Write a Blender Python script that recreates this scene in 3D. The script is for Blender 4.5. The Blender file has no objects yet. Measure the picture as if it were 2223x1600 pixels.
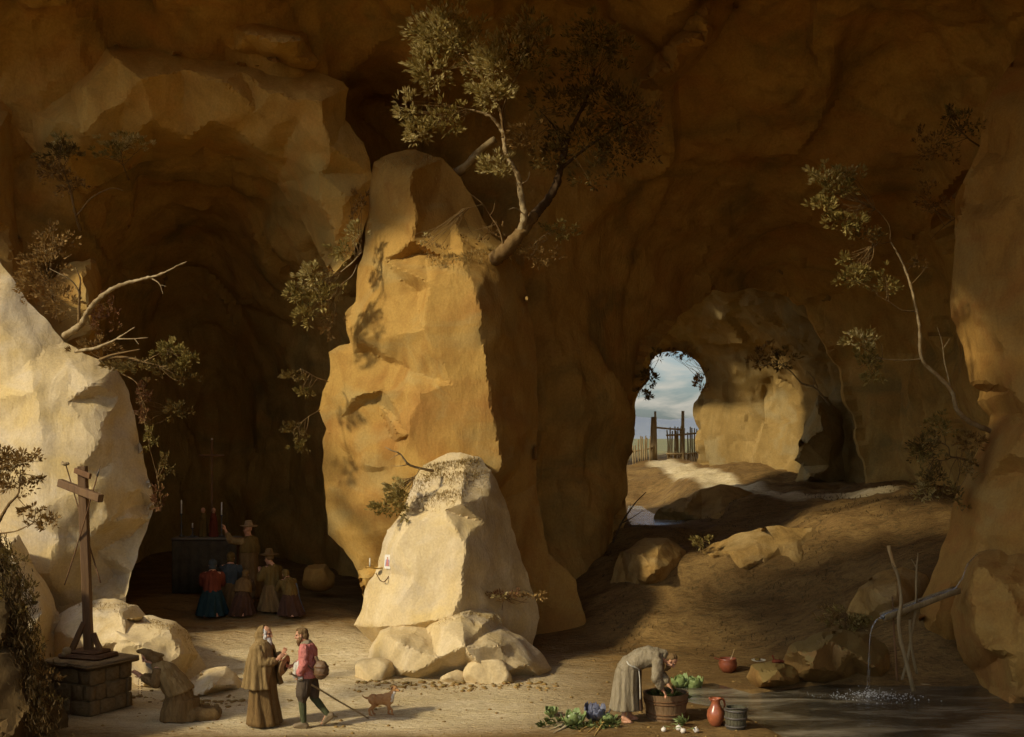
import bpy, bmesh, math, random
import numpy as np
from mathutils import Vector, Matrix, Quaternion, noise
from mathutils.geometry import delaunay_2d_cdt
R = math.radians
random.seed(7)
S = bpy.context.scene
COL = S.collection

# ------------------------------------------------------------ camera, sky, sun, exposure
F, CX, HY, HC = 2700.0, 1111.5, 945.0, 4.9          # focal length (px of the 2223 px photo), principal column, horizon row, eye height
cam = bpy.data.cameras.new('camera'); camo = bpy.data.objects.new('camera', cam); COL.objects.link(camo)
camo.location = (0, 0, HC); camo.rotation_euler = (R(90), 0, 0)
cam.sensor_width = 36; cam.lens = 36 * F / 2223; cam.shift_y = (HY - 800) / 2223
cam.clip_start = 0.1; cam.clip_end = 3000
S.camera = camo
SUN_T = Vector((0.70, 0.47, -0.53)).normalized()    # the way the sunlight travels
wd = bpy.data.worlds.new('World'); S.world = wd; wd.use_nodes = True
nt = wd.node_tree; nt.nodes.clear()
def wn(t, **k):
    n = nt.nodes.new(t)
    for a, b in k.items(): setattr(n, a, b)
    return n
sky = wn('ShaderNodeTexSky', sky_type='NISHITA', sun_disc=False, sun_elevation=math.asin(-SUN_T.z),
         sun_rotation=math.atan2(-SUN_T.x, -SUN_T.y), dust_density=1.2, air_density=1.2)
tc = wn('ShaderNodeTexCoord'); mp = wn('ShaderNodeMapping'); mp.inputs['Scale'].default_value = (1, 1, 2.6)
mp.inputs['Rotation'].default_value = (0.25, 0.3, 0.6)
cn = wn('ShaderNodeTexNoise'); cn.inputs['Scale'].default_value = 11.0; cn.inputs['Detail'].default_value = 7; cn.inputs['Distortion'].default_value = 0.6
cr = wn('ShaderNodeValToRGB'); cr.color_ramp.elements[0].position = 0.46; cr.color_ramp.elements[1].position = 0.60
mx = wn('ShaderNodeMixRGB'); mx.inputs[2].default_value = (6.6, 6.0, 5.0, 1)
bgn = wn('ShaderNodeBackground'); bgn.inputs['Strength'].default_value = 0.15
wo = wn('ShaderNodeOutputWorld')
L = nt.links.new
L(tc.outputs['Generated'], mp.inputs[0]); L(mp.outputs[0], cn.inputs['Vector']); L(cn.outputs['Fac'], cr.inputs[0])
L(cr.outputs[0], mx.inputs[0]); tn = wn('ShaderNodeMixRGB', blend_type='MULTIPLY'); tn.inputs[0].default_value = 1; tn.inputs[2].default_value = (0.58, 0.72, 0.98, 1)
L(sky.outputs[0], tn.inputs[1]); L(tn.outputs[0], mx.inputs[1]); sx = wn('ShaderNodeSeparateXYZ'); L(tc.outputs['Generated'], sx.inputs[0])          # cloudy sky: dimmer towards the horizon all round
mr = wn('ShaderNodeMapRange'); mr.inputs['From Min'].default_value = 0; mr.inputs['From Max'].default_value = 0.7; mr.inputs['To Min'].default_value = 0.42; mr.inputs['To Max'].default_value = 1.35
L(sx.outputs['Z'], mr.inputs['Value']); gm_ = wn('ShaderNodeMixRGB', blend_type='MULTIPLY'); gm_.inputs[0].default_value = 1; L(mx.outputs[0], gm_.inputs[1]); L(mr.outputs[0], gm_.inputs[2]); L(gm_.outputs[0], bgn.inputs[0]); L(bgn.outputs[0], wo.inputs[0])
sl = bpy.data.lights.new('sun', 'SUN'); sl.energy = 2.7; sl.angle = R(4.0); sl.color = (1.0, 0.88, 0.66)
so = bpy.data.objects.new('sun', sl); COL.objects.link(so)
so.rotation_euler = SUN_T.to_track_quat('-Z', 'Y').to_euler(); so.location = (-20, -10, 25)
S.view_settings.view_transform = 'Standard'; S.view_settings.look = 'None'
S.view_settings.exposure = 0.5; S.view_settings.gamma = 1.0
S.render.engine = 'CYCLES'
S.cycles.use_denoising = True
S.cycles.use_adaptive_sampling = True; S.cycles.adaptive_threshold = 0.035
S.cycles.max_bounces = 6; S.cycles.diffuse_bounces = 4; S.cycles.transparent_max_bounces = 8
S.cycles.caustics_reflective = False; S.cycles.caustics_refractive = False
S.cycles.sample_clamp_indirect = 6

# ------------------------------------------------------------ helpers
def W(px, py, Y):
    return Vector(((px - CX) * Y / F, Y, HC - (py - HY) * Y / F))
def fl(px, py, z=0.0):
    "the point of the level z seen at that pixel"
    return W(px, py, (HC - z) * F / (py - HY))
def tag(o, label=None, cat=None, group=None, kind=None):
    if label: o['label'] = label
    if cat: o['category'] = cat
    if group: o['group'] = group
    if kind: o['kind'] = kind
    return o
def empty(name, loc=(0, 0, 0), rz=0.0, label=None, cat=None, group=None, scale=1.0):
    o = bpy.data.objects.new(name, None); COL.objects.link(o)
    o.location = loc; o.rotation_euler = (0, 0, rz); o.scale = (scale,) * 3; o.empty_display_size = 0.2
    return tag(o, label, cat, group)
def link(name, me, mat, parent=None, smooth=True):
    o = bpy.data.objects.new(name, me); COL.objects.link(o)
    if mat is not None and not me.materials: me.materials.append(mat)
    if smooth: me.shade_smooth()
    if parent: o.parent = parent
    return o
def mesh_of(name, bm):
    me = bpy.data.meshes.new(name); bm.to_mesh(me); bm.free(); return me
def pd(name, v, f, mat, parent=None, smooth=True):
    me = bpy.data.meshes.new(name); me.from_pydata([tuple(p) for p in v], [], f); me.update()
    return link(name, me, mat, parent, smooth)
def child_at(o, parent):
    "parent o (built in world space) to an empty without moving it"
    o.parent = parent; o.matrix_parent_inverse = Matrix.LocRotScale(parent.location, parent.rotation_euler, parent.scale).inverted()
    return o

# ------------------------------------------------------------ materials
MATS = {}
class NB:
    def __init__(s, name, rough=0.9, spec=0.2):
        m = bpy.data.materials.new(name); m.use_nodes = True; s.m = m; s.t = m.node_tree
        s.b = s.t.nodes['Principled BSDF']; s.b.inputs['Roughness'].default_value = rough
        s.b.inputs['Specular IOR Level'].default_value = spec
        s.tc = s.t.nodes.new('ShaderNodeTexCoord'); MATS[name] = m
    def n(s, t, **k):
        n = s.t.nodes.new(t)
        for a, b in k.items(): setattr(n, a, b)
        return n
    def l(s, a, b): s.t.links.new(a, b)
    def noise(s, scale, detail=4, dist=0.0, stretch=None, coord='Object', rough=0.55):
        n = s.n('ShaderNodeTexNoise'); n.inputs['Scale'].default_value = scale; n.inputs['Detail'].default_value = detail
        n.inputs['Distortion'].default_value = dist; n.inputs['Roughness'].default_value = rough
        mp = s.n('ShaderNodeMapping'); mp.inputs['Scale'].default_value = stretch or (1, 1, 1)
        s.l(s.tc.outputs[coord], mp.inputs[0]); s.l(mp.outputs[0], n.inputs['Vector'])
        return n.outputs['Fac']
    def ramp(s, fac, a, b, p0=0.35, p1=0.65):
        r = s.n('ShaderNodeValToRGB'); e = r.color_ramp.elements
        e[0].position = p0; e[1].position = p1; e[0].color = (*a, 1); e[1].color = (*b, 1); s.l(fac, r.inputs[0]); return r.outputs[0]
    def fac(s, fac, p0, p1): return s.ramp(fac, (0, 0, 0), (1, 1, 1), p0, p1)
    def mix(s, f, a, b, mode='MIX'):
        m = s.n('ShaderNodeMixRGB', blend_type=mode)
        for i, v in ((0, f), (1, a), (2, b)):
            if isinstance(v, (int, float)): m.inputs[i].default_value = v
            elif isinstance(v, tuple): m.inputs[i].default_value = (*v, 1)
            else: s.l(v, m.inputs[i])
        return m.outputs[0]
    def bump(s, hs, strength=0.5, dist=0.05):
        prev = None
        for h, st, d in hs:
            b = s.n('ShaderNodeBump'); b.inputs['Strength'].default_value = st; b.inputs['Distance'].default_value = d
            s.l(h, b.inputs['Height'])
            if prev: s.l(prev, b.inputs['Normal'])
            prev = b.outputs[0]
        s.l(prev, s.b.inputs['Normal'])
    def color(s, c):
        if isinstance(c, tuple): s.b.inputs['Base Color'].default_value = (*c, 1)
        else: s.l(c, s.b.inputs['Base Color'])

def rock_mat(name, a, b, c, streak=0.35, moss=None, scale=1.0, bump=1.0, strata=(1, 1, 0.22), tints=None):
    k = NB(name, 0.95, 0.12)
    big = k.noise(0.45 * scale, 4, 0.6, strata)
    mid = k.noise(1.9 * scale, 6, 0.8, (1, 1, 0.55))
    st = k.noise(3.4 * scale, 8, 0.5, (1, 1, 0.3), rough=0.75)
    fine = k.noise(22 * scale, 5, 0.2)
    grain = k.noise(75, 3)
    col = k.ramp(big, a, b, 0.36, 0.66)
    col = k.mix(k.fac(mid, 0.48, 0.72), col, c)
    for i, tcol in enumerate(tints or ()):
        tn = k.noise(0.33 + .21 * i, 5, 1.0, (1, 1.2, 1.6)); col = k.mix(k.mix(1.0, k.fac(tn, 0.50, 0.66), (0.75,) * 3, 'MULTIPLY'), col, tcol)
    col = k.mix(k.fac(st, 0.5, 0.74), col, tuple(x * 0.55 for x in a))if streak > 0.5 else k.mix(k.mix(1.0, k.fac(st, 0.48, 0.78), (streak,) * 3, 'MULTIPLY'), col, tuple(x * 0.5 for x in a))
    col = k.mix(0.22, col, k.ramp(fine, (0.25,) * 3, (0.8,) * 3, 0.3, 0.7), 'OVERLAY')
    if moss:
        g = k.n('ShaderNodeNewGeometry'); sp = k.n('ShaderNodeSeparateXYZ'); k.l(g.outputs['Normal'], sp.inputs[0])
        ad = k.n('ShaderNodeMath', operation='MULTIPLY_ADD'); k.l(mid, ad.inputs[0]); ad.inputs[1].default_value = 0.9; k.l(sp.outputs['Z'], ad.inputs[2])
        col = k.mix(k.mix(1.0, k.fac(ad.outputs[0], 0.95, 1.6), (0.75,) * 3, 'MULTIPLY'), col, moss)
    k.color(col)
    k.bump([(mid, 0.30 * bump, 0.12), (st, 0.35 * bump, 0.06), (fine, 0.22 * bump, 0.02), (grain, 0.12 * bump, 0.006)])
    return k.m
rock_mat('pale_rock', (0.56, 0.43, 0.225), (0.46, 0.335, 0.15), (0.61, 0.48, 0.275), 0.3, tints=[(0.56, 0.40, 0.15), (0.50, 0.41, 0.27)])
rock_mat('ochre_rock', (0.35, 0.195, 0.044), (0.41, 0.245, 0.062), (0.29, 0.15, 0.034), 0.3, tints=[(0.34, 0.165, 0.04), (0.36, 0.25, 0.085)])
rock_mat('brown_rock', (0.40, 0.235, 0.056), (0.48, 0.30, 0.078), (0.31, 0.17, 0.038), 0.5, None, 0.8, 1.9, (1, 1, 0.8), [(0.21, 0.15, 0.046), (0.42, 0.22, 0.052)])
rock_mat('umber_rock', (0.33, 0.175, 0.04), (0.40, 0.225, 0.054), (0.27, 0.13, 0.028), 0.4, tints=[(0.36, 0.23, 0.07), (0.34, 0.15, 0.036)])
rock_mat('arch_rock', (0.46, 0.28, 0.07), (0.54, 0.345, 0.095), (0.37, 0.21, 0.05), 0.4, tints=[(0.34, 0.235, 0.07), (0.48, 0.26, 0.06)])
rock_mat('mound_earth', (0.30, 0.175, 0.048), (0.38, 0.235, 0.07), (0.20, 0.11, 0.03), 0.4, None, 1.4, 1.3, (1, 1, 1.4), [(0.16, 0.10, 0.03), (0.36, 0.25, 0.10)])
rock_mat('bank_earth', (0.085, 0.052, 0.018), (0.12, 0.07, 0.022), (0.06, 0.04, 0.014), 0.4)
rock_mat('inner_rock', (0.27, 0.175, 0.055), (0.21, 0.13, 0.038), (0.32, 0.215, 0.075), 0.5, tints=[(0.18, 0.115, 0.034), (0.26, 0.20, 0.09)])
rock_mat('wet_rock', (0.25, 0.14, 0.04), (0.33, 0.20, 0.06), (0.20, 0.10, 0.03), 0.45, (0.22, 0.16, 0.05))
MATS['wet_rock'].node_tree.nodes['Principled BSDF'].inputs['Roughness'].default_value = 0.6

def plain(name, a, b=None, rough=0.8, scale=6.0, spec=0.25, bump=0.3, bd=0.01, stretch=None, fine=None, metal=0):
    k = NB(name, rough, spec)
    b = b or tuple(x * 0.72 for x in a)
    n1 = k.noise(scale, 5, 0.5, stretch); n2 = k.noise(fine or scale * 7, 3, 0, stretch)
    k.color(k.mix(0.3, k.ramp(n1, a, b, 0.35, 0.68), k.ramp(n2, (0.3,) * 3, (0.75,) * 3, 0.3, 0.7), 'OVERLAY'))
    k.b.inputs['Metallic'].default_value = metal
    k.bump([(n1, bump, bd), (n2, bump, bd * 0.3)])
    return k.m
plain('cloth_habit', (0.25, 0.165, 0.065), (0.18, 0.115, 0.042), 0.95, 11, 0.05, 0.9, 0.035, (1, 1, 0.3))
plain('cloth_habit_dark', (0.18, 0.11, 0.04), (0.125, 0.072, 0.026), 0.95, 11, 0.05, 0.9, 0.035, (1, 1, 0.3))
plain('cloth_grey', (0.27, 0.22, 0.135), (0.19, 0.15, 0.085), 0.95, 11, 0.05, 0.9, 0.035, (1, 1, 0.3))
plain('cloth_scapular', (0.085, 0.05, 0.027), None, 0.95, 11, 0.05, 0.9, 0.035, (1, 1, 0.3))
plain('cloth_pink', (0.52, 0.19, 0.145), (0.42, 0.13, 0.10), 0.9, 11, 0.05, 0.9, 0.035, (1, 1, 0.3))
plain('cloth_breeches', (0.10, 0.072, 0.045), None, 0.95, 11, 0.05, 0.9, 0.035, (1, 1, 0.3))
plain('cloth_stocking', (0.085, 0.088, 0.04), None, 0.95, 11, 0.05, 0.9, 0.035, (1, 1, 0.3))
plain('cloth_white', (0.58, 0.54, 0.42), (0.42, 0.38, 0.28), 0.95, 11, 0.05, 0.9, 0.035, (1, 1, 0.3))
plain('cloth_red', (0.17, 0.045, 0.022), None, 0.95, 11, 0.05, 0.9, 0.035, (1, 1, 0.3))
plain('cloth_blue', (0.022, 0.042, 0.042), None, 0.95, 11, 0.05, 0.9, 0.035, (1, 1, 0.3))
plain('cloth_bluegrey', (0.075, 0.085, 0.08), None, 0.95, 11, 0.05, 0.9, 0.035, (1, 1, 0.3))
plain('cloth_sky', (0.10, 0.13, 0.18), None, 0.95, 11, 0.05, 0.9, 0.035, (1, 1, 0.3))
plain('cloth_yellow', (0.15, 0.095, 0.027), None, 0.95, 11, 0.05, 0.9, 0.035, (1, 1, 0.3))
plain('cloth_plum', (0.075, 0.038, 0.022), None, 0.95, 11, 0.05, 0.9, 0.035, (1, 1, 0.3))
plain('altar_front', (0.075, 0.06, 0.035), None, 0.95, 6, 0.05)
plain('altar_cloth', (0.22, 0.19, 0.13), None, 0.95, 6, 0.05)
plain('skin', (0.50, 0.27, 0.145), (0.44, 0.20, 0.10), 0.6, 9, 0.3, 0.1)
plain('hair_white', (0.66, 0.63, 0.54), (0.48, 0.45, 0.38), 0.8, 20, 0.2, 0.6, 0.01, (1, 1, 0.25))
plain('hair_grey', (0.30, 0.26, 0.19), None, 0.8, 20, 0.2, 0.6, 0.01, (1, 1, 0.25))
plain('hair_brown', (0.17, 0.10, 0.035), None, 0.8, 20, 0.2, 0.6, 0.01, (1, 1, 0.25))
plain('leather', (0.15, 0.085, 0.035), None, 0.55, 8, 0.35)
plain('shoe', (0.20, 0.14, 0.07), None, 0.7, 8, 0.3)
plain('felt_hat', (0.32, 0.20, 0.085), None, 0.9, 8, 0.1)
plain('straw', (0.42, 0.31, 0.12), None, 0.9, 12, 0.1)
plain('eye_dark', (0.03, 0.02, 0.015), None, 0.3, 3, 0.4)
plain('wood_dark', (0.17, 0.085, 0.032), (0.10, 0.05, 0.02), 0.8, 7, 0.2, 0.6, 0.02, (1, 1, 0.12))
plain('wood_red', (0.17, 0.095, 0.036), (0.10, 0.052, 0.02), 0.75, 7, 0.25, 0.6, 0.02, (1, 1, 0.12))
plain('wood_tub', (0.22, 0.135, 0.06), (0.14, 0.08, 0.035), 0.8, 7, 0.2, 0.6, 0.02, (1, 1, 0.12))
plain('wood_grey', (0.30, 0.22, 0.105), (0.20, 0.135, 0.055), 0.85, 7, 0.2, 0.6, 0.02, (1, 1, 0.15))
plain('wood_pale', (0.48, 0.34, 0.15), (0.36, 0.23, 0.09), 0.85, 7, 0.2, 0.6, 0.02, (1, 1, 0.15))
plain('bark_pale', (0.38, 0.29, 0.15), (0.22, 0.145, 0.06), 0.9, 5, 0.1, 0.8, 0.03)
plain('bark_brown', (0.20, 0.125, 0.045), (0.13, 0.075, 0.028), 0.9, 5, 0.1, 0.8, 0.03)
plain('bark_dark', (0.085, 0.05, 0.022), None, 0.9, 5, 0.1, 0.8, 0.03)
plain('iron', (0.09, 0.075, 0.055), None, 0.5, 9, 0.4, 0.3)
plain('brass', (0.55, 0.36, 0.10), None, 0.35, 9, 0.5, 0.1, metal=0.8)
plain('wax', (0.75, 0.70, 0.55), None, 0.5, 9, 0.4, 0.1)
plain('paper', (0.72, 0.68, 0.58), (0.62, 0.57, 0.46), 0.8, 9, 0.2, 0.1)
plain('ink_red', (0.55, 0.22, 0.17), None, 0.8)
plain('ink_blue', (0.25, 0.29, 0.42), None, 0.8)
plain('terracotta', (0.34, 0.105, 0.04), (0.24, 0.07, 0.03), 0.28, 5, 0.5, 0.15)
plain('copper_bowl', (0.27, 0.075, 0.03), None, 0.35, 5, 0.5, 0.15)
plain('wicker', (0.10, 0.09, 0.05), (0.06, 0.05, 0.03), 0.75, 10, 0.2)
plain('cauliflower', (0.52, 0.54, 0.36), (0.40, 0.42, 0.24), 0.8, 20, 0.2, 0.7, 0.02)
plain('cabbage_leaf', (0.15, 0.20, 0.055), (0.24, 0.29, 0.10), 0.55, 9, 0.35, 0.6, 0.02)
plain('cabbage_core', (0.33, 0.37, 0.15), (0.24, 0.29, 0.10), 0.55, 9, 0.35, 0.6, 0.02)
plain('purple_leaf', (0.075, 0.075, 0.105), (0.14, 0.15, 0.19), 0.45, 9, 0.4, 0.6, 0.02)
plain('parsnip', (0.56, 0.37, 0.11), (0.46, 0.30, 0.09), 0.7, 9, 0.25)
plain('parsnip_pale', (0.55, 0.45, 0.26), None, 0.7, 9, 0.25)
plain('onion', (0.74, 0.68, 0.56), (0.62, 0.54, 0.40), 0.45, 9, 0.4)
plain('pedestal_stone', (0.20, 0.135, 0.06), (0.14, 0.09, 0.036), 0.95, 4, 0.1, 0.8, 0.03)
plain('pedestal_slab', (0.27, 0.185, 0.085), (0.18, 0.12, 0.05), 0.9, 4, 0.15, 0.8, 0.03)
plain('dog_coat', (0.44, 0.24, 0.09), (0.34, 0.16, 0.055), 0.85, 12, 0.15, 0.5)
plain('dog_white', (0.66, 0.60, 0.48), None, 0.85, 12, 0.15, 0.5)
plain('dog_ear', (0.15, 0.065, 0.025), None, 0.85, 12, 0.15, 0.5)

def leaf_mat(name, a, b, c):
    k = NB(name, 0.7, 0.2)
    at = k.n('ShaderNodeAttribute'); at.attribute_name = 'tone'
    r = k.n('ShaderNodeValToRGB'); e = r.color_ramp.elements; e[0].color = (*a, 1); e[1].color = (*c, 1); m = e.new(0.5); m.color = (*b, 1)
    k.l(at.outputs['Fac'], r.inputs[0]); k.color(r.outputs[0])
    tr = k.n('ShaderNodeBsdfTranslucent'); k.l(r.outputs[0], tr.inputs[0])
    ms = k.n('ShaderNodeMixShader'); ms.inputs[0].default_value = 0.3
    k.l(k.b.outputs[0], ms.inputs[1]); k.l(tr.outputs[0], ms.inputs[2]); k.l(ms.outputs[0], k.t.nodes['Material Output'].inputs[0])
    return k.m
leaf_mat('leaf_pale', (0.22, 0.17, 0.045), (0.44, 0.34, 0.11), (0.64, 0.53, 0.26))
leaf_mat('leaf_olive', (0.13, 0.10, 0.022), (0.28, 0.205, 0.05), (0.46, 0.36, 0.12))
leaf_mat('leaf_dark', (0.10, 0.065, 0.016), (0.18, 0.12, 0.03), (0.31, 0.22, 0.06))
leaf_mat('leaf_brown', (0.14, 0.075, 0.018), (0.26, 0.15, 0.04), (0.42, 0.27, 0.09))
leaf_mat('leaf_red', (0.11, 0.05, 0.018), (0.20, 0.09, 0.035), (0.28, 0.17, 0.05))
leaf_mat('grass_dry', (0.20, 0.13, 0.03), (0.34, 0.23, 0.07), (0.46, 0.34, 0.13))
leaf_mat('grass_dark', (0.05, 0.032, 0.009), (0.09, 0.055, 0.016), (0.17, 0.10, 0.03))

# ------------------------------------------------------------ rock builder: facets from control points, closed volumes
def pip(P, poly):
    x, y = P[:, 0], P[:, 1]; ins = np.zeros(len(P), bool); n = len(poly); j = n - 1
    for i in range(n):
        xi, yi = poly[i][0], poly[i][1]; xj, yj = poly[j][0], poly[j][1]
        c = ((yi > y) != (yj > y)) & (x < (xj - xi) * (y - yi) / (yj - yi + 1e-12) + xi)
        ins ^= c; j = i
    return ins
def interp_tris(P, V, val, tris):
    out = np.full(len(P), np.nan)
    for a, b, c in tris:
        A, B, C = V[a], V[b], V[c]
        d = (B[1] - C[1]) * (A[0] - C[0]) + (C[0] - B[0]) * (A[1] - C[1])
        if abs(d) < 1e-9: continue
        l1 = ((B[1] - C[1]) * (P[:, 0] - C[0]) + (C[0] - B[0]) * (P[:, 1] - C[1])) / d
        l2 = ((C[1] - A[1]) * (P[:, 0] - C[0]) + (A[0] - C[0]) * (P[:, 1] - C[1])) / d
        l3 = 1 - l1 - l2
        m = (l1 > -1e-6) & (l2 > -1e-6) & (l3 > -1e-6)
        out[m] = (l1 * val[a] + l2 * val[b] + l3 * val[c])[m]
    bad = np.isnan(out)
    if bad.any():
        VV = np.array(V); vv = np.array(val)
        for i in np.where(bad)[0]:
            out[i] = vv[np.argmin(((VV - P[i]) ** 2).sum(1))]
    return out
def near(P, Q):
    "distance from each of P to the nearest of Q"
    out = np.empty(len(P))
    for k in range(0, len(P), 2000):
        a = P[k:k + 2000]; out[k:k + 2000] = np.sqrt(((a[:, None, :] - Q[None]) ** 2).sum(2).min(1))
    return out
def rocky(p, amp, s=1.0, seed=0.0):
    q = Vector((p[0] * s + seed, p[1] * s + seed * 1.7, p[2] * s * 0.7 - seed))
    d, _ = noise.voronoi(q * 0.9)
    v = (d[1] - d[0])
    f = noise.fractal(q * 0.8, 0.9, 2.1, 5)
    g = noise.ridged_multi_fractal(q * 1.7, 1.0, 2.0, 4, 0.8, 1.6) - 1.1
    d2, pt = noise.voronoi(q * 0.62 + Vector((seed, 0, 0)))
    c = noise.cell_vector(pt[0] * 7.3 + Vector((.37, .11, .73))); rv = noise.cell_vector(pt[0] * 3.1 + Vector((.2, .6, .4)))
    edge = min(1.0, (d2[1] - d2[0]) / 0.16); edge = edge * edge * (3 - 2 * edge)
    blk = edge * (c.x * 0.7 + 1.5 * rv.dot(q * 0.62 + Vector((seed, 0, 0)) - pt[0])) - 0.25 * (1 - edge)
    return amp * (0.45 * f - 0.3 * (v - 0.25) + 0.2 * g + 0.75 * blk)
def chips(p, a, seed):
    "conchoidal flakes with sharp arrises between them"
    if a <= 0: return 0.0
    w = Vector((noise.noise(p * 1.1), noise.noise(p * 1.1 + Vector((7, 3, 1))), noise.noise(p * 1.1 + Vector((2, 9, 4))))) * 0.35
    q = Vector((p.x * 1.9 + p.z * .5, p.y * 1.9, p.z * 0.95)) + w + Vector((seed, 0, 0)); d1 = noise.voronoi(q)[0][0]
    q2 = q * 2.7 + Vector((0, seed, 3)); d2 = noise.voronoi(q2)[0][0]
    m = 0.5 + 0.5 * noise.noise(p * 0.6 + Vector((seed, 1, 2)))
    return a * ((d1 - 0.45) * (0.5 + m) + 0.35 * (d2 - 0.45))
def rock(name, outline, inner, mat, Ye, dY=0.0, thick=2.0, step=8.0, amp=0.07, s=1.0, seed=None, soft=0, label=None, cat='rock', group=None, parent=None, jag=5.0, k=1.15, chip=0.03, fs=95.0, fj=0.055):
    seed = random.uniform(0, 50) if seed is None else seed
    out = [(o[0], o[1], (o[2] if len(o) > 2 else Ye) + dY) for o in outline]
    if sum((out[i - 1][0] * out[i][1] - out[i][0] * out[i - 1][1]) for i in range(len(out))) < 0: out.reverse()
    inn = [(p[0], p[1], Ye - (Ye - p[2]) * k + dY + 0.35 * (k - 1)) for p in inner]
    allp = out + inn; V = [(p[0], p[1]) for p in allp]
    val = [1.0 / p[2] for p in allp]; no = len(out)
    co, _, ft, ov, _, _ = delaunay_2d_cdt([Vector(v) for v in V], [], [list(range(no))], 1, 1e-4)
    remap = [o[0] if o else 0 for o in ov]
    ctr = [tuple(remap[i] for i in f) for f in ft]
    # minor planes: split the big facets into smaller flat ones, taller than wide
    rsf = random.Random(int(seed * 31) + 5); xs0 = [p[0] for p in out]; ys0 = [p[1] for p in out]; aux = []
    nside = 0
    for _ in range(1400):
        a_ = (rsf.uniform(min(xs0), max(xs0)), rsf.uniform(min(ys0), max(ys0)))
        sc_ = rsf.uniform(.5, 1.3) * fs
        if all(((a_[0] - b_[0]) / sc_) ** 2 + ((a_[1] - b_[1]) / (1.6 * sc_)) ** 2 > 1 for b_ in aux) and all(((a_[0] - b_[0]) / (.45 * fs)) ** 2 + ((a_[1] - b_[1]) / (.6 * fs)) ** 2 > 1 for b_ in V): aux.append(a_)
    if aux:
        A_ = np.array(aux); A_ = A_[pip(A_, out)]
        if len(A_):
            b0 = interp_tris(A_, V, val, ctr)
            V = V + [tuple(a_) for a_ in A_]; val = val + [1.0 / (1.0 / b_ + rsf.gauss(0, fj)) for b_ in b0]
            co, _, ft, ov, _, _ = delaunay_2d_cdt([Vector(v) for v in V], [], [list(range(no))], 1, 1e-4)
            ctr = [tuple((ov[i][0] if ov[i] else 0) for i in f) for f in ft]
    # fine outline with small irregularities
    fo = []
    for i in range(no):
        a, b = out[i], out[(i + 1) % no]; n = max(1, int(math.hypot(b[0] - a[0], b[1] - a[1]) / step))
        for k in range(n):
            t = k / n; x = a[0] + (b[0] - a[0]) * t; y = a[1] + (b[1] - a[1]) * t
            w = jag * 4 * t * (1 - t) if n > 1 else 0
            x += w * noise.noise(Vector((x * .03, y * .03, seed))); y += w * noise.noise(Vector((x * .03, y * .03, seed + 9)))
            fo.append((x, y))
    xs = [p[0] for p in fo]; ys = [p[1] for p in fo]
    gx, gy = np.meshgrid(np.arange(min(xs), max(xs), step), np.arange(min(ys), max(ys), step))
    rs = np.random.RandomState(int(seed * 100) % 9999)
    G = np.stack([gx.ravel(), gy.ravel()], 1) + rs.uniform(-.3, .3, (gx.size, 2)) * step
    G = G[pip(G, fo)]
    FO = np.array(fo)
    keep = near(G, FO) > 0.55 * step if len(G) else np.zeros(0, bool)
    G = G[keep]
    P = np.vstack([FO, G]); nf = len(FO)
    co, _, ft, ov, _, _ = delaunay_2d_cdt([Vector(p) for p in P], [], [list(range(nf))], 1, 1e-5)
    m2 = [o[0] for o in ov if o]
    P2 = np.array([tuple(c) for c in co]); isout = np.array([bool(o) and min(o) < nf for o in ov])
    wp = np.array([[noise.noise(Vector((a_ * .018, b_ * .018, seed))) * 13, noise.noise(Vector((a_ * .018, b_ * .018, seed + 6))) * 13] for a_, b_ in P2])
    ed = near(P2, FO); wp *= np.clip(ed / 45.0, 0, 1)[:, None]      # arrises wander a little, the outline stays
    iy = interp_tris(P2 + wp, V, val, ctr); Y = 1.0 / iy
    # soften the facets
    nb = [[] for _ in P2]
    for f in ft:
        for i in range(3): nb[f[i]].append(f[i - 1]); nb[f[i]].append(f[(i + 1) % 3])
    for _ in range(soft):
        Yn = Y.copy()
        for i in range(len(Y)):
            if not isout[i] and nb[i]: Yn[i] = 0.5 * Y[i] + 0.5 * np.mean(Y[nb[i]])
        Y = Yn
    # front sheet, and a bulging back sheet that shares the outline
    D = ed
    verts = [W(p[0], p[1], y) for p, y in zip(P2, Y)]
    faces = [tuple(f) for f in ft]
    bidx = {}
    for i in range(len(P2)):
        if isout[i]: bidx[i] = i
    # coarse back: reuse vertices but pushed back
    ymax = float(Y.max())
    for i in range(len(P2)):
        if not isout[i]:
            yb = ymax + thick * min(1.0, (D[i] / (6 * step)) ** 0.6) * (0.85 + 0.3 * noise.noise(Vector((P2[i][0] * .01, P2[i][1] * .01, seed))))
            # keep the silhouette: shrink towards the axis so that the back stays behind the front
            bidx[i] = len(verts); verts.append(W(P2[i][0], P2[i][1], yb))
    faces += [tuple(bidx[j] for j in reversed(f)) for f in ft]
    me = bpy.data.meshes.new(name); me.from_pydata([tuple(v) for v in verts], [], faces); me.update()
    bm = bmesh.new(); bm.from_mesh(me); bmesh.ops.recalc_face_normals(bm, faces=bm.faces); bm.normal_update()
    for v in bm.verts:
        v.co = v.co + v.normal * (rocky(v.co, amp, s, seed) + chips(v.co, chip, seed) if v.index < len(P2) else amp * noise.noise(v.co * s))
    bm.to_mesh(me); bm.free()
    o = link(name, me, MATS[mat], parent); me.set_sharp_from_angle(angle=R(16))
    if not parent: tag(o, label, cat, group)
    return o

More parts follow.
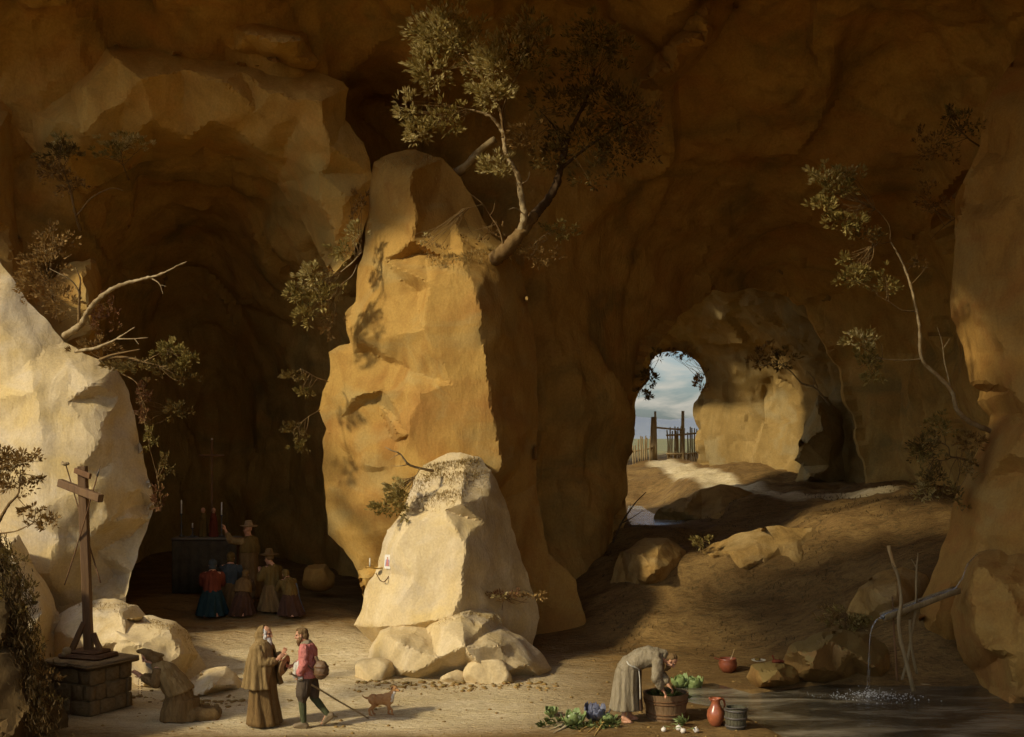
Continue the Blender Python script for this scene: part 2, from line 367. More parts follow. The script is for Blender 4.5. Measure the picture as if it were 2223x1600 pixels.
def tps_fit(P, z, lam=1e-3):
    P = np.array(P, float); z = np.array(z, float); n = len(P)
    r2 = ((P[:, None] - P[None]) ** 2).sum(2); K = 0.5 * r2 * np.log(r2 + 1e-9) + lam * np.eye(n)
    A = np.zeros((n + 3, n + 3)); A[:n, :n] = K; A[:n, n] = 1; A[:n, n + 1:] = P; A[n, :n] = 1; A[n + 1:, :n] = P.T
    c = np.linalg.solve(A, np.concatenate([z, [0, 0, 0]])); return P, c
def tps(fit, Q):
    P, c = fit; n = len(P); out = []
    for k in range(0, len(Q), 20000):
        q = Q[k:k + 20000]; r2 = ((q[:, None] - P[None]) ** 2).sum(2)
        out.append((0.5 * r2 * np.log(r2 + 1e-9)) @ c[:n] + c[n] + q @ c[n + 1:])
    return np.concatenate(out)

def vault(name, x0, x1, y0, y1, step, pts, dY, hole, mat, amp, s, seed, rim, label=None, shell=2.5, top=None, face=0.14):
    "a wall of rock over a grid of sight lines, with an opening whose rim turns back into the thickness of the rock"
    fit = tps_fit([(p[0] / 500, p[1] / 500) for p in pts], [1 / (p[2] + dY) for p in pts], 1e-4)
    nx = int((x1 - x0) / step) + 1; ny = int((y1 - y0) / step) + 1
    gx, gy = np.meshgrid(np.linspace(x0, x1, nx), np.linspace(y0, y1, ny))
    Q = np.stack([gx.ravel(), gy.ravel()], 1)
    iy = np.clip(tps(fit, Q / 500), 1 / 60, 1 / 17); Y = 1 / iy
    ins = pip(Q, hole) if hole else np.zeros(len(Q), bool)
    if hole:   # pull the grid's edge to the opening's outline
        H = []
        for i in range(len(hole)):
            a, b = hole[i - 1], hole[i]; n = max(1, int(math.hypot(b[0] - a[0], b[1] - a[1]) / (step * .5)))
            for k in range(n):
                t = k / n; x = a[0] + (b[0] - a[0]) * t; y = a[1] + (b[1] - a[1]) * t
                H.append((x + 14 * noise.noise(Vector((x * .03, y * .03, seed))), y + 14 * noise.noise(Vector((x * .03, y * .03, seed + 5)))))
        H = np.array(H)
    vid = np.full(len(Q), -1); verts = []; faces = []
    used = ~ins
    if top:
        for i in range(len(Q)):
            if Q[i, 1] < top(Q[i, 0]) + 25 * noise.noise(Vector((Q[i, 0] * .02, 3.1, seed))): used[i] = False
    G = used.reshape(ny, nx)
    for i in range(len(Q)):
        if used[i]: vid[i] = len(verts); verts.append([Q[i, 0], Q[i, 1], Y[i]])
    quads = []
    for j in range(ny - 1):
        for i in range(nx - 1):
            a = j * nx + i
            if G[j, i] and G[j, i + 1] and G[j + 1, i] and G[j + 1, i + 1]:
                quads.append((vid[a], vid[a + nx], vid[a + nx + 1], vid[a + 1]))
    bm = bmesh.new()
    bv = [bm.verts.new((0, 0, 0)) for _ in verts]
    for q in quads: bm.faces.new([bv[k] for k in q])
    # boundary of the opening
    edge = [e for e in bm.edges if e.is_boundary]
    mid = ((x0 + x1) / 2, (y0 + y1) / 2)
    bm.verts.index_update()
    rimv = set()
    for e in edge:
        for v in e.verts:
            p = verts[v.index]
            if hole and x0 + step < p[0] < x1 - step and y0 + step < p[1] < y1 - step: rimv.add(v.index)
    for k in rimv:
        p = verts[k]; d = ((H - np.array(p[:2])) ** 2).sum(1); h = H[d.argmin()]
        if d.min() < (3 * step) ** 2: p[0], p[1] = h
    for k, v in enumerate(bv): v.co = W(*verts[k])
    rsf = random.Random(int(seed * 10)); n_ = int((x1 - x0) * (y1 - y0) / (95.0 * 130.0))     # broken faces of the wall
    fv = [(x0 - 50, y0 - 50), (x1 + 50, y0 - 50), (x1 + 50, y1 + 50), (x0 - 50, y1 + 50)] + [(rsf.uniform(x0, x1), rsf.uniform(y0, y1)) for _ in range(n_)]
    co_, _, ft_, ov_, _, _ = delaunay_2d_cdt([Vector(q) for q in fv], [], [], 0, 1e-4); hv = [rsf.gauss(0, face) for _ in co_]
    ff = interp_tris(np.array([q[:2] for q in verts]), [tuple(c_) for c_ in co_], hv, ft_)
    bm.normal_update()
    for v in bm.verts: 
        if not v.link_faces: continue
        n = v.normal if v.normal.y < 0 else -v.normal
        
        kk = 0.35 if v.index in rimv else 1
        p = v.co.copy(); v.co += n * (rocky(p, amp * kk, s, seed) + rocky(p, amp * 0.30 * kk, s * 2.7, seed + 7) + chips(p * 0.6, 0.10 * kk, seed) - kk * ff[v.index])
    if hole:   # the thickness of the rock round the opening
        bm.edges.ensure_lookup_table()
        re = [e for e in bm.edges if e.is_boundary and all(v.index in rimv for v in e.verts)]
        cx = sum(h[0] for h in hole) / len(hole); cy = sum(h[1] for h in hole) / len(hole)
        for st in range(5):
            ext = bmesh.ops.extrude_edge_only(bm, edges=re)
            nv = [g for g in ext['geom'] if isinstance(g, bmesh.types.BMVert)]
            re = [g for g in ext['geom'] if isinstance(g, bmesh.types.BMEdge)]
            re = [e for e in re if e.is_boundary]
            for v in nv:
                c = W(cx, cy, v.co.y); out = (v.co - c); out.y = 0; out.normalize()
                v.co += Vector((0, rim / 5, 0)) * (1 + .3 * noise.noise(v.co)) + out * (0.10 + 0.12 * st)
    me = mesh_of(name, bm)
    o = link(name, me, MATS[mat]); me.set_sharp_from_angle(angle=R(22))
    return tag(o, label, None, None, 'structure')

# ---- the cave wall and roof that everything stands in front of
D = 2.5
VP = [ # roof, off the top of the picture
 (-1500, -350, 18.5), (-900, -350, 18.5), (-400, -350, 18.5), (200, -350, 18.8), (700, -350, 19), (1100, -350, 18.6), (1500, -350, 18), (1900, -350, 17), (2500, -350, 16), (3000, -350, 15),
 (-1500, -150, 22), (-400, -150, 23), (400, -150, 23.5), (1100, -150, 23.8), (1700, -150, 22.5), (2400, -150, 21),
 (-1500, 300, 25), (-1500, 900, 26), (-800, 300, 26.5), (-800, 900, 28), (-400, 100, 26.5), (-400, 600, 28), (-400, 1200, 29), (-1500, 1500, 26), (-800, 1500, 28),
 (0, 0, 25.2), (300, 0, 26), (700, 0, 26.5), (1000, 0, 27), (1250, 0, 27), (1500, 0, 25.8), (1900, 0, 24.8), (2223, 0, 24),
 (0, 250, 26.6), (100, 250, 26.7), (60, 120, 25.9), (220, 95, 26.2), (300, 180, 26.9), (480, 170, 27.2), (420, 80, 26.3), (700, 70, 26.6), (720, 200, 27.3), (745, 300, 27.6),
 (300, 320, 27.9), (500, 290, 28.2), (450, 400, 30), (450, 500, 33), (450, 650, 36), (450, 900, 38), (450, 1150, 37.5), (450, 1400, 36), (600, 420, 29.2), (650, 520, 29.6), (690, 440, 28.3), (760, 420, 28.1),
 (560, 560, 32.5), (650, 650, 32.5), (680, 900, 34), (700, 1150, 34), (700, 1400, 34), (250, 420, 29), (160, 480, 28.2), (80, 380, 27.3), (200, 620, 30.5), (60, 700, 28.5), (250, 750, 33), (300, 1000, 35), (250, 1400, 35),
 (800, 240, 30.3), (830, 330, 30.2), (850, 480, 30), (950, 330, 30.6), (900, 120, 27.6), (900, 700, 30), (900, 1400, 31),
 (1100, 280, 29.6), (1250, 400, 29.4), (1000, 240, 30), (1100, 120, 27.8), (1300, 250, 28.7), (1400, 150, 27.2), (1380, 230, 27.9), (1480, 50, 26.1), (1100, 480, 29.3), (1080, 700, 29.6), (1080, 1400, 30),
 (1300, 500, 30.0), (1200, 620, 29.6), (1230, 800, 30.0), (1220, 1000, 30.0), (1260, 1150, 29.9), (1250, 1330, 29.2), (1350, 700, 31.6), (1340, 900, 31.3), (1330, 1050, 31.3), (1370, 850, 32.6), (1365, 1000, 32.8), (1360, 1150, 32.5), (1250, 1500, 29.5),
 (1400, 480, 31), (1480, 600, 34), (1500, 400, 30.6), (1500, 250, 28.6), (1600, 500, 34), (1700, 300, 29.6), (1700, 120, 27), (1650, 580, 37), (1780, 560, 36), (1900, 300, 29), (1900, 520, 33.5), (1850, 700, 37), (1900, 900, 37),
 (1950, 800, 36), (2000, 500, 33), (2000, 700, 35), (2040, 900, 34.5), (1950, 1000, 36.5), (2100, 1100, 33), (1900, 1500, 33), (2200, 1500, 29), (2100, 150, 26.2), (2223, 300, 25), (2223, 800, 26.5),
 (2500, 0, 22.5), (2500, 600, 23), (2500, 1500, 25), (3000, 0, 20), (3000, 600, 20), (3000, 1500, 20), (2800, 1000, 21)]
ARCH = [(1345, 1350), (1350, 1180), (1362, 1000), (1380, 880), (1402, 815), (1425, 755), (1470, 690), (1530, 648), (1600, 622), (1680, 625), (1745, 670), (1790, 740), (1825, 830), (1860, 940), (1880, 1050), (1890, 1350)]
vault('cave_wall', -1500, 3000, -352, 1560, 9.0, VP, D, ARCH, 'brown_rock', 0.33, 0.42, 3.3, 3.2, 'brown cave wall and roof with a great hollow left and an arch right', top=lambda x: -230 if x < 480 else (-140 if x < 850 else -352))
VP_TOP = None
# ---- unseen roof slab added over middle and right to block sun, notched to admit some
def slab(name, poly, z, h, mat, label, step=0.6):
    xs_ = [p[0] for p in poly]; ys_ = [p[1] for p in poly]
    X = np.arange(min(xs_), max(xs_), step); Yv = np.arange(min(ys_), max(ys_), step)
    gx, gy = np.meshgrid(X, Yv); Q = np.stack([gx.ravel(), gy.ravel()], 1)
    Q2 = Q + np.array([[1.2 * noise.noise(Vector((a * .3, b * .3, 0))), 1.2 * noise.noise(Vector((a * .3, b * .3, 9)))] for a, b in Q])
    ins = pip(Q2, poly); nx = len(X); v = []; f = []; bot = {}; tp = {}
    for i in np.where(ins)[0]:
        bot[i] = len(v); v.append((Q[i, 0], Q[i, 1], z + 0.7 * noise.fractal(Vector((Q[i, 0] * .3, Q[i, 1] * .3, 4)), 1, 2, 4)))
        tp[i] = len(v); v.append((Q[i, 0], Q[i, 1], z + h + 0.6 * noise.noise(Vector((Q[i, 0] * .2, Q[i, 1] * .2, 8)))))
    cells = set()
    for i in np.where(ins)[0]:
        if (i + 1) % nx and all(j in bot for j in (i + 1, i + nx, i + nx + 1)): cells.add(i)
    for i in cells:
        a, b, c, d = i, i + 1, i + nx + 1, i + nx
        f.append((bot[a], bot[d], bot[c], bot[b])); f.append((tp[a], tp[b], tp[c], tp[d]))
        for (p, q, nbr) in ((a, b, i - nx), (b, c, i + 1), (c, d, i + nx), (d, a, i - 1)):
            if nbr not in cells: f.append((bot[p], bot[q], tp[q], tp[p]))
    return tag(pd(name, v, f, MATS[mat]), label, None, None, 'structure')
slab('added_shade_roof', [(-15.4, 1), (30, 1), (30, 46.5), (1.0, 46.5), (0.5, 33), (-1.5, 30), (-3.5, 27.8), (-3.5, 23.5), (-8.0, 22), (-6.5, 20), (-1.0, 19.5), (-1.0, 16.0), (-7, 15.6), (-9, 17.6), (-13.5, 17.5), (-15.4, 17)], 15.4, 2.0, 'brown_rock', 'unseen rock roof added high above to shape the sunlight')

# ---- unseen wall added on the right to block sky light from that side
v_, f_ = [], []; ny_, nz_ = 46, 30
for side_ in (0, 1):
    for a_ in range(ny_):
        for b_ in range(nz_):
            y_ = 0.5 + 25.5 * a_ / (ny_ - 1); z_ = -1 + 18 * b_ / (nz_ - 1); p_ = Vector((15.5 + 0.04 * (24 - y_) + 3.0 * side_, y_, z_))
            v_.append(p_ + Vector((rocky(p_, 0.8, 0.45, 2.0), 0, 0)))
N_ = ny_ * nz_
for a_ in range(ny_ - 1):
    for b_ in range(nz_ - 1):
        i_ = a_ * nz_ + b_; f_.append((i_, i_ + 1, i_ + nz_ + 1, i_ + nz_)); f_.append((N_ + i_, N_ + i_ + nz_, N_ + i_ + nz_ + 1, N_ + i_ + 1))
for a_ in range(ny_ - 1):
    for b_ in (0, nz_ - 1): i_ = a_ * nz_ + b_; f_.append((i_, i_ + nz_, N_ + i_ + nz_, N_ + i_))
for b_ in range(nz_ - 1):
    for a_ in (0, ny_ - 1): i_ = a_ * nz_ + b_; f_.append((i_, i_ + 1, N_ + i_ + 1, N_ + i_))
tag(pd('added_shade_wall', v_, f_, MATS['brown_rock']), 'unseen rock wall added on the right to block sky light', None, None, 'structure')

# ---- the lit chamber beyond the arch, open to the sky
IP = [(1250, 560, 42), (1450, 560, 42), (1700, 560, 39), (1950, 560, 37.5), (1250, 700, 45), (1400, 700, 46.5), (1480, 720, 46), (1600, 680, 43), (1700, 690, 41.5), (1800, 700, 40), (1950, 700, 38.5),
      (1300, 900, 50), (1380, 880, 50.5), (1540, 800, 47.2), (1530, 900, 47.2), (1600, 800, 45.6), (1640, 760, 45.2), (1620, 900, 46.0), (1650, 960, 45.3), (1700, 860, 45.6), (1760, 800, 43), (1760, 900, 43.6), (1850, 900, 41),
      (1250, 1200, 52), (1400, 1200, 52), (1530, 1000, 47.5), (1600, 1100, 46), (1750, 1100, 43.5), (1950, 900, 39.5), (1950, 1200, 39.5)]
SKYH = [(1330, 1210), (1362, 1040), (1374, 930), (1382, 880), (1402, 830), (1420, 790), (1440, 768), (1465, 760), (1490, 765), (1512, 795), (1528, 826), (1524, 850), (1512, 868), (1510, 900), (1516, 930), (1512, 965), (1518, 1012), (1520, 1210)]
vault('inner_cave_wall', 1240, 1960, 560, 1200, 6.5, IP, 0.5, SKYH, 'inner_rock', 0.28, 0.8, 8.1, 2.2, 'dim inner cave wall with the opening to the sky', face=0.05)

# ------------------------------------------------------------ ground
GP = [(-30, -12, 0), (0, -12, 0), (30, -12, 0), (-30, 10, 0), (-14, 10, 0), (0, 10, 0), (14, 10, 0), (30, 10, 0)]
for X in (-14, -10, -6, -2, 2, 6, 10, 14):
    for Y in (16, 19, 22, 24.3): GP.append((X, Y, 0))
for a in [(450, 1340, 29), (300, 1330, 29), (600, 1335, 29), (700, 1330, 29.3), (450, 1260, 34), (600, 1250, 36), (300, 1250, 36), (760, 1400, 27), (550, 1420, 26.6), (900, 1330, 31), (1100, 1340, 31)]:
    p = W(*a); GP.append(tuple(p))
for a in [(1250, 1440, 26.8), (1400, 1425, 27.2), (1600, 1405, 27.6), (1500, 1335, 29), (1700, 1335, 28.5), (1350, 1330, 29.5), (1850, 1300, 28.2), (1950, 1262, 28), (2050, 1280, 27), (1650, 1166, 32), (1500, 1204, 31), (1560, 1185, 31.6), (1800, 1125, 32), (1400, 1195, 32.5), (1380, 1152, 35), (1400, 1130, 37.5), (1950, 1090, 32),
          (1480, 1175, 34), (1600, 1160, 34.5), (1700, 1130, 34.6), (1550, 1066, 38), (1475, 1125, 37), (1500, 1085, 37.4), (1640, 1066, 38), (1720, 1078, 37.5), (1850, 1068, 37), (1950, 1060, 36),
          (1405, 1116, 40), (1400, 1108, 42), (1380, 1075, 45), (1600, 1062, 42), (1500, 1062, 43), (1450, 1042, 45), (1430, 1008, 50), (1520, 1010, 48), (1620, 1008, 46), (1720, 1030, 44), (1830, 1042, 42.5), (1340, 1060, 43), (1340, 1130, 40), (1400, 990, 56), (1480, 985, 58), (1100, 1000, 50), (700, 1000, 50), (2200, 1050, 42)]:
    p = W(*a); GP.append(tuple(p))
for X in (-40, -15, 0, 15, 40): GP.append((X, 70, 3.9)); GP.append((X, 110, 4.0))
gfit = tps_fit([(p[0] / 10, p[1] / 10) for p in GP], [p[2] for p in GP], 2e-3)
POOLC = [(1640, 1500), (1560, 1478), (1480, 1482), (1460, 1500), (1520, 1520), (1580, 1535), (1640, 1560), (1700, 1592), (1800, 1640), (2300, 1660), (2300, 1440), (2120, 1452), (2000, 1466), (1900, 1474), (1800, 1476), (1720, 1490)]
POOLW = [fl(a, b)[:2] for a, b in POOLC]
STREAMC = [(1358, 0, 45), (1398, 0, 45), (1412, 0, 42), (1428, 0, 40), (1470, 0, 38.2), (1500, 0, 36.8), (1490, 0, 35.4), (1430, 0, 34.6), (1362, 0, 35.0), (1352, 0, 40)]
STREAMW = [tuple(W(*a)[:2]) for a in STREAMC]
def poly_dist(Q, poly):
    "signed distance, negative inside"
    P = np.array(poly); d = np.full(len(Q), 1e9)
    for i in range(len(P)):
        a, b = P[i - 1], P[i]; ab = b - a; t = np.clip(((Q - a) @ ab) / (ab @ ab), 0, 1)
        d = np.minimum(d, np.hypot(*(Q - a - t[:, None] * ab).T))
    return np.where(pip(Q, poly), -d, d)
def sm(a, b, x): t = np.clip((x - a) / (b - a), 0, 1); return t * t * (3 - 2 * t)
def ground_base(Q):
    z = tps(gfit, Q / 10)
    Y = Q[:, 1]; X = Q[:, 0]
    z = np.where(Y < 24, z * sm(20, 24.3, Y), z)
    far = sm(60, 110, Y); z = z * (1 - far) + 4.0 * far
    side = sm(18, 40, np.abs(X)); z = z * (1 - side) + side * np.where(Y < 24, 0.0, 3.9 * sm(24, 60, Y))
    return z
STREAM_Z = 2.36
def ground_z(Q):
    Q = np.asarray(Q, float); z = ground_base(Q); X, Y = Q[:, 0], Q[:, 1]
    pd_ = poly_dist(Q, POOLW); z = z - 0.22 * sm(0.25, -0.5, pd_) - 0.0
    sd = poly_dist(Q, STREAMW); bank = sm(0.0, 1.6, sd); z = np.where(sd < 1.6, z * bank + (STREAM_Z + 0.04 - 0.18 * sm(0.05, -0.45, sd)) * (1 - bank), z)
    rough = 0.015 + 0.16 * sm(26.5, 30, Y) * sm(1.5, 4, X) + 0.05 * sm(25, 28, Y)
    rough = rough * (1 - sm(60, 90, Y)) * sm(0, 1.0, np.abs(sd))
    nz = np.array([noise.fractal(Vector((x * .55, y * .8, 1.3)), 0.85, 2.1, 5) + 0.5 * noise.noise(Vector((x * .2, y * 1.5, 7))) for x, y in Q])
    near = sm(12, 19, Y); 
    return z + rough * nz * near + 0.02 * nz * sm(18, 20, Y) * (1 - sm(25, 28, Y))
def gz(x, y): return float(ground_z(np.array([[x, y]]))[0])
xs = np.concatenate([[-700, -300, -120, -60, -35, -25], np.arange(-20, 20.01, 0.115), [25, 35, 60, 120, 300, 700]])
ys = np.concatenate([[-400, -150, -60, -30, -12, 0, 6, 10, 13, 15, 16.5], np.arange(17.5, 30, 0.095), np.arange(30, 48, 0.16), np.arange(48, 62, 0.5), [64, 68, 74, 82, 95, 115, 150, 220, 350, 600, 1000]])
gx, gy = np.meshgrid(xs, ys); GQ = np.stack([gx.ravel(), gy.ravel()], 1); GZ = ground_z(GQ)
nx = len(xs)
gf = [(j * nx + i, j * nx + i + 1, (j + 1) * nx + i + 1, (j + 1) * nx + i) for j in range(len(ys) - 1) for i in range(nx - 1)]
# earth colours: pale trodden sand in the middle, brown earth elsewhere, a pale track over the mound
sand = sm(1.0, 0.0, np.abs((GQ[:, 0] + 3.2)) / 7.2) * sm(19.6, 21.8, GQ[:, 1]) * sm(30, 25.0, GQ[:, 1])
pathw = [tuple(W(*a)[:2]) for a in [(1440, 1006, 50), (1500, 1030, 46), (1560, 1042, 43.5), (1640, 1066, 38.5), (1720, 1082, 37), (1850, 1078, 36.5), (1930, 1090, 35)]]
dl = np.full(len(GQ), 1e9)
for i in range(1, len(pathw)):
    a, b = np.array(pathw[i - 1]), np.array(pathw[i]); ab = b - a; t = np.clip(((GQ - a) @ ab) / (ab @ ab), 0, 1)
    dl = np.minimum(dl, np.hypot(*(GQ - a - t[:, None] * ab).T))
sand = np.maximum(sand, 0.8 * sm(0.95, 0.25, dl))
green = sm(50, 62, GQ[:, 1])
gm = bpy.data.meshes.new('ground'); gm.from_pydata([(a, b, c) for (a, b), c in zip(GQ, GZ)], [], gf); gm.update()
for nme, arr in (('sand', sand), ('green', green)):
    at = gm.attributes.new(nme, 'FLOAT', 'POINT'); at.data.foreach_set('value', arr.astype(np.float32))
k = NB('earth', 0.95, 0.1)
a1 = k.n('ShaderNodeAttribute'); a1.attribute_name = 'sand'; a2 = k.n('ShaderNodeAttribute'); a2.attribute_name = 'green'
n1 = k.noise(0.7, 6, 0.8, (1, 2.2, 1)); n2 = k.noise(5, 6, 0.5, (1, 2.5, 1)); n3 = k.noise(30, 4, 0.2); n4 = k.noise(110, 3)
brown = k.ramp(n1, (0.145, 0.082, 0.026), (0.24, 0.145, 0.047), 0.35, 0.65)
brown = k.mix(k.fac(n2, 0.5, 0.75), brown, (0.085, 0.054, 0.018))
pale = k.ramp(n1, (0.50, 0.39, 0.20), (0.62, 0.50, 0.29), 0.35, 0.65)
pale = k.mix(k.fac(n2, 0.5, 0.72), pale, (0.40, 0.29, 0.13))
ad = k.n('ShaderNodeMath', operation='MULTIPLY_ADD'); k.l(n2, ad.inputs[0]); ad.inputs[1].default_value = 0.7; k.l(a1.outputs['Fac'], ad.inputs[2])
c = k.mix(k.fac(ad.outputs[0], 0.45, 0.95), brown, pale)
c = k.mix(a2.outputs['Fac'], c, k.ramp(n1, (0.12, 0.12, 0.05), (0.20, 0.17, 0.07)))
c = k.mix(0.4, c, k.ramp(n3, (0.25,) * 3, (0.78,) * 3, 0.3, 0.7), 'OVERLAY')
k.color(c); k.bump([(n2, 0.8, 0.08), (n3, 0.6, 0.025), (n4, 0.4, 0.006)])
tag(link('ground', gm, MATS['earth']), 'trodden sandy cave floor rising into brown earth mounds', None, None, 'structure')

# water: pool and stream
def water_mat(name, body, rough, sc, strength, dk=.16):
    k = NB(name, rough, 0.5); k.b.inputs['IOR'].default_value = 1.33
    n1 = k.noise(sc, 4, 0.6, (1, 1.6, 1)); n2 = k.noise(sc * 5, 3, 0.3, (1, 1.8, 1)); n0 = k.noise(0.55, 4, 0.5, (1, 2.4, 1))
    k.color(k.ramp(n0, tuple(x * dk for x in body), body, 0.46, 0.70)); k.bump([(n1, strength, 0.05), (n2, strength * .7, 0.015)])
    return k.m
water_mat('pool_water', (0.32, 0.27, 0.17), 0.10, 2.2, 0.5)  # pale patches in the body colour stand in for grey highlights
water_mat('stream_water', (0.42, 0.42, 0.36), 0.15, 4.0, 0.5, .6)
def sheet(name, poly, z, mat, grow, label):
    c = np.mean(np.array(poly), 0); bm = bmesh.new()
    vs = [bm.verts.new((p[0] + (p[0] - c[0]) * grow, p[1] + (p[1] - c[1]) * grow, z)) for p in poly]
    f = bm.faces.new(vs); bmesh.ops.triangulate(bm, faces=[f]); bmesh.ops.recalc_face_normals(bm, faces=bm.faces)
    for f in bm.faces:
        if f.normal.z < 0: f.normal_flip()
    tag(link(name, mesh_of(name, bm), MATS[mat], None, False), label, None, None, 'structure')
POOL_Z = -0.06
sheet('pool_water', POOLW, POOL_Z, 'pool_water', 0.05, 'shallow grey-brown pool at the foot of the right cliff')
sheet('stream_water', STREAMW, STREAM_Z, 'stream_water', 0.0, 'pale stream winding by the arch towards the fence')

# far hills and fields beyond the opening
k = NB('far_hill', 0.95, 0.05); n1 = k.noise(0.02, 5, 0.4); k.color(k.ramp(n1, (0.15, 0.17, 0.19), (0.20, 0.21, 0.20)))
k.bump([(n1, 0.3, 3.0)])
bm = bmesh.new(); prev = None
for i in range(61):
    x = -260 + i * 12.0; row = []
    for j in range(8):
        t = j / 7; h = (9 + 5 * noise.noise(Vector((x * .012, 2, 0))) + 3.0 * noise.noise(Vector((x * .05, 5, 1)))) * math.sin(t * math.pi) ** 0.8
        row.append(bm.verts.new((x, 340 + t * 160, 3.0 + h)))
    if prev:
        for j in range(7): bm.faces.new((prev[j], row[j], row[j + 1], prev[j + 1]))
    prev = row
tag(link('hills', mesh_of('hills', bm), MATS['far_hill']), 'low blue-green hills seen through the cave opening', None, None, 'structure')

# ------------------------------------------------------------ the separate rock masses
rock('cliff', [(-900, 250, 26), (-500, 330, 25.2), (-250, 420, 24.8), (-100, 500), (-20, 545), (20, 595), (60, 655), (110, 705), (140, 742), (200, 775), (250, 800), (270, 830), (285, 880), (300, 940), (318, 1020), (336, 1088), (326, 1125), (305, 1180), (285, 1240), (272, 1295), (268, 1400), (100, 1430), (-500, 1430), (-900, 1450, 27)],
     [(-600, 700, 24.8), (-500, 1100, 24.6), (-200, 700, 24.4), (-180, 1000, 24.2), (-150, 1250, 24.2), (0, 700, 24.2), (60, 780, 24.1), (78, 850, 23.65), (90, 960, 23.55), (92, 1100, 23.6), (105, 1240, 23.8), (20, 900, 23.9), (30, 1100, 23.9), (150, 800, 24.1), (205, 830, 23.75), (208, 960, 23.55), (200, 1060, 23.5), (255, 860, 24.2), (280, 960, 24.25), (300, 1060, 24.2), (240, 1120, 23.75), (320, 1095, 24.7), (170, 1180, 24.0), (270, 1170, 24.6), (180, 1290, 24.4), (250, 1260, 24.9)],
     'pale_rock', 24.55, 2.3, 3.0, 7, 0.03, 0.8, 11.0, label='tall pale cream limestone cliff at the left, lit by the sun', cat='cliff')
rock('cliff', [(-900, 0, 28), (-400, 60, 27), (-150, 120), (5, 165), (22, 240), (24, 330), (32, 430), (55, 555), (110, 610), (150, 570), (205, 562), (216, 600), (219, 660), (216, 735), (235, 800), (200, 900), (-400, 900), (-900, 900, 28)],
     [(-300, 300, 25.6), (-100, 300, 25.4), (-10, 300, 25.6), (-20, 450, 25.2), (20, 560, 25.6), (-100, 650, 25), (80, 660, 25.9), (180, 600, 25.5), (196, 650, 25.4), (205, 720, 25.6), (120, 760, 25.8)],
     'ochre_rock', 26.6, 2.6, 2.5, 9, 0.09, 0.8, 21.0, label='brown rock shoulder above and behind the pale left cliff', cat='cliff')
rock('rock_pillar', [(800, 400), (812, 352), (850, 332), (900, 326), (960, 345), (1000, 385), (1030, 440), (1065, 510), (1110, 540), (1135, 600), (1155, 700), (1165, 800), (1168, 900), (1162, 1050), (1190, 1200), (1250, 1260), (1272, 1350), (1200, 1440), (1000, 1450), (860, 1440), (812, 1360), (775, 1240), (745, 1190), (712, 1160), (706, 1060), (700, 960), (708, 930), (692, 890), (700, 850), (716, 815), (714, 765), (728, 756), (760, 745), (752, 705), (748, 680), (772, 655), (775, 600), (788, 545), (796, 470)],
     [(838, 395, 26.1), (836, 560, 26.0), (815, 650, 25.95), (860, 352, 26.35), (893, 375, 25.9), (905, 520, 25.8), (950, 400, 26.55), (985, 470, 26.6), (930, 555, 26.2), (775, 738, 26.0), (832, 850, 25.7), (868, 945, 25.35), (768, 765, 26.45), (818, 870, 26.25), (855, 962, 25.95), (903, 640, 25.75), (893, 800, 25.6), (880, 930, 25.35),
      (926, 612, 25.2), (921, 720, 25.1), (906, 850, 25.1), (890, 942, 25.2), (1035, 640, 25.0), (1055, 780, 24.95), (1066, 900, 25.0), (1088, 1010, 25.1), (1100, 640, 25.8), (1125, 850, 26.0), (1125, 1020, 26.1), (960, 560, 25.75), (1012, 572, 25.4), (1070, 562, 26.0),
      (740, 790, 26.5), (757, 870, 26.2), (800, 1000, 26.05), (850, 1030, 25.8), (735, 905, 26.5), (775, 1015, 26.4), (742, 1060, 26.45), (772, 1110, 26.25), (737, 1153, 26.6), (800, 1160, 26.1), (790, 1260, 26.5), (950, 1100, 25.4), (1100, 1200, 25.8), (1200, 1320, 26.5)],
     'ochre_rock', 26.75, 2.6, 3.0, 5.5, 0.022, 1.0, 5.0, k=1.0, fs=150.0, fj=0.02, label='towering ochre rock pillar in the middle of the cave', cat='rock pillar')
rock('rock', [(920, 1010), (960, 990), (1000, 982), (1040, 992), (1065, 1020), (1085, 1060), (1105, 1110), (1122, 1180), (1150, 1270), (1170, 1340), (1150, 1420), (950, 1440), (860, 1430), (815, 1400), (768, 1357), (785, 1322), (790, 1290), (800, 1262), (820, 1230), (830, 1180), (840, 1150), (868, 1118), (884, 1085), (900, 1040)],
     [(960, 1030, 24.6), (1010, 1010, 24.6), (930, 1080, 24.2), (893, 1098, 24.5), (1002, 1090, 23.75), (1007, 1180, 23.5), (1003, 1290, 23.4), (968, 1110, 23.85), (960, 1180, 23.75), (868, 1180, 24.0), (874, 1300, 23.8), (885, 1130, 24.05), (835, 1250, 24.45), (800, 1340, 24.3), (820, 1360, 24.0), (900, 1355, 23.6), (980, 1345, 23.35), (1080, 1200, 24.2), (1060, 1080, 24.3), (1100, 1330, 24.3), (945, 1290, 23.65)],
     'pale_rock', 24.9, 2.35, 1.6, 4.5, 0.020, 1.2, 31.0, fs=90.0, fj=0.03, label='tall pale rock leaning on the pillar, with a print pinned to it', cat='rock')
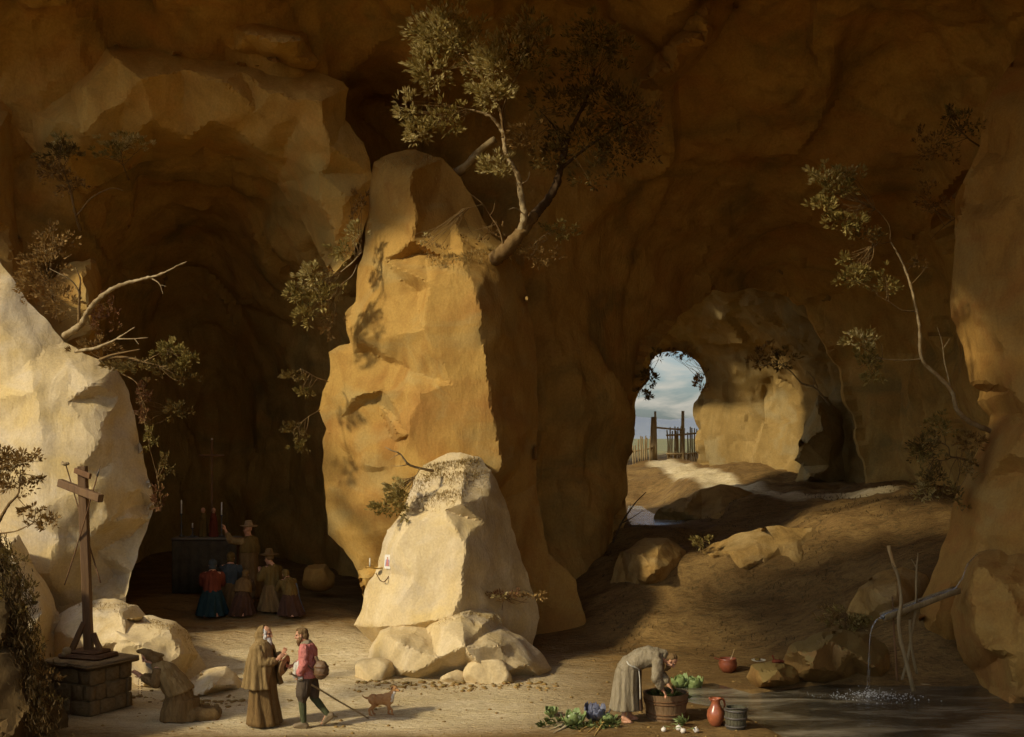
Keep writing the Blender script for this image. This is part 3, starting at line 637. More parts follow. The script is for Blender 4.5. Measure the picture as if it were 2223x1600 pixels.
rock('rock', [(798, 1450), (803, 1410), (825, 1370), (850, 1358), (920, 1350), (960, 1330), (1000, 1316), (1040, 1316), (1075, 1330), (1090, 1360), (1140, 1385), (1175, 1415), (1197, 1450), (1190, 1500), (1050, 1510), (900, 1510), (815, 1495)],
     [(838, 1380, 23.5), (842, 1440, 23.2), (868, 1400, 22.95), (880, 1460, 22.9), (960, 1365, 23.2), (955, 1430, 22.75), (1000, 1340, 23.4), (1012, 1400, 22.65), (1080, 1400, 23.05), (1150, 1450, 23.2), (900, 1460, 22.8), (1050, 1465, 22.75)],
     'pale_rock', 24.2, 1.9, 1.5, 4.5, 0.03, 1.4, 41.0, k=1.0, label='broad pale boulder lying before the tall pale rock', cat='rock')
rock('rock', [(80, 1420), (92, 1370), (130, 1330), (180, 1303), (250, 1300), (300, 1315), (325, 1345), (345, 1420), (320, 1510), (100, 1510)],
     [(130, 1370, 22.9), (190, 1330, 23.0), (260, 1325, 22.9), (200, 1400, 22.5), (280, 1400, 22.4)], 'pale_rock', 23.6, 2.1, 1.2, 6, 0.045, 1.3, 51.0, k=1.3, label='pale mossy boulder directly behind the wooden cross', cat='rock')
rock('rock', [(200, 1430), (215, 1385), (245, 1350), (330, 1336), (380, 1350), (405, 1370), (432, 1420), (458, 1478), (445, 1515), (215, 1515)],
     [(250, 1370, 22.5), (290, 1400, 22.0), (300, 1355, 22.7), (370, 1370, 22.5), (390, 1420, 22.2), (340, 1460, 21.8)], 'pale_rock', 23.2, 2.05, 1.2, 6, 0.04, 1.3, 61.0, k=1.3, label='pale rounded boulder behind the kneeling hermit', cat='rock')
rock('rock', [(-150, 1150), (0, 1160), (40, 1160), (75, 1230), (110, 1290), (126, 1330), (110, 1440), (-150, 1470)],
     [(20, 1190, 22.5), (50, 1260, 22.1), (0, 1300, 21.9), (90, 1330, 22.2), (60, 1400, 21.8), (-80, 1300, 21.8)], 'pale_rock', 23.1, 2.2, 1.2, 7, 0.05, 1.1, 71.0, k=1.3, label='pale wedge of rock at the left picture edge beneath the cliff', cat='rock')
rock('rock_arch', [(22, 258), (60, 236), (95, 232), (150, 185), (185, 150), (222, 90), (330, 104), (480, 128), (600, 150), (700, 160), (745, 178), (757, 192), (750, 260), (790, 310), (808, 380), (798, 470), (760, 560), (720, 600), (690, 540, 31), (655, 470, 31.2), (600, 400, 31.2), (520, 350, 31.2), (430, 335, 31.2), (330, 345, 31), (250, 380, 30.6), (190, 420, 30.2), (140, 400, 29.8), (80, 340, 29.4)],
     [(190, 190, 28.2), (240, 120, 28.3), (185, 280, 28.3), (300, 170, 28.0), (330, 260, 28.6), (480, 180, 28.2), (470, 260, 28.8), (120, 270, 28.5), (590, 200, 28.3), (600, 270, 28.7), (690, 220, 28.3), (660, 330, 28.9), (720, 320, 28.5), (700, 430, 28.9), (755, 430, 28.8), (735, 520, 29.2), (260, 330, 29.2), (400, 300, 29.3), (560, 320, 29.4)], 'arch_rock', 29.3, 0, 1.6, 7, 0.06, 0.7, 141.0, label='broad ochre rock arch sweeping over the dark left hollow', cat='rock arch', k=1.0)
rock('rock_ledge', [(478, 88), (500, 60), (548, 42), (600, 55), (664, 72), (675, 105), (690, 140), (640, 150), (560, 120), (510, 112)],
     [(545, 75, 27.9), (600, 85, 27.7), (650, 90, 28.0), (580, 108, 28.1), (640, 125, 28.3)], 'arch_rock', 29.0, 0, 1.2, 7, 0.05, 1.1, 151.0, label='jutting brown boulder near the top left of the roof', cat='rock ledge', k=1.2)
rock('rock_ledge', [(1375, 190), (1400, 150), (1430, 110), (1470, 70), (1510, 20), (1560, -40), (1640, -40), (1560, 80), (1500, 150), (1440, 200), (1400, 240)],
     [(1420, 160, 28.0), (1470, 105, 27.6), (1530, 30, 27.2), (1460, 150, 28.2), (1540, 70, 27.6)], 'brown_rock', 29.2, 0, 1.4, 8, 0.08, 0.9, 171.0, label='slanting rock ridge under the roof right of the tree', cat='rock ledge', k=1.2)
for nm_, outl_, inn_, mt_, Ye_, sd_, lb_ in (
  ('earth_mound', [(1412, 1140), (1430, 1106), (1470, 1088), (1520, 1062), (1565, 1052), (1610, 1060), (1650, 1080), (1710, 1100), (1720, 1140), (1520, 1175), (1440, 1165)], [(1480, 1105, 37.6), (1560, 1075, 37.8), (1620, 1090, 37.6), (1560, 1130, 37.0), (1660, 1120, 37.4)], 'mound_earth', 38.3, 191.0, 'golden earth mound beside the stream under the arch'),
  ('earth_mound', [(1478, 1270), (1500, 1206), (1545, 1180), (1610, 1156), (1690, 1140), (1760, 1150), (1815, 1190), (1830, 1260), (1700, 1290), (1560, 1290)], [(1545, 1205, 31.2), (1640, 1175, 31.4), (1730, 1175, 31.3), (1620, 1225, 30.8), (1740, 1230, 30.8)], 'mound_earth', 32.0, 201.0, 'broad golden earth mound in the middle of the right slope'),
  ('earth_mound', [(1318, 1280), (1345, 1195), (1400, 1165), (1450, 1168), (1488, 1195), (1500, 1250), (1450, 1300), (1370, 1310)], [(1370, 1205, 31.0), (1430, 1190, 31.0), (1420, 1240, 30.4)], 'mound_earth', 31.8, 211.0, 'dark rounded mound at the left foot of the arch'),
  ('earth_mound', [(1835, 1330), (1862, 1275), (1905, 1245), (1960, 1232), (2010, 1250), (2040, 1330), (1960, 1390), (1870, 1380)], [(1890, 1275, 27.4), (1950, 1260, 27.4), (1940, 1310, 26.9)], 'mound_earth', 28.2, 221.0, 'brown mound behind the poles of the trough')):
    rock(nm_, outl_, inn_, mt_, Ye_, -0.75, 1.5, 6.5, 0.06, 1.0, sd_, label=lb_, cat='mound', fs=60.0, fj=0.06)
def stone(name, px, py, wpx, hpx, mat, label, seed, Yf=None, cat='stone'):
    base = fl(px, py) if Yf is None else W(px, py, Yf); Y = base.y; w = wpx * Y / F / 2; h = hpx * Y / F
    bm = bmesh.new(); bmesh.ops.create_icosphere(bm, subdivisions=4, radius=1.0)
    rs = random.Random(seed); 
    planes = [(Vector((rs.gauss(0, 1), rs.gauss(0, 1), rs.gauss(0.3, .8))).normalized(), rs.uniform(.62, .85)) for _ in range(9)]
    for v in bm.verts:
        for n, d in planes:
            e = v.co.dot(n) - d
            if e > 0: v.co -= n * e
        v.co = Vector((v.co.x * w * 1.2, v.co.y * w * 0.9, v.co.z * h * 0.85 + h * 0.3))
        v.co += v.co.normalized() * rocky(v.co, 0.06 * max(w, h), 2.5 / max(w, .2), seed)
    o = link(name, mesh_of(name, bm), MATS[mat]); o.location = (base.x, base.y + w * .4, base.z - h * .05); return tag(o, label, cat)
rock('stone', [(368, 1512), (392, 1482), (420, 1472), (448, 1452), (492, 1447), (512, 1462), (530, 1492), (535, 1522), (460, 1530), (380, 1528)], [(410, 1488, 22.6), (450, 1462, 22.9), (490, 1458, 22.9), (470, 1490, 22.3), (510, 1485, 22.7), (420, 1512, 22.2)], 'pale_rock', 23.2, 1.2, .8, 5, 0.02, 2.0, 181.0, k=1.2, label='low pale stone between the kneeling hermit and the caped monk', cat='stone')
stone('stone', 812, 1478, 88, 42, 'pale_rock', 'flat pale stone at the left foot of the broad boulder', 2)
stone('stone', 1060, 1482, 92, 48, 'pale_rock', 'knobbly stone at the right front of the broad boulder', 3)
stone('stone', 985, 1480, 50, 22, 'pale_rock', 'small flat stone left of the knobbly one by the boulder', 4)
stone('stone', 690, 1262, 70, 40, 'umber_rock', 'dim stone right of the praying group in the dark hollow', 5, 31.5)
# right-hand cliff, in two masses with the spring between them
rock('cliff', [(2135, 225), (2122, 330), (2095, 390), (2074, 430), (2070, 500), (2069, 600), (2066, 690), (2085, 730), (2098, 765), (2108, 830), (2130, 845), (2125, 870), (2150, 905), (2135, 950), (2110, 1010), (2085, 1050), (2070, 1100), (2060, 1150), (2035, 1220), (1998, 1300), (1990, 1380), (2000, 1470), (2080, 1560), (2900, 1600, 23), (2900, -60, 21), (2500, -60, 22.5), (2250, 60)],
     [(2150, 330, 25.0), (2140, 480, 24.4), (2095, 440, 25.3), (2100, 600, 24.7), (2150, 700, 24.2), (2110, 690, 24.6), (2140, 830, 24.4), (2190, 560, 24.0), (2200, 850, 23.7), (2190, 980, 23.4), (2130, 1040, 24.4), (2100, 1120, 24.5), (2120, 1180, 24.1), (2060, 1260, 24.3), (2030, 1350, 24.2), (2200, 1150, 23.3), (2230, 300, 23.8), (2350, 600, 22.8), (2350, 1100, 22.5), (2600, 600, 21), (2600, 1200, 21)],
     'umber_rock', 25.2, 1.4, 3.5, 8, 0.06, 0.8, 81.0, k=1.1, label='tall brown cliff along the right edge of the picture', cat='cliff')
rock('rock', [(2075, 1285), (2098, 1235), (2120, 1205), (2150, 1195), (2223, 1180), (2500, 1170), (2600, 1640), (2130, 1640), (2110, 1460), (2090, 1440), (2070, 1380), (2062, 1330)],
     [(2120, 1230, 23.0), (2110, 1300, 22.6), (2125, 1400, 22.5), (2180, 1260, 22.3), (2200, 1420, 21.9), (2350, 1350, 21.5), (2400, 1550, 21.5), (2180, 1560, 22.2)],
     'umber_rock', 24.0, 1.2, 2.0, 7, 0.07, 1.0, 91.0, k=1.2, label='rounded brown rock under the spring at the right edge', cat='rock')
rock('rock', [(1688, 1470), (1700, 1430), (1720, 1402), (1770, 1378), (1830, 1365), (1880, 1372), (1930, 1400), (1960, 1450), (1950, 1500), (1800, 1510), (1720, 1500)],
     [(1730, 1415, 23.2), (1765, 1455, 22.9), (1800, 1390, 23.4), (1770, 1410, 23.0), (1850, 1420, 23.3), (1900, 1450, 23.2)], 'wet_rock', 24.6, 1.4, 1.3, 6, 0.04, 1.4, 101.0, k=1.4, label='brown angular boulder at the pool edge below the spout', cat='rock')
rock('rock', [(1622, 1470), (1632, 1445), (1670, 1436), (1705, 1442), (1735, 1462), (1730, 1485), (1690, 1500), (1640, 1500)],
     [(1645, 1458, 22.6), (1690, 1455, 22.5), (1700, 1475, 22.5), (1660, 1482, 22.3)], 'wet_rock', 23.2, 1.6, 0.7, 5, 0.03, 2.0, 111.0, label='low flat-topped stone in the pool with food laid on it', cat='rock')
rock('rock', [(1725, 1045), (1738, 1010), (1722, 1000), (1740, 940), (1760, 880), (1775, 855), (1810, 862), (1835, 890), (1845, 960), (1850, 1040), (1830, 1065), (1740, 1065)],
     [(1750, 960, 41.5), (1772, 880, 41.8), (1785, 930, 41.2), (1760, 1030, 41.4), (1815, 960, 41.6)], 'inner_rock', 42.6, 0, 2.0, 6, 0.12, 0.9, 121.0, label='upright rock standing at the back of the arch', cat='rock')
# rock shadowing the foreground, off the left edge: the bank and the outcrop it belongs to
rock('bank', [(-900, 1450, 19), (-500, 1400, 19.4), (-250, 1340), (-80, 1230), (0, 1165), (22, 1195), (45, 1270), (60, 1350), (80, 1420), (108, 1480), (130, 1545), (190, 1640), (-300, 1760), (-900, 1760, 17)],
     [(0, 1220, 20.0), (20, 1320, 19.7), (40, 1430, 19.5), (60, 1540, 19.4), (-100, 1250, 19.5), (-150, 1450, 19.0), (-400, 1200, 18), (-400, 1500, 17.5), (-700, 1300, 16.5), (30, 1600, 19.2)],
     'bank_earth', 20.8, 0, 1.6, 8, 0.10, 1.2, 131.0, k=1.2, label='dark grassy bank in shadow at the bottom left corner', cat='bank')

from mathutils.bvhtree import BVHTree
def obj_by_label(s): return next(o for o in bpy.data.objects if s in str(o.get('label', '')))
_bvh = {}
def hit(px, py, o):
    if o.name not in _bvh:
        me = o.data; _bvh[o.name] = BVHTree.FromPolygons([v.co.copy() for v in me.vertices], [tuple(p.vertices) for p in me.polygons])
    c = Vector((0, 0, HC)); d = (W(px, py, 10) - c).normalized(); l, n, _, _ = _bvh[o.name].ray_cast(c, d)
    if l is None: return None, Vector((0, -1, 0))
    return l, (n if n.dot(d) < 0 else -n)

# ------------------------------------------------------------ plants
def spline(pts, n=6):
    P = [Vector(p) for p in pts]; out = []
    for i in range(len(P) - 1):
        a = P[max(i - 1, 0)]; b = P[i]; c = P[i + 1]; d = P[min(i + 2, len(P) - 1)]
        for k in range(n):
            t = k / n
            out.append(0.5 * ((2 * b) + (c - a) * t + (2 * a - 5 * b + 4 * c - d) * t * t + (3 * b - a - 3 * c + d) * t ** 3))
    out.append(P[-1]); return out
def tube_geo(v, f, pts, r0, r1, seg=7, wob=0.15, tip=True):
    n = len(pts); up = Vector((0.3, 0.9, 0.2)); base = len(v)
    for i, p in enumerate(pts):
        t = (pts[min(i + 1, n - 1)] - pts[max(i - 1, 0)]).normalized()
        x = t.cross(up)
        if x.length < 1e-4: x = t.cross(Vector((1, 0, 0)))
        x.normalize(); y = t.cross(x); r = r0 + (r1 - r0) * (i / max(1, n - 1))
        r *= 1 + wob * noise.noise(p * 3.0 / max(r0, .02) * .1)
        for k in range(seg):
            a = 2 * math.pi * k / seg; v.append(p + (x * math.cos(a) + y * math.sin(a)) * r * (1 + wob * .6 * math.sin(3 * a + i)))
    for i in range(n - 1):
        for k in range(seg):
            a = base + i * seg + k; b = base + i * seg + (k + 1) % seg; f.append((a, b, b + seg, a + seg))
    f.append(tuple(base + k for k in reversed(range(seg)))); f.append(tuple(base + (n - 1) * seg + k for k in range(seg)))
def tube(name, pts, r0, r1, mat, parent=None, seg=8, n=5, jit=0.0, wob=0.15):
    n = n * 3 if 'bark' in mat and r0 > .03 else n; seg = 12 if 'bark' in mat and r0 > .03 else seg
    P = spline(pts, n) if n > 1 else [Vector(p) for p in pts]
    if jit: P = [p + Vector((noise.noise(p * 2.3), noise.noise(p * 2.3 + Vector((5, 5, 5))), noise.noise(p * 2.3 + Vector((9, 1, 3))))) * jit for p in P]
    v, f = [], []; tube_geo(v, f, P, r0, r1, seg, wob)
    o = pd(name, v, f, MATS[mat], parent)
    if 'bark' in mat and r0 > .03:   # ridged bark
        nn = [q.normal.copy() for q in o.data.vertices]
        for q, n_ in zip(o.data.vertices, nn): q.co += n_ * r0 * (.22 * noise.noise(q.co * (1.2 / r0)) + .14 * noise.noise(q.co * (3.1 / r0)))
    return o
def leaves(name, clusters, size, mat, parent, seed=1, bias=Vector((-.25, -.5, .45)), aspect=0.42, light=Vector((-.6, -.3, .7))):
    "clusters: (centre, radii, count); each leaf is a small folded blade"
    rs = random.Random(seed); v = []; f = []; tone = []
    for c, rad, n in clusters:
        # sub-clumps make an uneven outline with gaps
        nsub = max(4, n // 16); subs = []
        for _ in range(nsub):
            d = Vector((rs.gauss(0, 1), rs.gauss(0, 1), rs.gauss(0, 1))).normalized() * rs.uniform(.3, 1.35)
            subs.append((Vector((d.x * rad[0], d.y * rad[1], d.z * rad[2])), rs.uniform(.12, .36), rs.uniform(-.25, .25)))
        for _ in range(n):
            s, q, tn = rs.choice(subs)
            d = Vector((rs.gauss(0, 1), rs.gauss(0, 1), rs.gauss(0, 1))).normalized() * (rs.random() ** .5)
            p = c + s + Vector((d.x * rad[0], d.y * rad[1], d.z * rad[2])) * q
            ax = (d * .8 + s.normalized() * .7 + bias * .9 + Vector((rs.gauss(0, .3), rs.gauss(0, .3), rs.gauss(0, .3)))).normalized()
            side = ax.cross(Vector((rs.gauss(0, 1), rs.gauss(0, 1), rs.gauss(0, 1)))).normalized(); nrm = ax.cross(side)
            l = size * rs.uniform(.45, 1.35); w = l * aspect * rs.uniform(.7, 1.2); b = len(v)
            v += [p, p + ax * l * .45 + side * w * .5 + nrm * w * .18, p + ax * l, p + ax * l * .45 - side * w * .5 + nrm * w * .18]
            f += [(b, b + 1, b + 2), (b, b + 2, b + 3)]
            t = min(1, max(0, .45 + tn + rs.gauss(0, .2)))
            tone += [t] * 4
    me = bpy.data.meshes.new(name); me.from_pydata([tuple(p) for p in v], [], f); me.update()
    at = me.attributes.new('tone', 'FLOAT', 'POINT'); at.data.foreach_set('value', np.array(tone, np.float32))
    return link(name, me, MATS[mat], parent, False)
def plant(name, label, cat, base, branches, crowns, size=0.12, seed=1, group=None, bark='bark_brown', dens=3.2, twig=0.008):
    """branches: (pixel path with depth, r0, r1, bark); crowns: (px, py, Y, rx px, ry px, count, leaf material, leaf size)"""
    e = empty(name, W(*base), 0, label, cat, group)
    allp = []
    for i, b in enumerate(branches):
        P = [W(*p) for p in b[0]]
        o = tube('trunk' if i == 0 else 'branch', P, b[1] * .72, b[2] * .72, b[3] if len(b) > 3 else bark, None, 7, 5, 0.02)
        child_at(o, e); allp += spline(P, 4)
    bym = {}; rs = random.Random(seed)
    for c in crowns:
        ctr = W(c[0], c[1], c[2]); k = c[2] / F
        bym.setdefault((c[6] if len(c) > 6 else 'leaf_olive', c[7] if len(c) > 7 else size), []).append((ctr, (c[3] * k, 0.75 * max(c[3], c[4]) * k, c[4] * k), int(c[5] * dens)))
    for (m, sz), cl in bym.items():
        tag(child_at(leaves('crown', cl, sz * .92, m, None, seed), e), kind='stuff')
        # twigs from the nearest bough into each clump
        v, f = [], []
        for ctr, rad, n in cl:
            if not allp: continue
            q = min(allp, key=lambda p: (p - ctr).length)
            near = sorted(allp, key=lambda p: (p - ctr).length)[:5]
            for _ in range(5):
                q = rs.choice(near); tip = ctr + Vector((rs.uniform(-.8, .8) * rad[0], rs.uniform(-.8, .8) * rad[1], rs.uniform(-.7, .9) * rad[2]))
                mid = (q + tip) * .5 + Vector((rs.gauss(0, .06), rs.gauss(0, .06), rs.gauss(-.03, .06)))
                tube_geo(v, f, spline([q, mid, tip], 4), twig, twig * .35, 5)
        if v: tag(child_at(pd('twigs', v, f, MATS[bark]), e), kind='stuff')
    return e

# the tree on the pillar: a pale slender stem to the left, a dark leaning trunk to the right
T = 27.9
plant('tree', 'twisted tree with pale stem and dark trunk growing on top of the pillar', 'tree', (1100, 548, T + .3),
      [([(1075, 560, T + .6), (1100, 540, T), (1135, 500, T - .3), (1160, 465, T - .2)], .24, .15, 'bark_brown'),
       ([(1128, 505, T - .3), (1138, 465, T - .5), (1128, 400, T - .5), (1122, 378, T - .6), (1098, 330, T - .6), (1090, 285, T - .6), (1065, 255, T - .7), (1030, 240, T - .8), (1010, 235, T - .9)], .115, .02, 'bark_pale'),
       ([(1092, 300, T - .6), (1088, 250, T - .6), (1070, 200, T - .5), (1020, 140, T - .5), (985, 95, T - .4)], .055, .012, 'bark_brown'),
       ([(1088, 262, T - .6), (1100, 210, T - .3), (1130, 150, T - .2), (1150, 90, T)], .035, .01, 'bark_brown'),
       ([(1150, 480, T - .2), (1185, 440, T), (1210, 395, T + .2), (1222, 340, T + .3), (1240, 280, T + .4), (1275, 210, T + .5), (1290, 150, T + .6)], .16, .02, 'bark_dark'),
       ([(1215, 370, T + .3), (1260, 330, T + .2), (1320, 290, T + .2), (1380, 260, T + .1)], .06, .012, 'bark_dark'),
       ([(1225, 330, T + .3), (1205, 280, T + .2), (1170, 240, T + .1)], .05, .012, 'bark_dark'),
       ([(1130, 400, T - .5), (1145, 390, T - .7), (1150, 370, T - .8)], .02, .006, 'bark_pale'),
       ([(1138, 465, T - .5), (1120, 452, T - .8), (1105, 455, T - .9)], .02, .005, 'bark_pale')],
      [(955, 65, T - .3, 62, 48, 420, 'leaf_pale', .15), (930, 150, T - .4, 38, 40, 220, 'leaf_pale', .15), (1010, 95, T - .2, 55, 45, 240, 'leaf_pale', .14),
       (1080, 140, T - .5, 58, 58, 420, 'leaf_pale', .14), (1060, 200, T - .6, 45, 35, 180, 'leaf_pale', .14), (1150, 60, T, 40, 35, 160, 'leaf_pale', .14), (1155, 120, T, 50, 40, 180, 'leaf_olive', .14),
       (885, 235, T - .8, 22, 28, 70, 'leaf_pale', .13), (905, 280, T - .9, 40, 22, 110, 'leaf_pale', .13), (965, 262, T - .8, 55, 32, 150, 'leaf_olive', .13),
       (1085, 362, T - .9, 36, 22, 120, 'leaf_pale', .12), (1300, 75, T + .5, 60, 38, 220, 'leaf_olive', .13), (1260, 120, T + .5, 50, 40, 200, 'leaf_olive', .13), (1345, 110, T + .5, 35, 30, 110, 'leaf_olive', .13),
       (1290, 200, T + .5, 80, 45, 210, 'leaf_dark', .14), (1210, 230, T + .2, 60, 45, 130, 'leaf_dark', .14), (1350, 235, T + .3, 70, 45, 210, 'leaf_dark', .14), (1260, 300, T + .3, 70, 40, 180, 'leaf_dark', .14),
       (1340, 320, T + .2, 60, 45, 150, 'leaf_dark', .14), (1200, 335, T + .2, 45, 40, 110, 'leaf_dark', .14), (1290, 380, T + .1, 45, 35, 75, 'leaf_dark', .13), (1400, 300, T + .3, 40, 60, 200, 'leaf_brown', .13),
       (1150, 300, T, 40, 30, 130, 'leaf_brown', .12)], seed=3)
plant('bush', 'bare forked twig and low shrubs on the pillar ledge left of the tree', 'bush', (1090, 520, T + .2),
      [([(1092, 530, T), (1082, 495, T - .1), (1062, 462, T - .2), (1045, 440, T - .3), (1020, 420, T - .4)], .035, .007, 'bark_brown'), ([(1048, 444, T - .3), (1025, 450, T - .4), (1002, 455, T - .4)], .015, .005, 'bark_brown'), ([(1066, 466, T - .2), (1072, 455, T - .3), (1074, 440, T - .3)], .015, .005, 'bark_brown')],
      [(930, 545, T, 40, 14, 26, 'leaf_brown', .09), (915, 520, T, 22, 12, 14, 'leaf_pale', .08), (1010, 518, T + .2, 60, 12, 30, 'leaf_brown', .09), (1070, 505, T + .3, 30, 18, 22, 'leaf_brown', .09)], seed=4)
plant('dead_branch', 'thick pale broken limb behind the tree on top of the pillar', 'dead branch', (1000, 372, 29.6),
      [([(985, 380, 29.8), (1010, 362, 29.4), (1040, 330, 29.2), (1075, 302, 29.1)], .17, .11, 'wood_grey')], [], seed=2)
plant('bush', 'low scrub on the ledge right of the pillar tree', 'bush', (1190, 520, T + 1.2),
      [([(1160, 530, T + 1.2), (1190, 505, T + 1.1), (1225, 492, T + 1.1)], .02, .006)],
      [(1210, 500, T + 1.1, 40, 16, 110, 'leaf_olive', .10), (1160, 550, T + .9, 50, 22, 110, 'leaf_brown', .1)], seed=5)
plant('shrub', 'leafy shrub with a pale root clinging to the left side of the pillar', 'shrub', (785, 560, 28.4),
      [([(786, 545, 28.4), (765, 570, 28.1), (740, 590, 28.0), (715, 605, 28.0)], .03, .008, 'bark_pale'), ([(775, 575, 28.2), (765, 598, 28), (748, 612, 27.9)], .016, .005, 'bark_pale')],
      [(675, 600, 27.9, 32, 22, 120, 'leaf_pale', .12), (640, 635, 27.9, 26, 14, 70, 'leaf_olive', .12), (690, 640, 28, 45, 28, 170, 'leaf_olive', .12), (665, 685, 28, 35, 20, 90, 'leaf_olive', .11), (715, 690, 28.2, 24, 36, 80, 'leaf_brown', .1),
       (770, 505, 28.4, 22, 18, 80, 'leaf_pale', .11), (745, 545, 28.3, 28, 18, 90, 'leaf_olive', .11), (775, 440, 28.7, 20, 30, 60, 'leaf_brown', .1)], seed=6)
plant('shrub', 'thin twigs hanging from the left edge of the pillar at mid height', 'shrub', (712, 830, 28.8),
      [([(712, 828, 28.8), (690, 820, 28.5), (668, 808, 28.3), (652, 800, 28.2)], .02, .005, 'bark_pale'), ([(696, 890, 28.8), (670, 905, 28.5), (645, 925, 28.4)], .015, .004, 'bark_brown')],
      [(640, 815, 28.2, 30, 14, 60, 'leaf_dark', .11), (660, 850, 28.4, 22, 14, 50, 'leaf_olive', .1), (640, 930, 28.4, 28, 22, 60, 'leaf_dark', .1), (650, 960, 28.4, 25, 16, 50, 'leaf_olive', .1)], seed=7)
# dead branch and bush by the pale rock
plant('shrub', 'pale dead branch with a green shrub beneath, left of the tall pale rock', 'shrub', (935, 1018, 26.6),
      [([(940, 1022, 26.8), (905, 1014, 26.4), (885, 1006, 26.2), (868, 985, 26.1), (850, 978, 26.0), (836, 970, 26)], .045, .008, 'bark_pale'), ([(888, 1008, 26.2), (868, 1012, 26.1), (848, 1011, 26)], .016, .004, 'bark_pale'), ([(868, 985, 26.1), (855, 992, 26), (846, 998, 26)], .012, .004, 'bark_pale'), ([(912, 1015, 26.4), (905, 1030, 26.3), (898, 1040, 26.2)], .014, .004, 'bark_pale')],
      [(855, 1060, 26.5, 24, 24, 130, 'leaf_pale', .10), (835, 1100, 26.6, 30, 22, 150, 'leaf_olive', .10), (872, 1085, 26.4, 22, 30, 110, 'leaf_olive', .10)], seed=8)
# dead boughs out of the left cliff
plant('dead_branch', 'long bare dead bough reaching right from the top of the pale cliff', 'dead branch', (150, 725, 26),
      [([(140, 728, 26.2), (175, 705, 25.8), (195, 670, 25.6), (225, 640, 25.4), (265, 618, 25.3), (310, 605, 25.2), (355, 592, 25.1), (405, 568, 25.0)], .10, .016, 'bark_pale'),
       ([(172, 705, 25.8), (172, 660, 25.7), (172, 630, 25.6), (175, 605, 25.6), (165, 580, 25.6)], .05, .012, 'bark_brown'), ([(172, 640, 25.6), (160, 615, 25.5), (140, 600, 25.4), (108, 582, 25.4)], .025, .006, 'bark_pale'),
       ([(325, 602, 25.2), (345, 615, 25.1), (355, 640, 25.1)], .022, .006, 'bark_pale'), ([(348, 618, 25.1), (362, 622, 25.1)], .01, .004, 'bark_pale')], [], seed=9)
plant('dead_branch', 'shorter pair of bare branches below the long dead bough', 'dead branch', (175, 765, 25.8),
      [([(165, 762, 25.9), (205, 756, 25.6), (240, 742, 25.5), (268, 725, 25.4), (292, 710, 25.3)], .055, .01, 'bark_pale'), ([(255, 735, 25.4), (290, 735, 25.3), (322, 733, 25.2)], .022, .006, 'bark_pale'), ([(292, 736, 25.3), (302, 748, 25.2)], .01, .004, 'bark_pale'),
       ([(215, 780, 25.7), (250, 768, 25.5), (280, 763, 25.4), (305, 758, 25.4)], .04, .01, 'bark_brown')], [], seed=10)
plant('bush', 'leafy bush hanging over the dark hollow from the pale cliff top', 'bush', (245, 790, 25.9),
      [([(225, 778, 25.9), (270, 775, 25.6), (310, 785, 25.4), (350, 795, 25.3)], .05, .012, 'bark_brown'), ([(310, 785, 25.4), (340, 770, 25.3), (370, 755, 25.3)], .02, .006)],
      [(365, 762, 25.3, 26, 20, 120, 'leaf_olive', .11), (400, 785, 25.3, 22, 22, 110, 'leaf_olive', .11), (345, 800, 25.4, 40, 20, 130, 'leaf_dark', .11), (395, 820, 25.4, 26, 16, 70, 'leaf_dark', .1), (300, 795, 25.5, 40, 15, 110, 'leaf_dark', .1), (200, 755, 25.9, 40, 18, 120, 'leaf_brown', .1), (245, 795, 25.9, 30, 10, 80, 'grass_dry', .1)], seed=11)
plant('creeper', 'reddish creeper trailing down the right edge of the pale cliff', 'creeper', (270, 815, 26),
      [([(262, 810, 26.0), (295, 830, 25.7), (310, 870, 25.6), (315, 920, 25.6), (325, 970, 25.7), (345, 1060, 25.8), (352, 1110, 25.8)], .018, .005, 'bark_brown')],
      [(308, 850, 25.6, 14, 26, 70, 'leaf_red', .09), (313, 900, 25.6, 14, 22, 50, 'leaf_red', .09), (322, 950, 25.6, 14, 26, 50, 'leaf_olive', .09), (345, 1085, 25.8, 20, 26, 50, 'leaf_red', .09), (375, 890, 26.3, 30, 22, 60, 'leaf_dark', .1), (355, 1010, 26.2, 16, 30, 50, 'leaf_dark', .09)], seed=12)
plant('bush', 'pale-tipped gnarled bush high on the wall at the upper left', 'bush', (150, 480, 28.0),
      [([(175, 500, 28.4), (160, 450, 28.0), (150, 400, 27.8), (135, 365, 27.7), (120, 330, 27.6)], .05, .012, 'bark_brown'), ([(165, 470, 28.1), (200, 430, 27.9), (240, 410, 27.9), (270, 415, 27.9)], .03, .008, 'bark_brown')],
      [(130, 300, 27.6, 20, 12, 50, 'leaf_pale', .11), (130, 330, 27.6, 45, 22, 170, 'leaf_dark', .11), (110, 370, 27.6, 40, 25, 120, 'leaf_brown', .11), (150, 400, 27.7, 35, 25, 90, 'leaf_brown', .1)], seed=13)
plant('bush', 'pale-leaved shrub right of the gnarled bush at the upper left', 'bush', (265, 360, 28.6),
      [([(280, 390, 29.0), (268, 360, 28.5), (262, 325, 28.3)], .03, .008, 'bark_brown')],
      [(265, 305, 28.2, 42, 16, 130, 'leaf_pale', .11), (300, 318, 28.3, 30, 14, 60, 'leaf_pale', .1), (245, 330, 28.3, 35, 22, 120, 'leaf_olive', .11)], seed=14)
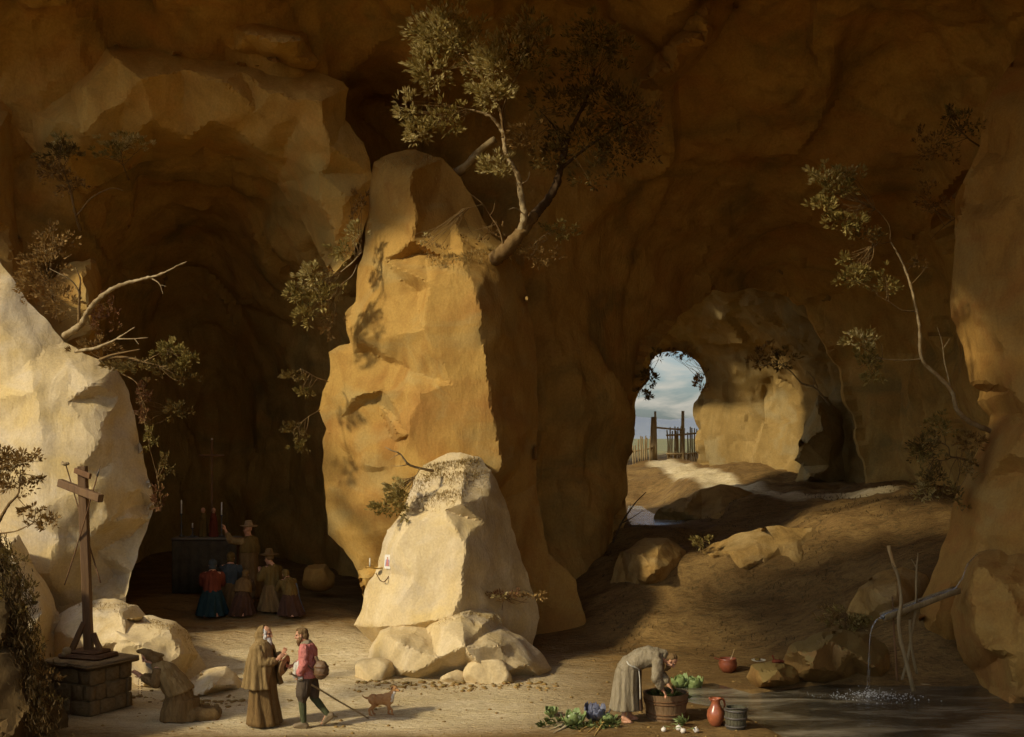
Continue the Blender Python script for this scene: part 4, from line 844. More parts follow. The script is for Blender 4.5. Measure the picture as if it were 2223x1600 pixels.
plant('bush', 'brown scrub on the rock shoulder behind the dead bough', 'bush', (120, 640, 26.8),
      [([(130, 700, 26.8), (115, 650, 26.4), (105, 600, 26.3)], .03, .008, 'bark_brown')],
      [(100, 570, 26.2, 45, 40, 170, 'leaf_brown', .11), (70, 610, 26.2, 30, 40, 110, 'leaf_brown', .1), (130, 650, 26.0, 40, 30, 130, 'leaf_brown', .1), (110, 520, 27.3, 40, 40, 110, 'leaf_brown', .1), (230, 690, 26.3, 25, 40, 110, 'leaf_red', .09)], seed=15)
plant('bush', 'russet-leaved bush at the left picture edge in front of the cliff', 'bush', (-20, 1180, 20.6),
      [([(-30, 1190, 20.7), (0, 1130, 20.5), (20, 1095, 20.4), (40, 1070, 20.3), (45, 1020, 20.3)], .05, .01, 'bark_brown'), ([(0, 1160, 20.5), (40, 1150, 20.4), (80, 1130, 20.3)], .022, .006, 'bark_brown'), ([(-10, 1110, 20.5), (-5, 1050, 20.5), (15, 1010, 20.5)], .025, .008, 'bark_brown')],
      [(35, 1000, 20.3, 45, 22, 190, 'leaf_brown', .085), (20, 1045, 20.4, 40, 28, 170, 'leaf_brown', .085), (75, 1040, 20.3, 24, 10, 45, 'leaf_brown', .08), (70, 1112, 20.3, 22, 12, 60, 'leaf_brown', .08), (100, 1132, 20.3, 28, 14, 80, 'leaf_brown', .08), (0, 990, 20.4, 30, 22, 100, 'leaf_brown', .085)], seed=16)
# right-hand slender tree
Q = 25.6
plant('tree', 'slender crooked tree leaning out of the right-hand cliff', 'tree', (2130, 925, Q + .5),
      [([(2150, 935, Q + .6), (2105, 915, Q + .2), (2078, 890, Q), (2066, 850, Q), (2035, 815, Q - .1), (2000, 780, Q - .2), (1996, 720, Q - .2), (1985, 650, Q - .3), (1968, 590, Q - .3), (1945, 545, Q - .4), (1932, 525, Q - .4)], .075, .016, 'bark_pale'),
       ([(1932, 525, Q - .4), (1905, 530, Q - .5), (1895, 528, Q - .5)], .014, .004, 'bark_brown'), ([(1932, 525, Q - .4), (1930, 490, Q - .5), (1900, 455, Q - .5), (1870, 440, Q - .6)], .018, .005, 'bark_brown'),
       ([(1985, 675, Q - .3), (1955, 672, Q - .4), (1930, 655, Q - .5), (1905, 640, Q - .5)], .02, .005, 'bark_brown'), ([(2002, 778, Q - .2), (1965, 782, Q - .3), (1915, 778, Q - .4), (1890, 775, Q - .5)], .022, .006, 'bark_pale'),
       ([(2064, 845, Q), (2052, 790, Q - .1), (2045, 745, Q - .1), (2035, 710, Q - .2)], .022, .006, 'bark_pale'), ([(2048, 755, Q - .1), (2060, 735, Q - .1)], .01, .004, 'bark_pale')],
      [(1790, 380, Q - .6, 34, 20, 120, 'leaf_pale', .11), (1840, 375, Q - .6, 28, 22, 90, 'leaf_pale', .11), (1815, 405, Q - .6, 36, 18, 90, 'leaf_olive', .11), (1790, 450, Q - .6, 30, 22, 100, 'leaf_olive', .11), (1830, 480, Q - .6, 40, 26, 110, 'leaf_olive', .11), (1880, 500, Q - .5, 35, 20, 80, 'leaf_dark', .1),
       (1855, 600, Q - .5, 38, 18, 100, 'leaf_olive', .11), (1875, 585, Q - .5, 20, 12, 40, 'leaf_pale', .1), (1925, 610, Q - .5, 26, 28, 80, 'leaf_olive', .1), (1840, 560, Q - .5, 20, 12, 40, 'leaf_olive', .1), (2000, 570, Q - .2, 20, 12, 35, 'leaf_brown', .1),
       (1870, 740, Q - .5, 34, 22, 120, 'leaf_pale', .11), (1880, 785, Q - .5, 34, 24, 110, 'leaf_olive', .11), (1890, 820, Q - .5, 28, 12, 50, 'leaf_olive', .1)], seed=17)
plant('shrub', 'dark leafy shrub on the ledge below the slender right tree', 'shrub', (2120, 1000, Q + .4),
      [([(2125, 1010, Q + .5), (2085, 995, Q + .1), (2062, 990, Q), (2058, 970, Q), (2030, 955, Q - .1)], .035, .01, 'bark_brown'), ([(2068, 992, Q), (2045, 1000, Q - .1), (2025, 992, Q - .1)], .016, .005, 'bark_brown')],
      [(2035, 925, Q, 30, 26, 120, 'leaf_olive', .1), (2010, 970, Q - .1, 34, 30, 160, 'leaf_dark', .1), (1990, 985, Q - .1, 22, 16, 60, 'leaf_olive', .1), (2005, 1068, Q, 24, 18, 80, 'leaf_pale', .1), (2030, 1040, Q, 36, 30, 150, 'leaf_dark', .1), (2110, 960, Q + .3, 35, 24, 90, 'leaf_brown', .1), (2075, 1080, Q + .3, 20, 30, 60, 'leaf_dark', .09), (2105, 1010, Q + .1, 14, 30, 70, 'grass_dry', .1)], seed=18)
plant('bush', 'dry brown scrub under the roof left of the right-hand cliff top', 'bush', (2110, 300, 27),
      [([(2130, 320, 27.2), (2090, 290, 26.9), (2060, 240, 26.7)], .03, .008, 'bark_brown'), ([(2080, 470, 26.9), (2050, 490, 26.6), (2020, 520, 26.5)], .02, .005, 'bark_brown')],
      [(2090, 270, 26.8, 40, 35, 130, 'leaf_dark', .1), (2030, 320, 27, 45, 40, 130, 'leaf_brown', .1), (2020, 430, 27, 40, 40, 100, 'leaf_brown', .1), (2060, 245, 26.7, 16, 22, 40, 'leaf_olive', .1)], seed=19)
plant('bush', 'twiggy weeds growing behind the boulder by the pool', 'bush', (1840, 1390, 27.0),
      [([(1838, 1395, 27.0), (1835, 1340, 26.9), (1832, 1300, 26.9), (1830, 1265, 26.9)], .016, .004, 'bark_brown'), ([(1836, 1345, 26.9), (1822, 1310, 26.8), (1800, 1295, 26.8), (1775, 1300, 26.8)], .01, .003, 'bark_brown')],
      [(1840, 1350, 26.9, 50, 26, 160, 'leaf_olive', .09), (1880, 1370, 26.9, 40, 20, 110, 'leaf_dark', .09), (1800, 1340, 26.9, 26, 22, 60, 'leaf_brown', .09)], seed=20)
plant('dead_branch', 'bare crooked branch on the wall of the lit inner chamber', 'dead branch', (1790, 870, 42),
      [([(1800, 880, 42), (1770, 842, 41.8), (1740, 832, 41.8), (1715, 805, 41.8), (1690, 790, 41.8), (1650, 795, 41.8)], .05, .012, 'wood_grey'), ([(1780, 855, 41.8), (1765, 820, 41.7), (1750, 805, 41.7)], .03, .01, 'wood_grey'), ([(1765, 838, 41.8), (1770, 810, 41.7)], .02, .008, 'wood_grey')],
      [(1660, 775, 42.5, 34, 26, 110, 'leaf_brown', .16), (1700, 780, 42.5, 30, 22, 80, 'leaf_dark', .16)], seed=21)
plant('dead_branch', 'dark bare stick slanting from the foot of the arch over the stream', 'dead branch', (1330, 1175, 31),
      [([(1330, 1178, 31.4), (1352, 1130, 31.2), (1378, 1095, 31), (1402, 1068, 30.9)], .04, .014, 'bark_dark'), ([(1350, 1135, 31.2), (1375, 1122, 31), (1398, 1108, 30.9)], .02, .008, 'bark_dark'), ([(1365, 1113, 31.1), (1370, 1092, 31)], .012, .005, 'bark_dark')], [], seed=22)
plant('shrub', 'leafy tufts fringing the left rim of the sky opening', 'shrub', (1385, 860, 34.2),
      [([(1380, 850, 34.2), (1402, 830, 34.2), (1412, 812, 34.2)], .02, .006, 'bark_dark')],
      [(1408, 820, 34.2, 16, 22, 80, 'leaf_dark', .12), (1395, 858, 34.2, 14, 14, 45, 'leaf_dark', .12), (1428, 775, 34.4, 14, 12, 40, 'leaf_dark', .12)], seed=23)
plant('shrub', 'hanging tufts along the right rim of the sky opening', 'shrub', (1530, 830, 47.6),
      [([(1540, 800, 47.6), (1525, 820, 47.4), (1518, 850, 47.4)], .02, .006, 'bark_dark')],
      [(1520, 835, 47.4, 10, 24, 60, 'leaf_brown', .16), (1490, 770, 47.4, 18, 8, 40, 'leaf_brown', .16), (1455, 765, 47.6, 16, 6, 30, 'leaf_brown', .16)], seed=24)
plant('plant', 'small wild plant at the dark foot of the mound near the arch', 'plant', (1520, 1200, 30.6),
      [([(1520, 1205, 30.6), (1522, 1185, 30.6), (1528, 1172, 30.6)], .012, .004)],
      [(1525, 1175, 30.6, 24, 12, 70, 'leaf_olive', .1)], seed=25)
plant('plant', 'sparse weeds in the shadow right of the tall pale rock', 'plant', (1100, 1300, 26.2),
      [([(1090, 1325, 26.3), (1095, 1300, 26.1), (1110, 1285, 26)], .012, .004)],
      [(1090, 1295, 26.1, 34, 16, 60, 'leaf_red', .08), (1150, 1300, 26.3, 30, 14, 50, 'leaf_brown', .08), (1085, 1298, 26.0, 12, 8, 20, 'leaf_pale', .08)], seed=26)

# grass: blades on the rock tops and banks, one mass per place
def grass(name, spots, mat, label, seed, hgt=0.12, w=0.009, on=None):
    rs = random.Random(seed); v = []; f = []; tone = []
    for (px0, py0, px1, py1, Y0, Y1, n, spread) in spots:
        for _ in range(n):
            t = rs.random(); p = W(px0 + (px1 - px0) * t + rs.gauss(0, spread), py0 + (py1 - py0) * t + rs.gauss(0, spread * .5), Y0 + (Y1 - Y0) * t + rs.gauss(0, .12))
            if on:
                c2 = W(px0 + (px1 - px0) * t + rs.gauss(0, spread), py0 + (py1 - py0) * t + abs(rs.gauss(0, spread * 1.8)), 10); qx = CX + (c2.x / 10) * F; qy = HY - (c2.z - HC) / 10 * F
                p = next((h_ for h_ in (hit(qx, qy, o_)[0] for o_ in on) if h_), None)
                if p is None: continue
            h = hgt * rs.uniform(.5, 1.4); a = rs.uniform(0, 6.28); ax = Vector((rs.gauss(-.2, .45), rs.gauss(-.1, .45), 1)).normalized(); sd = Vector((math.cos(a), math.sin(a), 0)) * w
            bend = Vector((rs.gauss(0, .4), rs.gauss(0, .4), -.25)) * h; b = len(v)
            v += [p - sd, p + sd, p + ax * h * .55 + sd * .6, p + ax * h * .55 - sd * .6, p + ax * h + bend]
            f += [(b, b + 1, b + 2, b + 3), (b + 3, b + 2, b + 4)]; tt = min(1, max(0, rs.gauss(.5, .25))); tone += [tt] * 5
    me = bpy.data.meshes.new(name); me.from_pydata([tuple(p) for p in v], [], f); me.update()
    at = me.attributes.new('tone', 'FLOAT', 'POINT'); at.data.foreach_set('value', np.array(tone, np.float32))
    return tag(link(name, me, MATS[mat], None, False), label, None, None, 'stuff')
grass('dry_grass', [(925, 1010, 1045, 992, 26.9, 26.9, 700, 7), (900, 1050, 960, 1010, 26.7, 26.7, 400, 8), (900, 1080, 1000, 1062, 26.2, 26.2, 600, 9), (960, 1030, 1050, 1020, 26.5, 26.6, 500, 9)], 'grass_dry', 'tawny dry grass crowning the tall pale rock', 31, .085, .006, [obj_by_label('with a print pinned')])
grass('dry_grass', [(990, 1322, 1090, 1345, 25.3, 25.5, 300, 6), (940, 1345, 1000, 1320, 25.1, 25.3, 160, 5)], 'grass_dry', 'thin grass along the top of the broad pale boulder', 32, .05, .005, [obj_by_label('broad pale boulder lying')])
grass('dry_grass', [(320, 1340, 420, 1375, 24.9, 24.8, 450, 6), (160, 1306, 300, 1312, 25.3, 25.3, 300, 6), (405, 1370, 430, 1410, 24.9, 24.8, 150, 6)], 'grass_dry', 'dry grass on the pale boulders behind the cross', 33, .06, .005, [obj_by_label('behind the kneeling hermit'), obj_by_label('directly behind the wooden cross')])
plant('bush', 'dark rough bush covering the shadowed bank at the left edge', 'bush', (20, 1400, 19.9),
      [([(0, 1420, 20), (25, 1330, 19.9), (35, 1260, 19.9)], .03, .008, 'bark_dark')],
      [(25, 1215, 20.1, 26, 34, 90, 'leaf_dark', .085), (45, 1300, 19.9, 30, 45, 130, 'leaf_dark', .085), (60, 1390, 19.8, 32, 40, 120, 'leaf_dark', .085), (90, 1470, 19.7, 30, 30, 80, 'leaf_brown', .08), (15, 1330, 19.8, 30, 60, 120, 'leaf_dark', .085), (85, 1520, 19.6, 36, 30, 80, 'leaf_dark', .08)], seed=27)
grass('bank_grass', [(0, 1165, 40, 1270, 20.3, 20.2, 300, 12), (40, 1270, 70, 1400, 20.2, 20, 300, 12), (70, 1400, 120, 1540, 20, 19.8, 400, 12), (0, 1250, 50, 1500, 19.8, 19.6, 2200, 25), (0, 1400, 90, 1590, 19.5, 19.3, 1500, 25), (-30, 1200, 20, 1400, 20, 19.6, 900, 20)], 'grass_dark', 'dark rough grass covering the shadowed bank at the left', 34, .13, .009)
grass('ledge_grass', [(930, 560, 1100, 535, 28.3, 28.0, 700, 8), (820, 345, 960, 335, 29.2, 29.2, 350, 8), (1100, 545, 1150, 570, 28.3, 28.6, 250, 10)], 'grass_dry', 'brown grass on the ledges of the ochre pillar', 35, .10, .006, [obj_by_label('towering ochre rock pillar')])

# rough growth over the dark mound below the arch
GQ2 = []
rs = random.Random(77); v = []; f = []; tone = []
for _ in range(5200):
    px = rs.uniform(1290, 1990); Y = rs.uniform(27.2, 38.0); X = (px - CX) * Y / F
    if noise.noise(Vector((X * .9, Y * .7, 3))) < .05: continue
    GQ2.append((X, Y))
GQ2 = np.array(GQ2); GZ2 = ground_z(GQ2)
for (X, Y), z in zip(GQ2, GZ2):
    h = rs.uniform(.05, .15); a = rs.uniform(0, 6.28); sd = Vector((math.cos(a), math.sin(a), 0)) * .012; ax = Vector((rs.gauss(0, .5), rs.gauss(0, .5), 1)).normalized(); p = Vector((X, Y, z - .01)); b = len(v)
    v += [p - sd, p + sd, p + ax * h * .55 + sd * .6, p + ax * h * .55 - sd * .6, p + ax * h + Vector((rs.gauss(0, .04), rs.gauss(0, .04), -.02))]
    f += [(b, b + 1, b + 2, b + 3), (b + 3, b + 2, b + 4)]; tone += [min(1, max(0, rs.gauss(.5, .25)))] * 5
me = bpy.data.meshes.new('mound_grass'); me.from_pydata([tuple(p) for p in v], [], f); me.update()
at = me.attributes.new('tone', 'FLOAT', 'POINT'); at.data.foreach_set('value', np.array(tone, np.float32))
tag(link('mound_grass', me, MATS['grass_dark'], None, False), 'short brown grass on the earth mound below the arch', None, None, 'stuff')

# ------------------------------------------------------------ figure kit (local axes: x forward, y to the figure's left, z up)
V3 = Vector
class Soup:
    "closed primitives that are fused into one continuous surface"
    def __init__(s): s.v = []; s.f = []
    def _add(s, bm, M):
        b = len(s.v); bm.verts.index_update()
        s.v += [tuple(M @ v.co) for v in bm.verts]; s.f += [tuple(b + v.index for v in f.verts) for f in bm.faces]; bm.free()
    def ell(s, c, r, rot=None, sub=2):
        bm = bmesh.new(); bmesh.ops.create_icosphere(bm, subdivisions=sub, radius=1)
        s._add(bm, Matrix.Translation(V3(c)) @ (rot.to_matrix().to_4x4() if isinstance(rot, Quaternion) else (rot or Matrix.Identity(4))) @ Matrix.Diagonal((*r, 1))); return s
    def cap(s, a, ra, b, rb, seg=12, flat=1.0):
        a, b = V3(a), V3(b); d = b - a; L = max(d.length, 1e-5); q = d.to_track_quat('Z', 'Y'); bm = bmesh.new(); rings = []
        prof = [(-ra * math.cos(t), ra * math.sin(t)) for t in (R(25), R(50), R(75))] + [(0, ra), (L * .5, (ra + rb) / 2), (L, rb)] + [(L + rb * math.sin(t), rb * math.cos(t)) for t in (R(25), R(50), R(75))]
        for z, r in prof: rings.append([bm.verts.new((r * math.cos(2 * math.pi * k / seg) * flat, r * math.sin(2 * math.pi * k / seg), z)) for k in range(seg)])
        for i in range(len(rings) - 1):
            for k in range(seg): bm.faces.new((rings[i][k], rings[i][(k + 1) % seg], rings[i + 1][(k + 1) % seg], rings[i + 1][k]))
        bm.faces.new(list(reversed(rings[0]))); bm.faces.new(rings[-1])
        s._add(bm, Matrix.Translation(a) @ q.to_matrix().to_4x4()); return s
    def chain(s, pts, seg=12):
        for i in range(len(pts) - 1): s.cap(pts[i][0], pts[i][1], pts[i + 1][0], pts[i + 1][1], seg)
        return s
    def loft(s, rings, seg=28):
        "rings: (centre, rx, ry) stacked along their own order, in planes given by the path"
        bm = bmesh.new(); rr = []; n = len(rings)
        for i, (c, rx, ry) in enumerate(rings):
            t = (V3(rings[min(i + 1, n - 1)][0]) - V3(rings[max(i - 1, 0)][0])).normalized(); y = V3((0, 1, 0)); x = y.cross(t).normalized(); y = t.cross(x)
            rr.append([bm.verts.new(V3(c) + x * rx * math.cos(2 * math.pi * k / seg) + y * ry * math.sin(2 * math.pi * k / seg)) for k in range(seg)])
        for i in range(n - 1):
            for k in range(seg): bm.faces.new((rr[i][k], rr[i][(k + 1) % seg], rr[i + 1][(k + 1) % seg], rr[i + 1][k]))
        bm.faces.new(list(reversed(rr[0]))); bm.faces.new(rr[-1]); bmesh.ops.recalc_face_normals(bm, faces=bm.faces)
        s._add(bm, Matrix.Identity(4)); return s
    def fuse(s, name, mat, parent, vox=0.010, smooth=3, disp=None):
        me = bpy.data.meshes.new(name); me.from_pydata(s.v, [], s.f); me.update()
        t = bpy.data.objects.new('tmp', me); COL.objects.link(t)
        m = t.modifiers.new('r', 'REMESH'); m.mode = 'VOXEL'; m.voxel_size = vox
        if smooth: q = t.modifiers.new('s', 'SMOOTH'); q.iterations = smooth; q.factor = 0.5
        dg = bpy.context.evaluated_depsgraph_get(); out = bpy.data.meshes.new_from_object(t.evaluated_get(dg)); out.name = name
        bpy.data.objects.remove(t); bpy.data.meshes.remove(me)
        if disp:
            bm = bmesh.new(); bm.from_mesh(out); bm.normal_update()
            for v in bm.verts: v.co += v.normal * disp(v.co)
            bm.to_mesh(out); bm.free()
        return link(name, out, MATS[mat], parent)
def folds(amp, kx=14, seed=0.0, along='z', low=0.0):
    "vertical folds of hanging cloth"
    def d(p):
        q = V3((p.x * kx, p.y * kx, p.z * 1.6 + seed)) if along == 'z' else V3((p.x * 2.0 + seed, p.y * kx, p.z * kx * .6))
        return amp * (noise.noise(q) + 0.5 * noise.noise(q * 2.1 + V3((3, 1, seed))))
    return d
def curls(amp, s=40):
    return lambda p: amp * noise.noise(V3((p.x * s, p.y * s, p.z * s * .45)))
def frame(fwd, up=(0, 0, 1)):
    x = V3(fwd).normalized(); y = V3(up).cross(x).normalized(); z = x.cross(y); return Matrix((x, y, z)).transposed()
def head(S_, c, fwd, up=(0, 0, 1), k=1.0, neck=None):
    M = frame(fwd, up); c = V3(c); T = lambda x, y, z: c + M @ (V3((x, y, z)) * k); R4 = M.to_4x4()
    e = lambda p, r: S_.ell(T(*p), tuple(a * k for a in r), R4)
    e((-.012, 0, .035), (.098, .078, .090)); e((.028, 0, -.045), (.064, .060, .078)); e((.074, 0, .030), (.024, .054, .016)); e((.066, 0, -.103), (.026, .028, .022))
    S_.cap(T(.088, 0, .018), .011 * k, T(.114, 0, -.028), .018 * k, 8); e((.084, 0, -.060), (.016, .026, .009)); e((.082, 0, -.076), (.014, .022, .008))
    for s in (-1, 1):
        e((-.005, .080 * s, -.008), (.020, .010, .034)); e((.062, .042 * s, -.030), (.026, .022, .026))
    if neck: S_.cap(T(-.018, 0, -.05), .056 * k, neck, .062 * k)
    return T
def eyes(T, parent, k=1.0):
    for s in (-1, 1):
        bm = bmesh.new(); bmesh.ops.create_icosphere(bm, subdivisions=2, radius=.0115 * k, matrix=Matrix.Translation(T(.079, .034 * s, .008)))
        link('eye', mesh_of('eye', bm), MATS['eye_dark'], parent)
def hand(S_, wrist, direc, palm_n, curl=0.5, k=1.0, left=True):
    "palm, four unequal two-jointed fingers and a thumb off the side of the palm"
    d = V3(direc).normalized(); n = V3(palm_n); n = (n - d * n.dot(d)).normalized(); s = d.cross(n) * (1 if left else -1); w = V3(wrist)
    S_.ell(w + d * .048 * k, (.050 * k, .042 * k, .018 * k), Matrix((d, s, n)).transposed().to_4x4())
    for i, (off, l) in enumerate(((.030, .075), (.010, .086), (-.011, .080), (-.031, .062))):
        a = w + d * .080 * k + s * off * k; c = curl * (1 + .12 * i)
        d1 = (d * math.cos(c) + n * math.sin(c)).normalized(); d2 = (d * math.cos(c * 2.1) + n * math.sin(c * 2.1)).normalized()
        b = a + d1 * l * .52 * k; e = b + d2 * l * .5 * k
        S_.cap(a, .0098 * k, b, .0090 * k, 8); S_.cap(b, .0090 * k, e, .0075 * k, 8)
    a = w + d * .025 * k + s * .036 * k; b = a + (d * .6 + s * .75 + n * .25).normalized() * .042 * k; e = b + (d * .9 + s * .15 + n * .45).normalized() * .034 * k
    S_.cap(a, .014 * k, b, .011 * k, 8); S_.cap(b, .011 * k, e, .008 * k, 8)
def foot(S_, ank, direc, k=1.0):
    d = V3(direc).normalized(); a = V3(ank); s = V3((0, 0, 1)).cross(d).normalized()
    h = a - V3((0, 0, .055 * k)) - d * .035 * k; t = a + d * .125 * k - V3((0, 0, .062 * k))
    S_.cap(a, .038 * k, h, .036 * k); S_.cap(a, .040 * k, t, .028 * k); S_.ell(h * .5 + t * .5 - V3((0, 0, .012 * k)), (.10 * k, .038 * k, .022 * k), Matrix((d, s, V3((0, 0, 1)))).transposed().to_4x4())
    for i in range(5):
        p = t + s * (.030 - .015 * i) * k - d * .006 * i * k; S_.cap(p, .0125 * k, p + d * (.034 - .003 * i) * k - V3((0, 0, .006 * k)), .010 * k, 8)
def drape(name, rings, mat, parent, seg=96, nf=11, amp=0.10, seed=0.0, thick=0.012, cut=None, grow=1.0):
    """an open hanging garment: rings (centre, rx, ry, fold share); folds run down it, deepest at the hem"""
    P = []; n = len(rings)
    rows = []
    sub = 5
    for i in range(n - 1):
        for k in range(sub): rows.append((i, k / sub))
    rows.append((n - 2, 1.0))
    v = []; f = []
    for (i, t) in rows:
        a, b = rings[i], rings[i + 1]; t2 = t * t * (3 - 2 * t) * .5 + t * .5
        c = V3(a[0]).lerp(V3(b[0]), t2); rx = a[1] + (b[1] - a[1]) * t2; ry = a[2] + (b[2] - a[2]) * t2; fo = a[3] + (b[3] - a[3]) * t2
        for k in range(seg):
            th = 2 * math.pi * k / seg; ph = th + .25 * noise.noise(V3((math.cos(th) * 1.3, math.sin(th) * 1.3, seed + c.z * 1.2)))
            w = math.sin(nf * ph + seed) + .5 * math.sin((nf * 2 - 3) * ph + seed * 2 + c.z * 2) + .7 * noise.noise(V3((math.cos(th) * 4, math.sin(th) * 4, c.z * 1.2 + seed)))
            m = 1 + amp * fo * w
            v.append(c + V3((rx * math.cos(th) * m, ry * math.sin(th) * m, 0.006 * w * fo)))
    nr = len(rows)
    for i in range(nr - 1):
        for k in range(seg):
            a = i * seg + k; b = i * seg + (k + 1) % seg
            f.append((a, a + seg, b + seg, b))
    if cut:
        f = [q for q in f if not cut(sum((v[j] for j in q), V3()) / 4)]
    me = bpy.data.meshes.new(name); me.from_pydata([tuple(p) for p in v], [], f); me.update()
    o = link(name, me, MATS[mat], parent); m = o.modifiers.new('thickness', 'SOLIDIFY'); m.thickness = thick; m.offset = 0
    return o
def rope(name, pts, r, mat, parent, n=5): return tube(name, pts, r, r, mat, parent, 6, n, 0, 0)
def lathe(name, prof, mat, parent=None, seg=28, caps=True, wob=0.0):
    v = []; f = []
    for r, z in prof:
        for k in range(seg):
            a = 2 * math.pi * k / seg; q = r * (1 + wob * noise.noise(V3((math.cos(a) * 2, math.sin(a) * 2, z * 6)))); v.append((q * math.cos(a), q * math.sin(a), z))
    for i in range(len(prof) - 1):
        for k in range(seg): f.append((i * seg + k, i * seg + (k + 1) % seg, (i + 1) * seg + (k + 1) % seg, (i + 1) * seg + k))
    if caps: f.append(tuple(reversed(range(seg)))); f.append(tuple((len(prof) - 1) * seg + k for k in range(seg)))
    return pd(name, v, f, MATS[mat], parent)
def at_ground(px, py):
    p = fl(px, py)
    for _ in range(4): p = fl(px, py, gz(p.x, p.y))
    return V3((p.x, p.y, gz(p.x, p.y)))

# ---- standing monk in a cape
def standing_monk():
    e = empty('person', at_ground(572, 1574), R(-14), 'standing white-bearded monk in a long brown habit and shoulder cape', 'person', scale=0.985)
    B = Soup()
    T = head(B, (.045, 0, 1.575), (1, 0, -.12), k=1.02, neck=(-.01, 0, 1.42))
    B.chain([((0, 0, 1.40), .10), ((-.02, 0, 1.15), .14), ((-.02, 0, .95), .14)]); B.cap((0, .14, 1.38), .06, (0, -.14, 1.38), .06)
    for s in (-1, 1):
        B.chain([((-.02, .09 * s, .92), .085), ((0, .09 * s, .48), .055), ((-.02, .09 * s, .08), .04)]); foot(B, (-.01, .10 * s, .085), (1, .25 * s, 0))
        B.chain([((0, .18 * s, 1.36), .05), ((.08, .22 * s, 1.10), .042), ((.30, .10 * s, 1.18 + .03 * s), .030)])
    hand(B, (.305, .10, 1.22), (.6, -.1, .8), (0, -1, .1), .35, left=True); hand(B, (.305, -.10, 1.16), (.75, .1, .62), (0, 1, .2), .55, left=False)
    B.fuse('body', 'skin', e, .0085, 2)
    eyes(T, e, 1.02)
    drape('habit', [((0, 0, 1.36), .12, .16, 0), ((0, 0, 1.15), .17, .21, .2), ((-.01, 0, .85), .19, .22, .4), ((0, 0, .45), .22, .235, .8), ((.01, 0, .02), .275, .275, 1.0)], 'cloth_habit_dark', e, nf=9, amp=.11, seed=2)
    drape('cape', [((-.005, 0, 1.475), .085, .095, 0), ((-.01, 0, 1.43), .13, .17, .05), ((-.02, 0, 1.34), .19, .245, .15), ((-.02, 0, 1.10), .25, .285, .5), ((-.02, 0, .85), .285, .315, .8), ((-.02, 0, .66), .315, .35, 1.0)], 'cloth_habit', e, nf=11, amp=.10, seed=5,
          cut=lambda p: p.x > .14 and abs(p.y) < .02 + .28 * max(0, 1.30 - p.z) ** .8 and p.z < 1.33)
    Sl = Soup()
    for s in (-1, 1): Sl.chain([((0, .19 * s, 1.33), .085), ((.09, .21 * s, 1.10), .085), ((.24, .12 * s, 1.15 + .03 * s), .075)])
    Sl.fuse('sleeve', 'cloth_habit', e, .012, 3, folds(.012, 22, 3))
    H = Soup()   # cowl pulled over the back of the head
    H.ell((.005, 0, 1.60), (.125, .108, .125)).ell((-.055, 0, 1.52), (.115, .11, .13)).ell((-.02, 0, 1.44), (.13, .15, .075))
    o = H.fuse('cowl', 'cloth_habit', e, .010, 2, folds(.010, 16, 8, 'x'))
    bm = bmesh.new(); bm.from_mesh(o.data)
    bmesh.ops.delete(bm, geom=[f for f in bm.faces if (f.calc_center_median().x > .045 - .25 * (f.calc_center_median().z - 1.60) and f.calc_center_median().z > 1.47)], context='FACES'); bm.to_mesh(o.data); bm.free()
    m = o.modifiers.new('thickness', 'SOLIDIFY'); m.thickness = .014; m.offset = -1
    Bd = Soup(); Bd.ell(T(.055, 0, -.085), (.055, .062, .05)); Bd.chain([(T(.075, 0, -.11), .050), (T(.085, 0, -.19), .045), (T(.075, 0, -.30), .018)]); 
    for s in (-1, 1): Bd.ell(T(.015, .066 * s, -.045), (.035, .02, .06))
    Bd.fuse('beard', 'hair_white', e, .008, 1, curls(.010)); 
    Hr = Soup(); Hr.ell(T(-.02, 0, .035), (.098, .086, .075)); Hr.ell(T(.0, .07, .02), (.04, .02, .05)).ell(T(.0, -.07, .02), (.04, .02, .05)); Hr.fuse('hair', 'hair_white', e, .008, 1, curls(.006))
    return e
standing_monk()

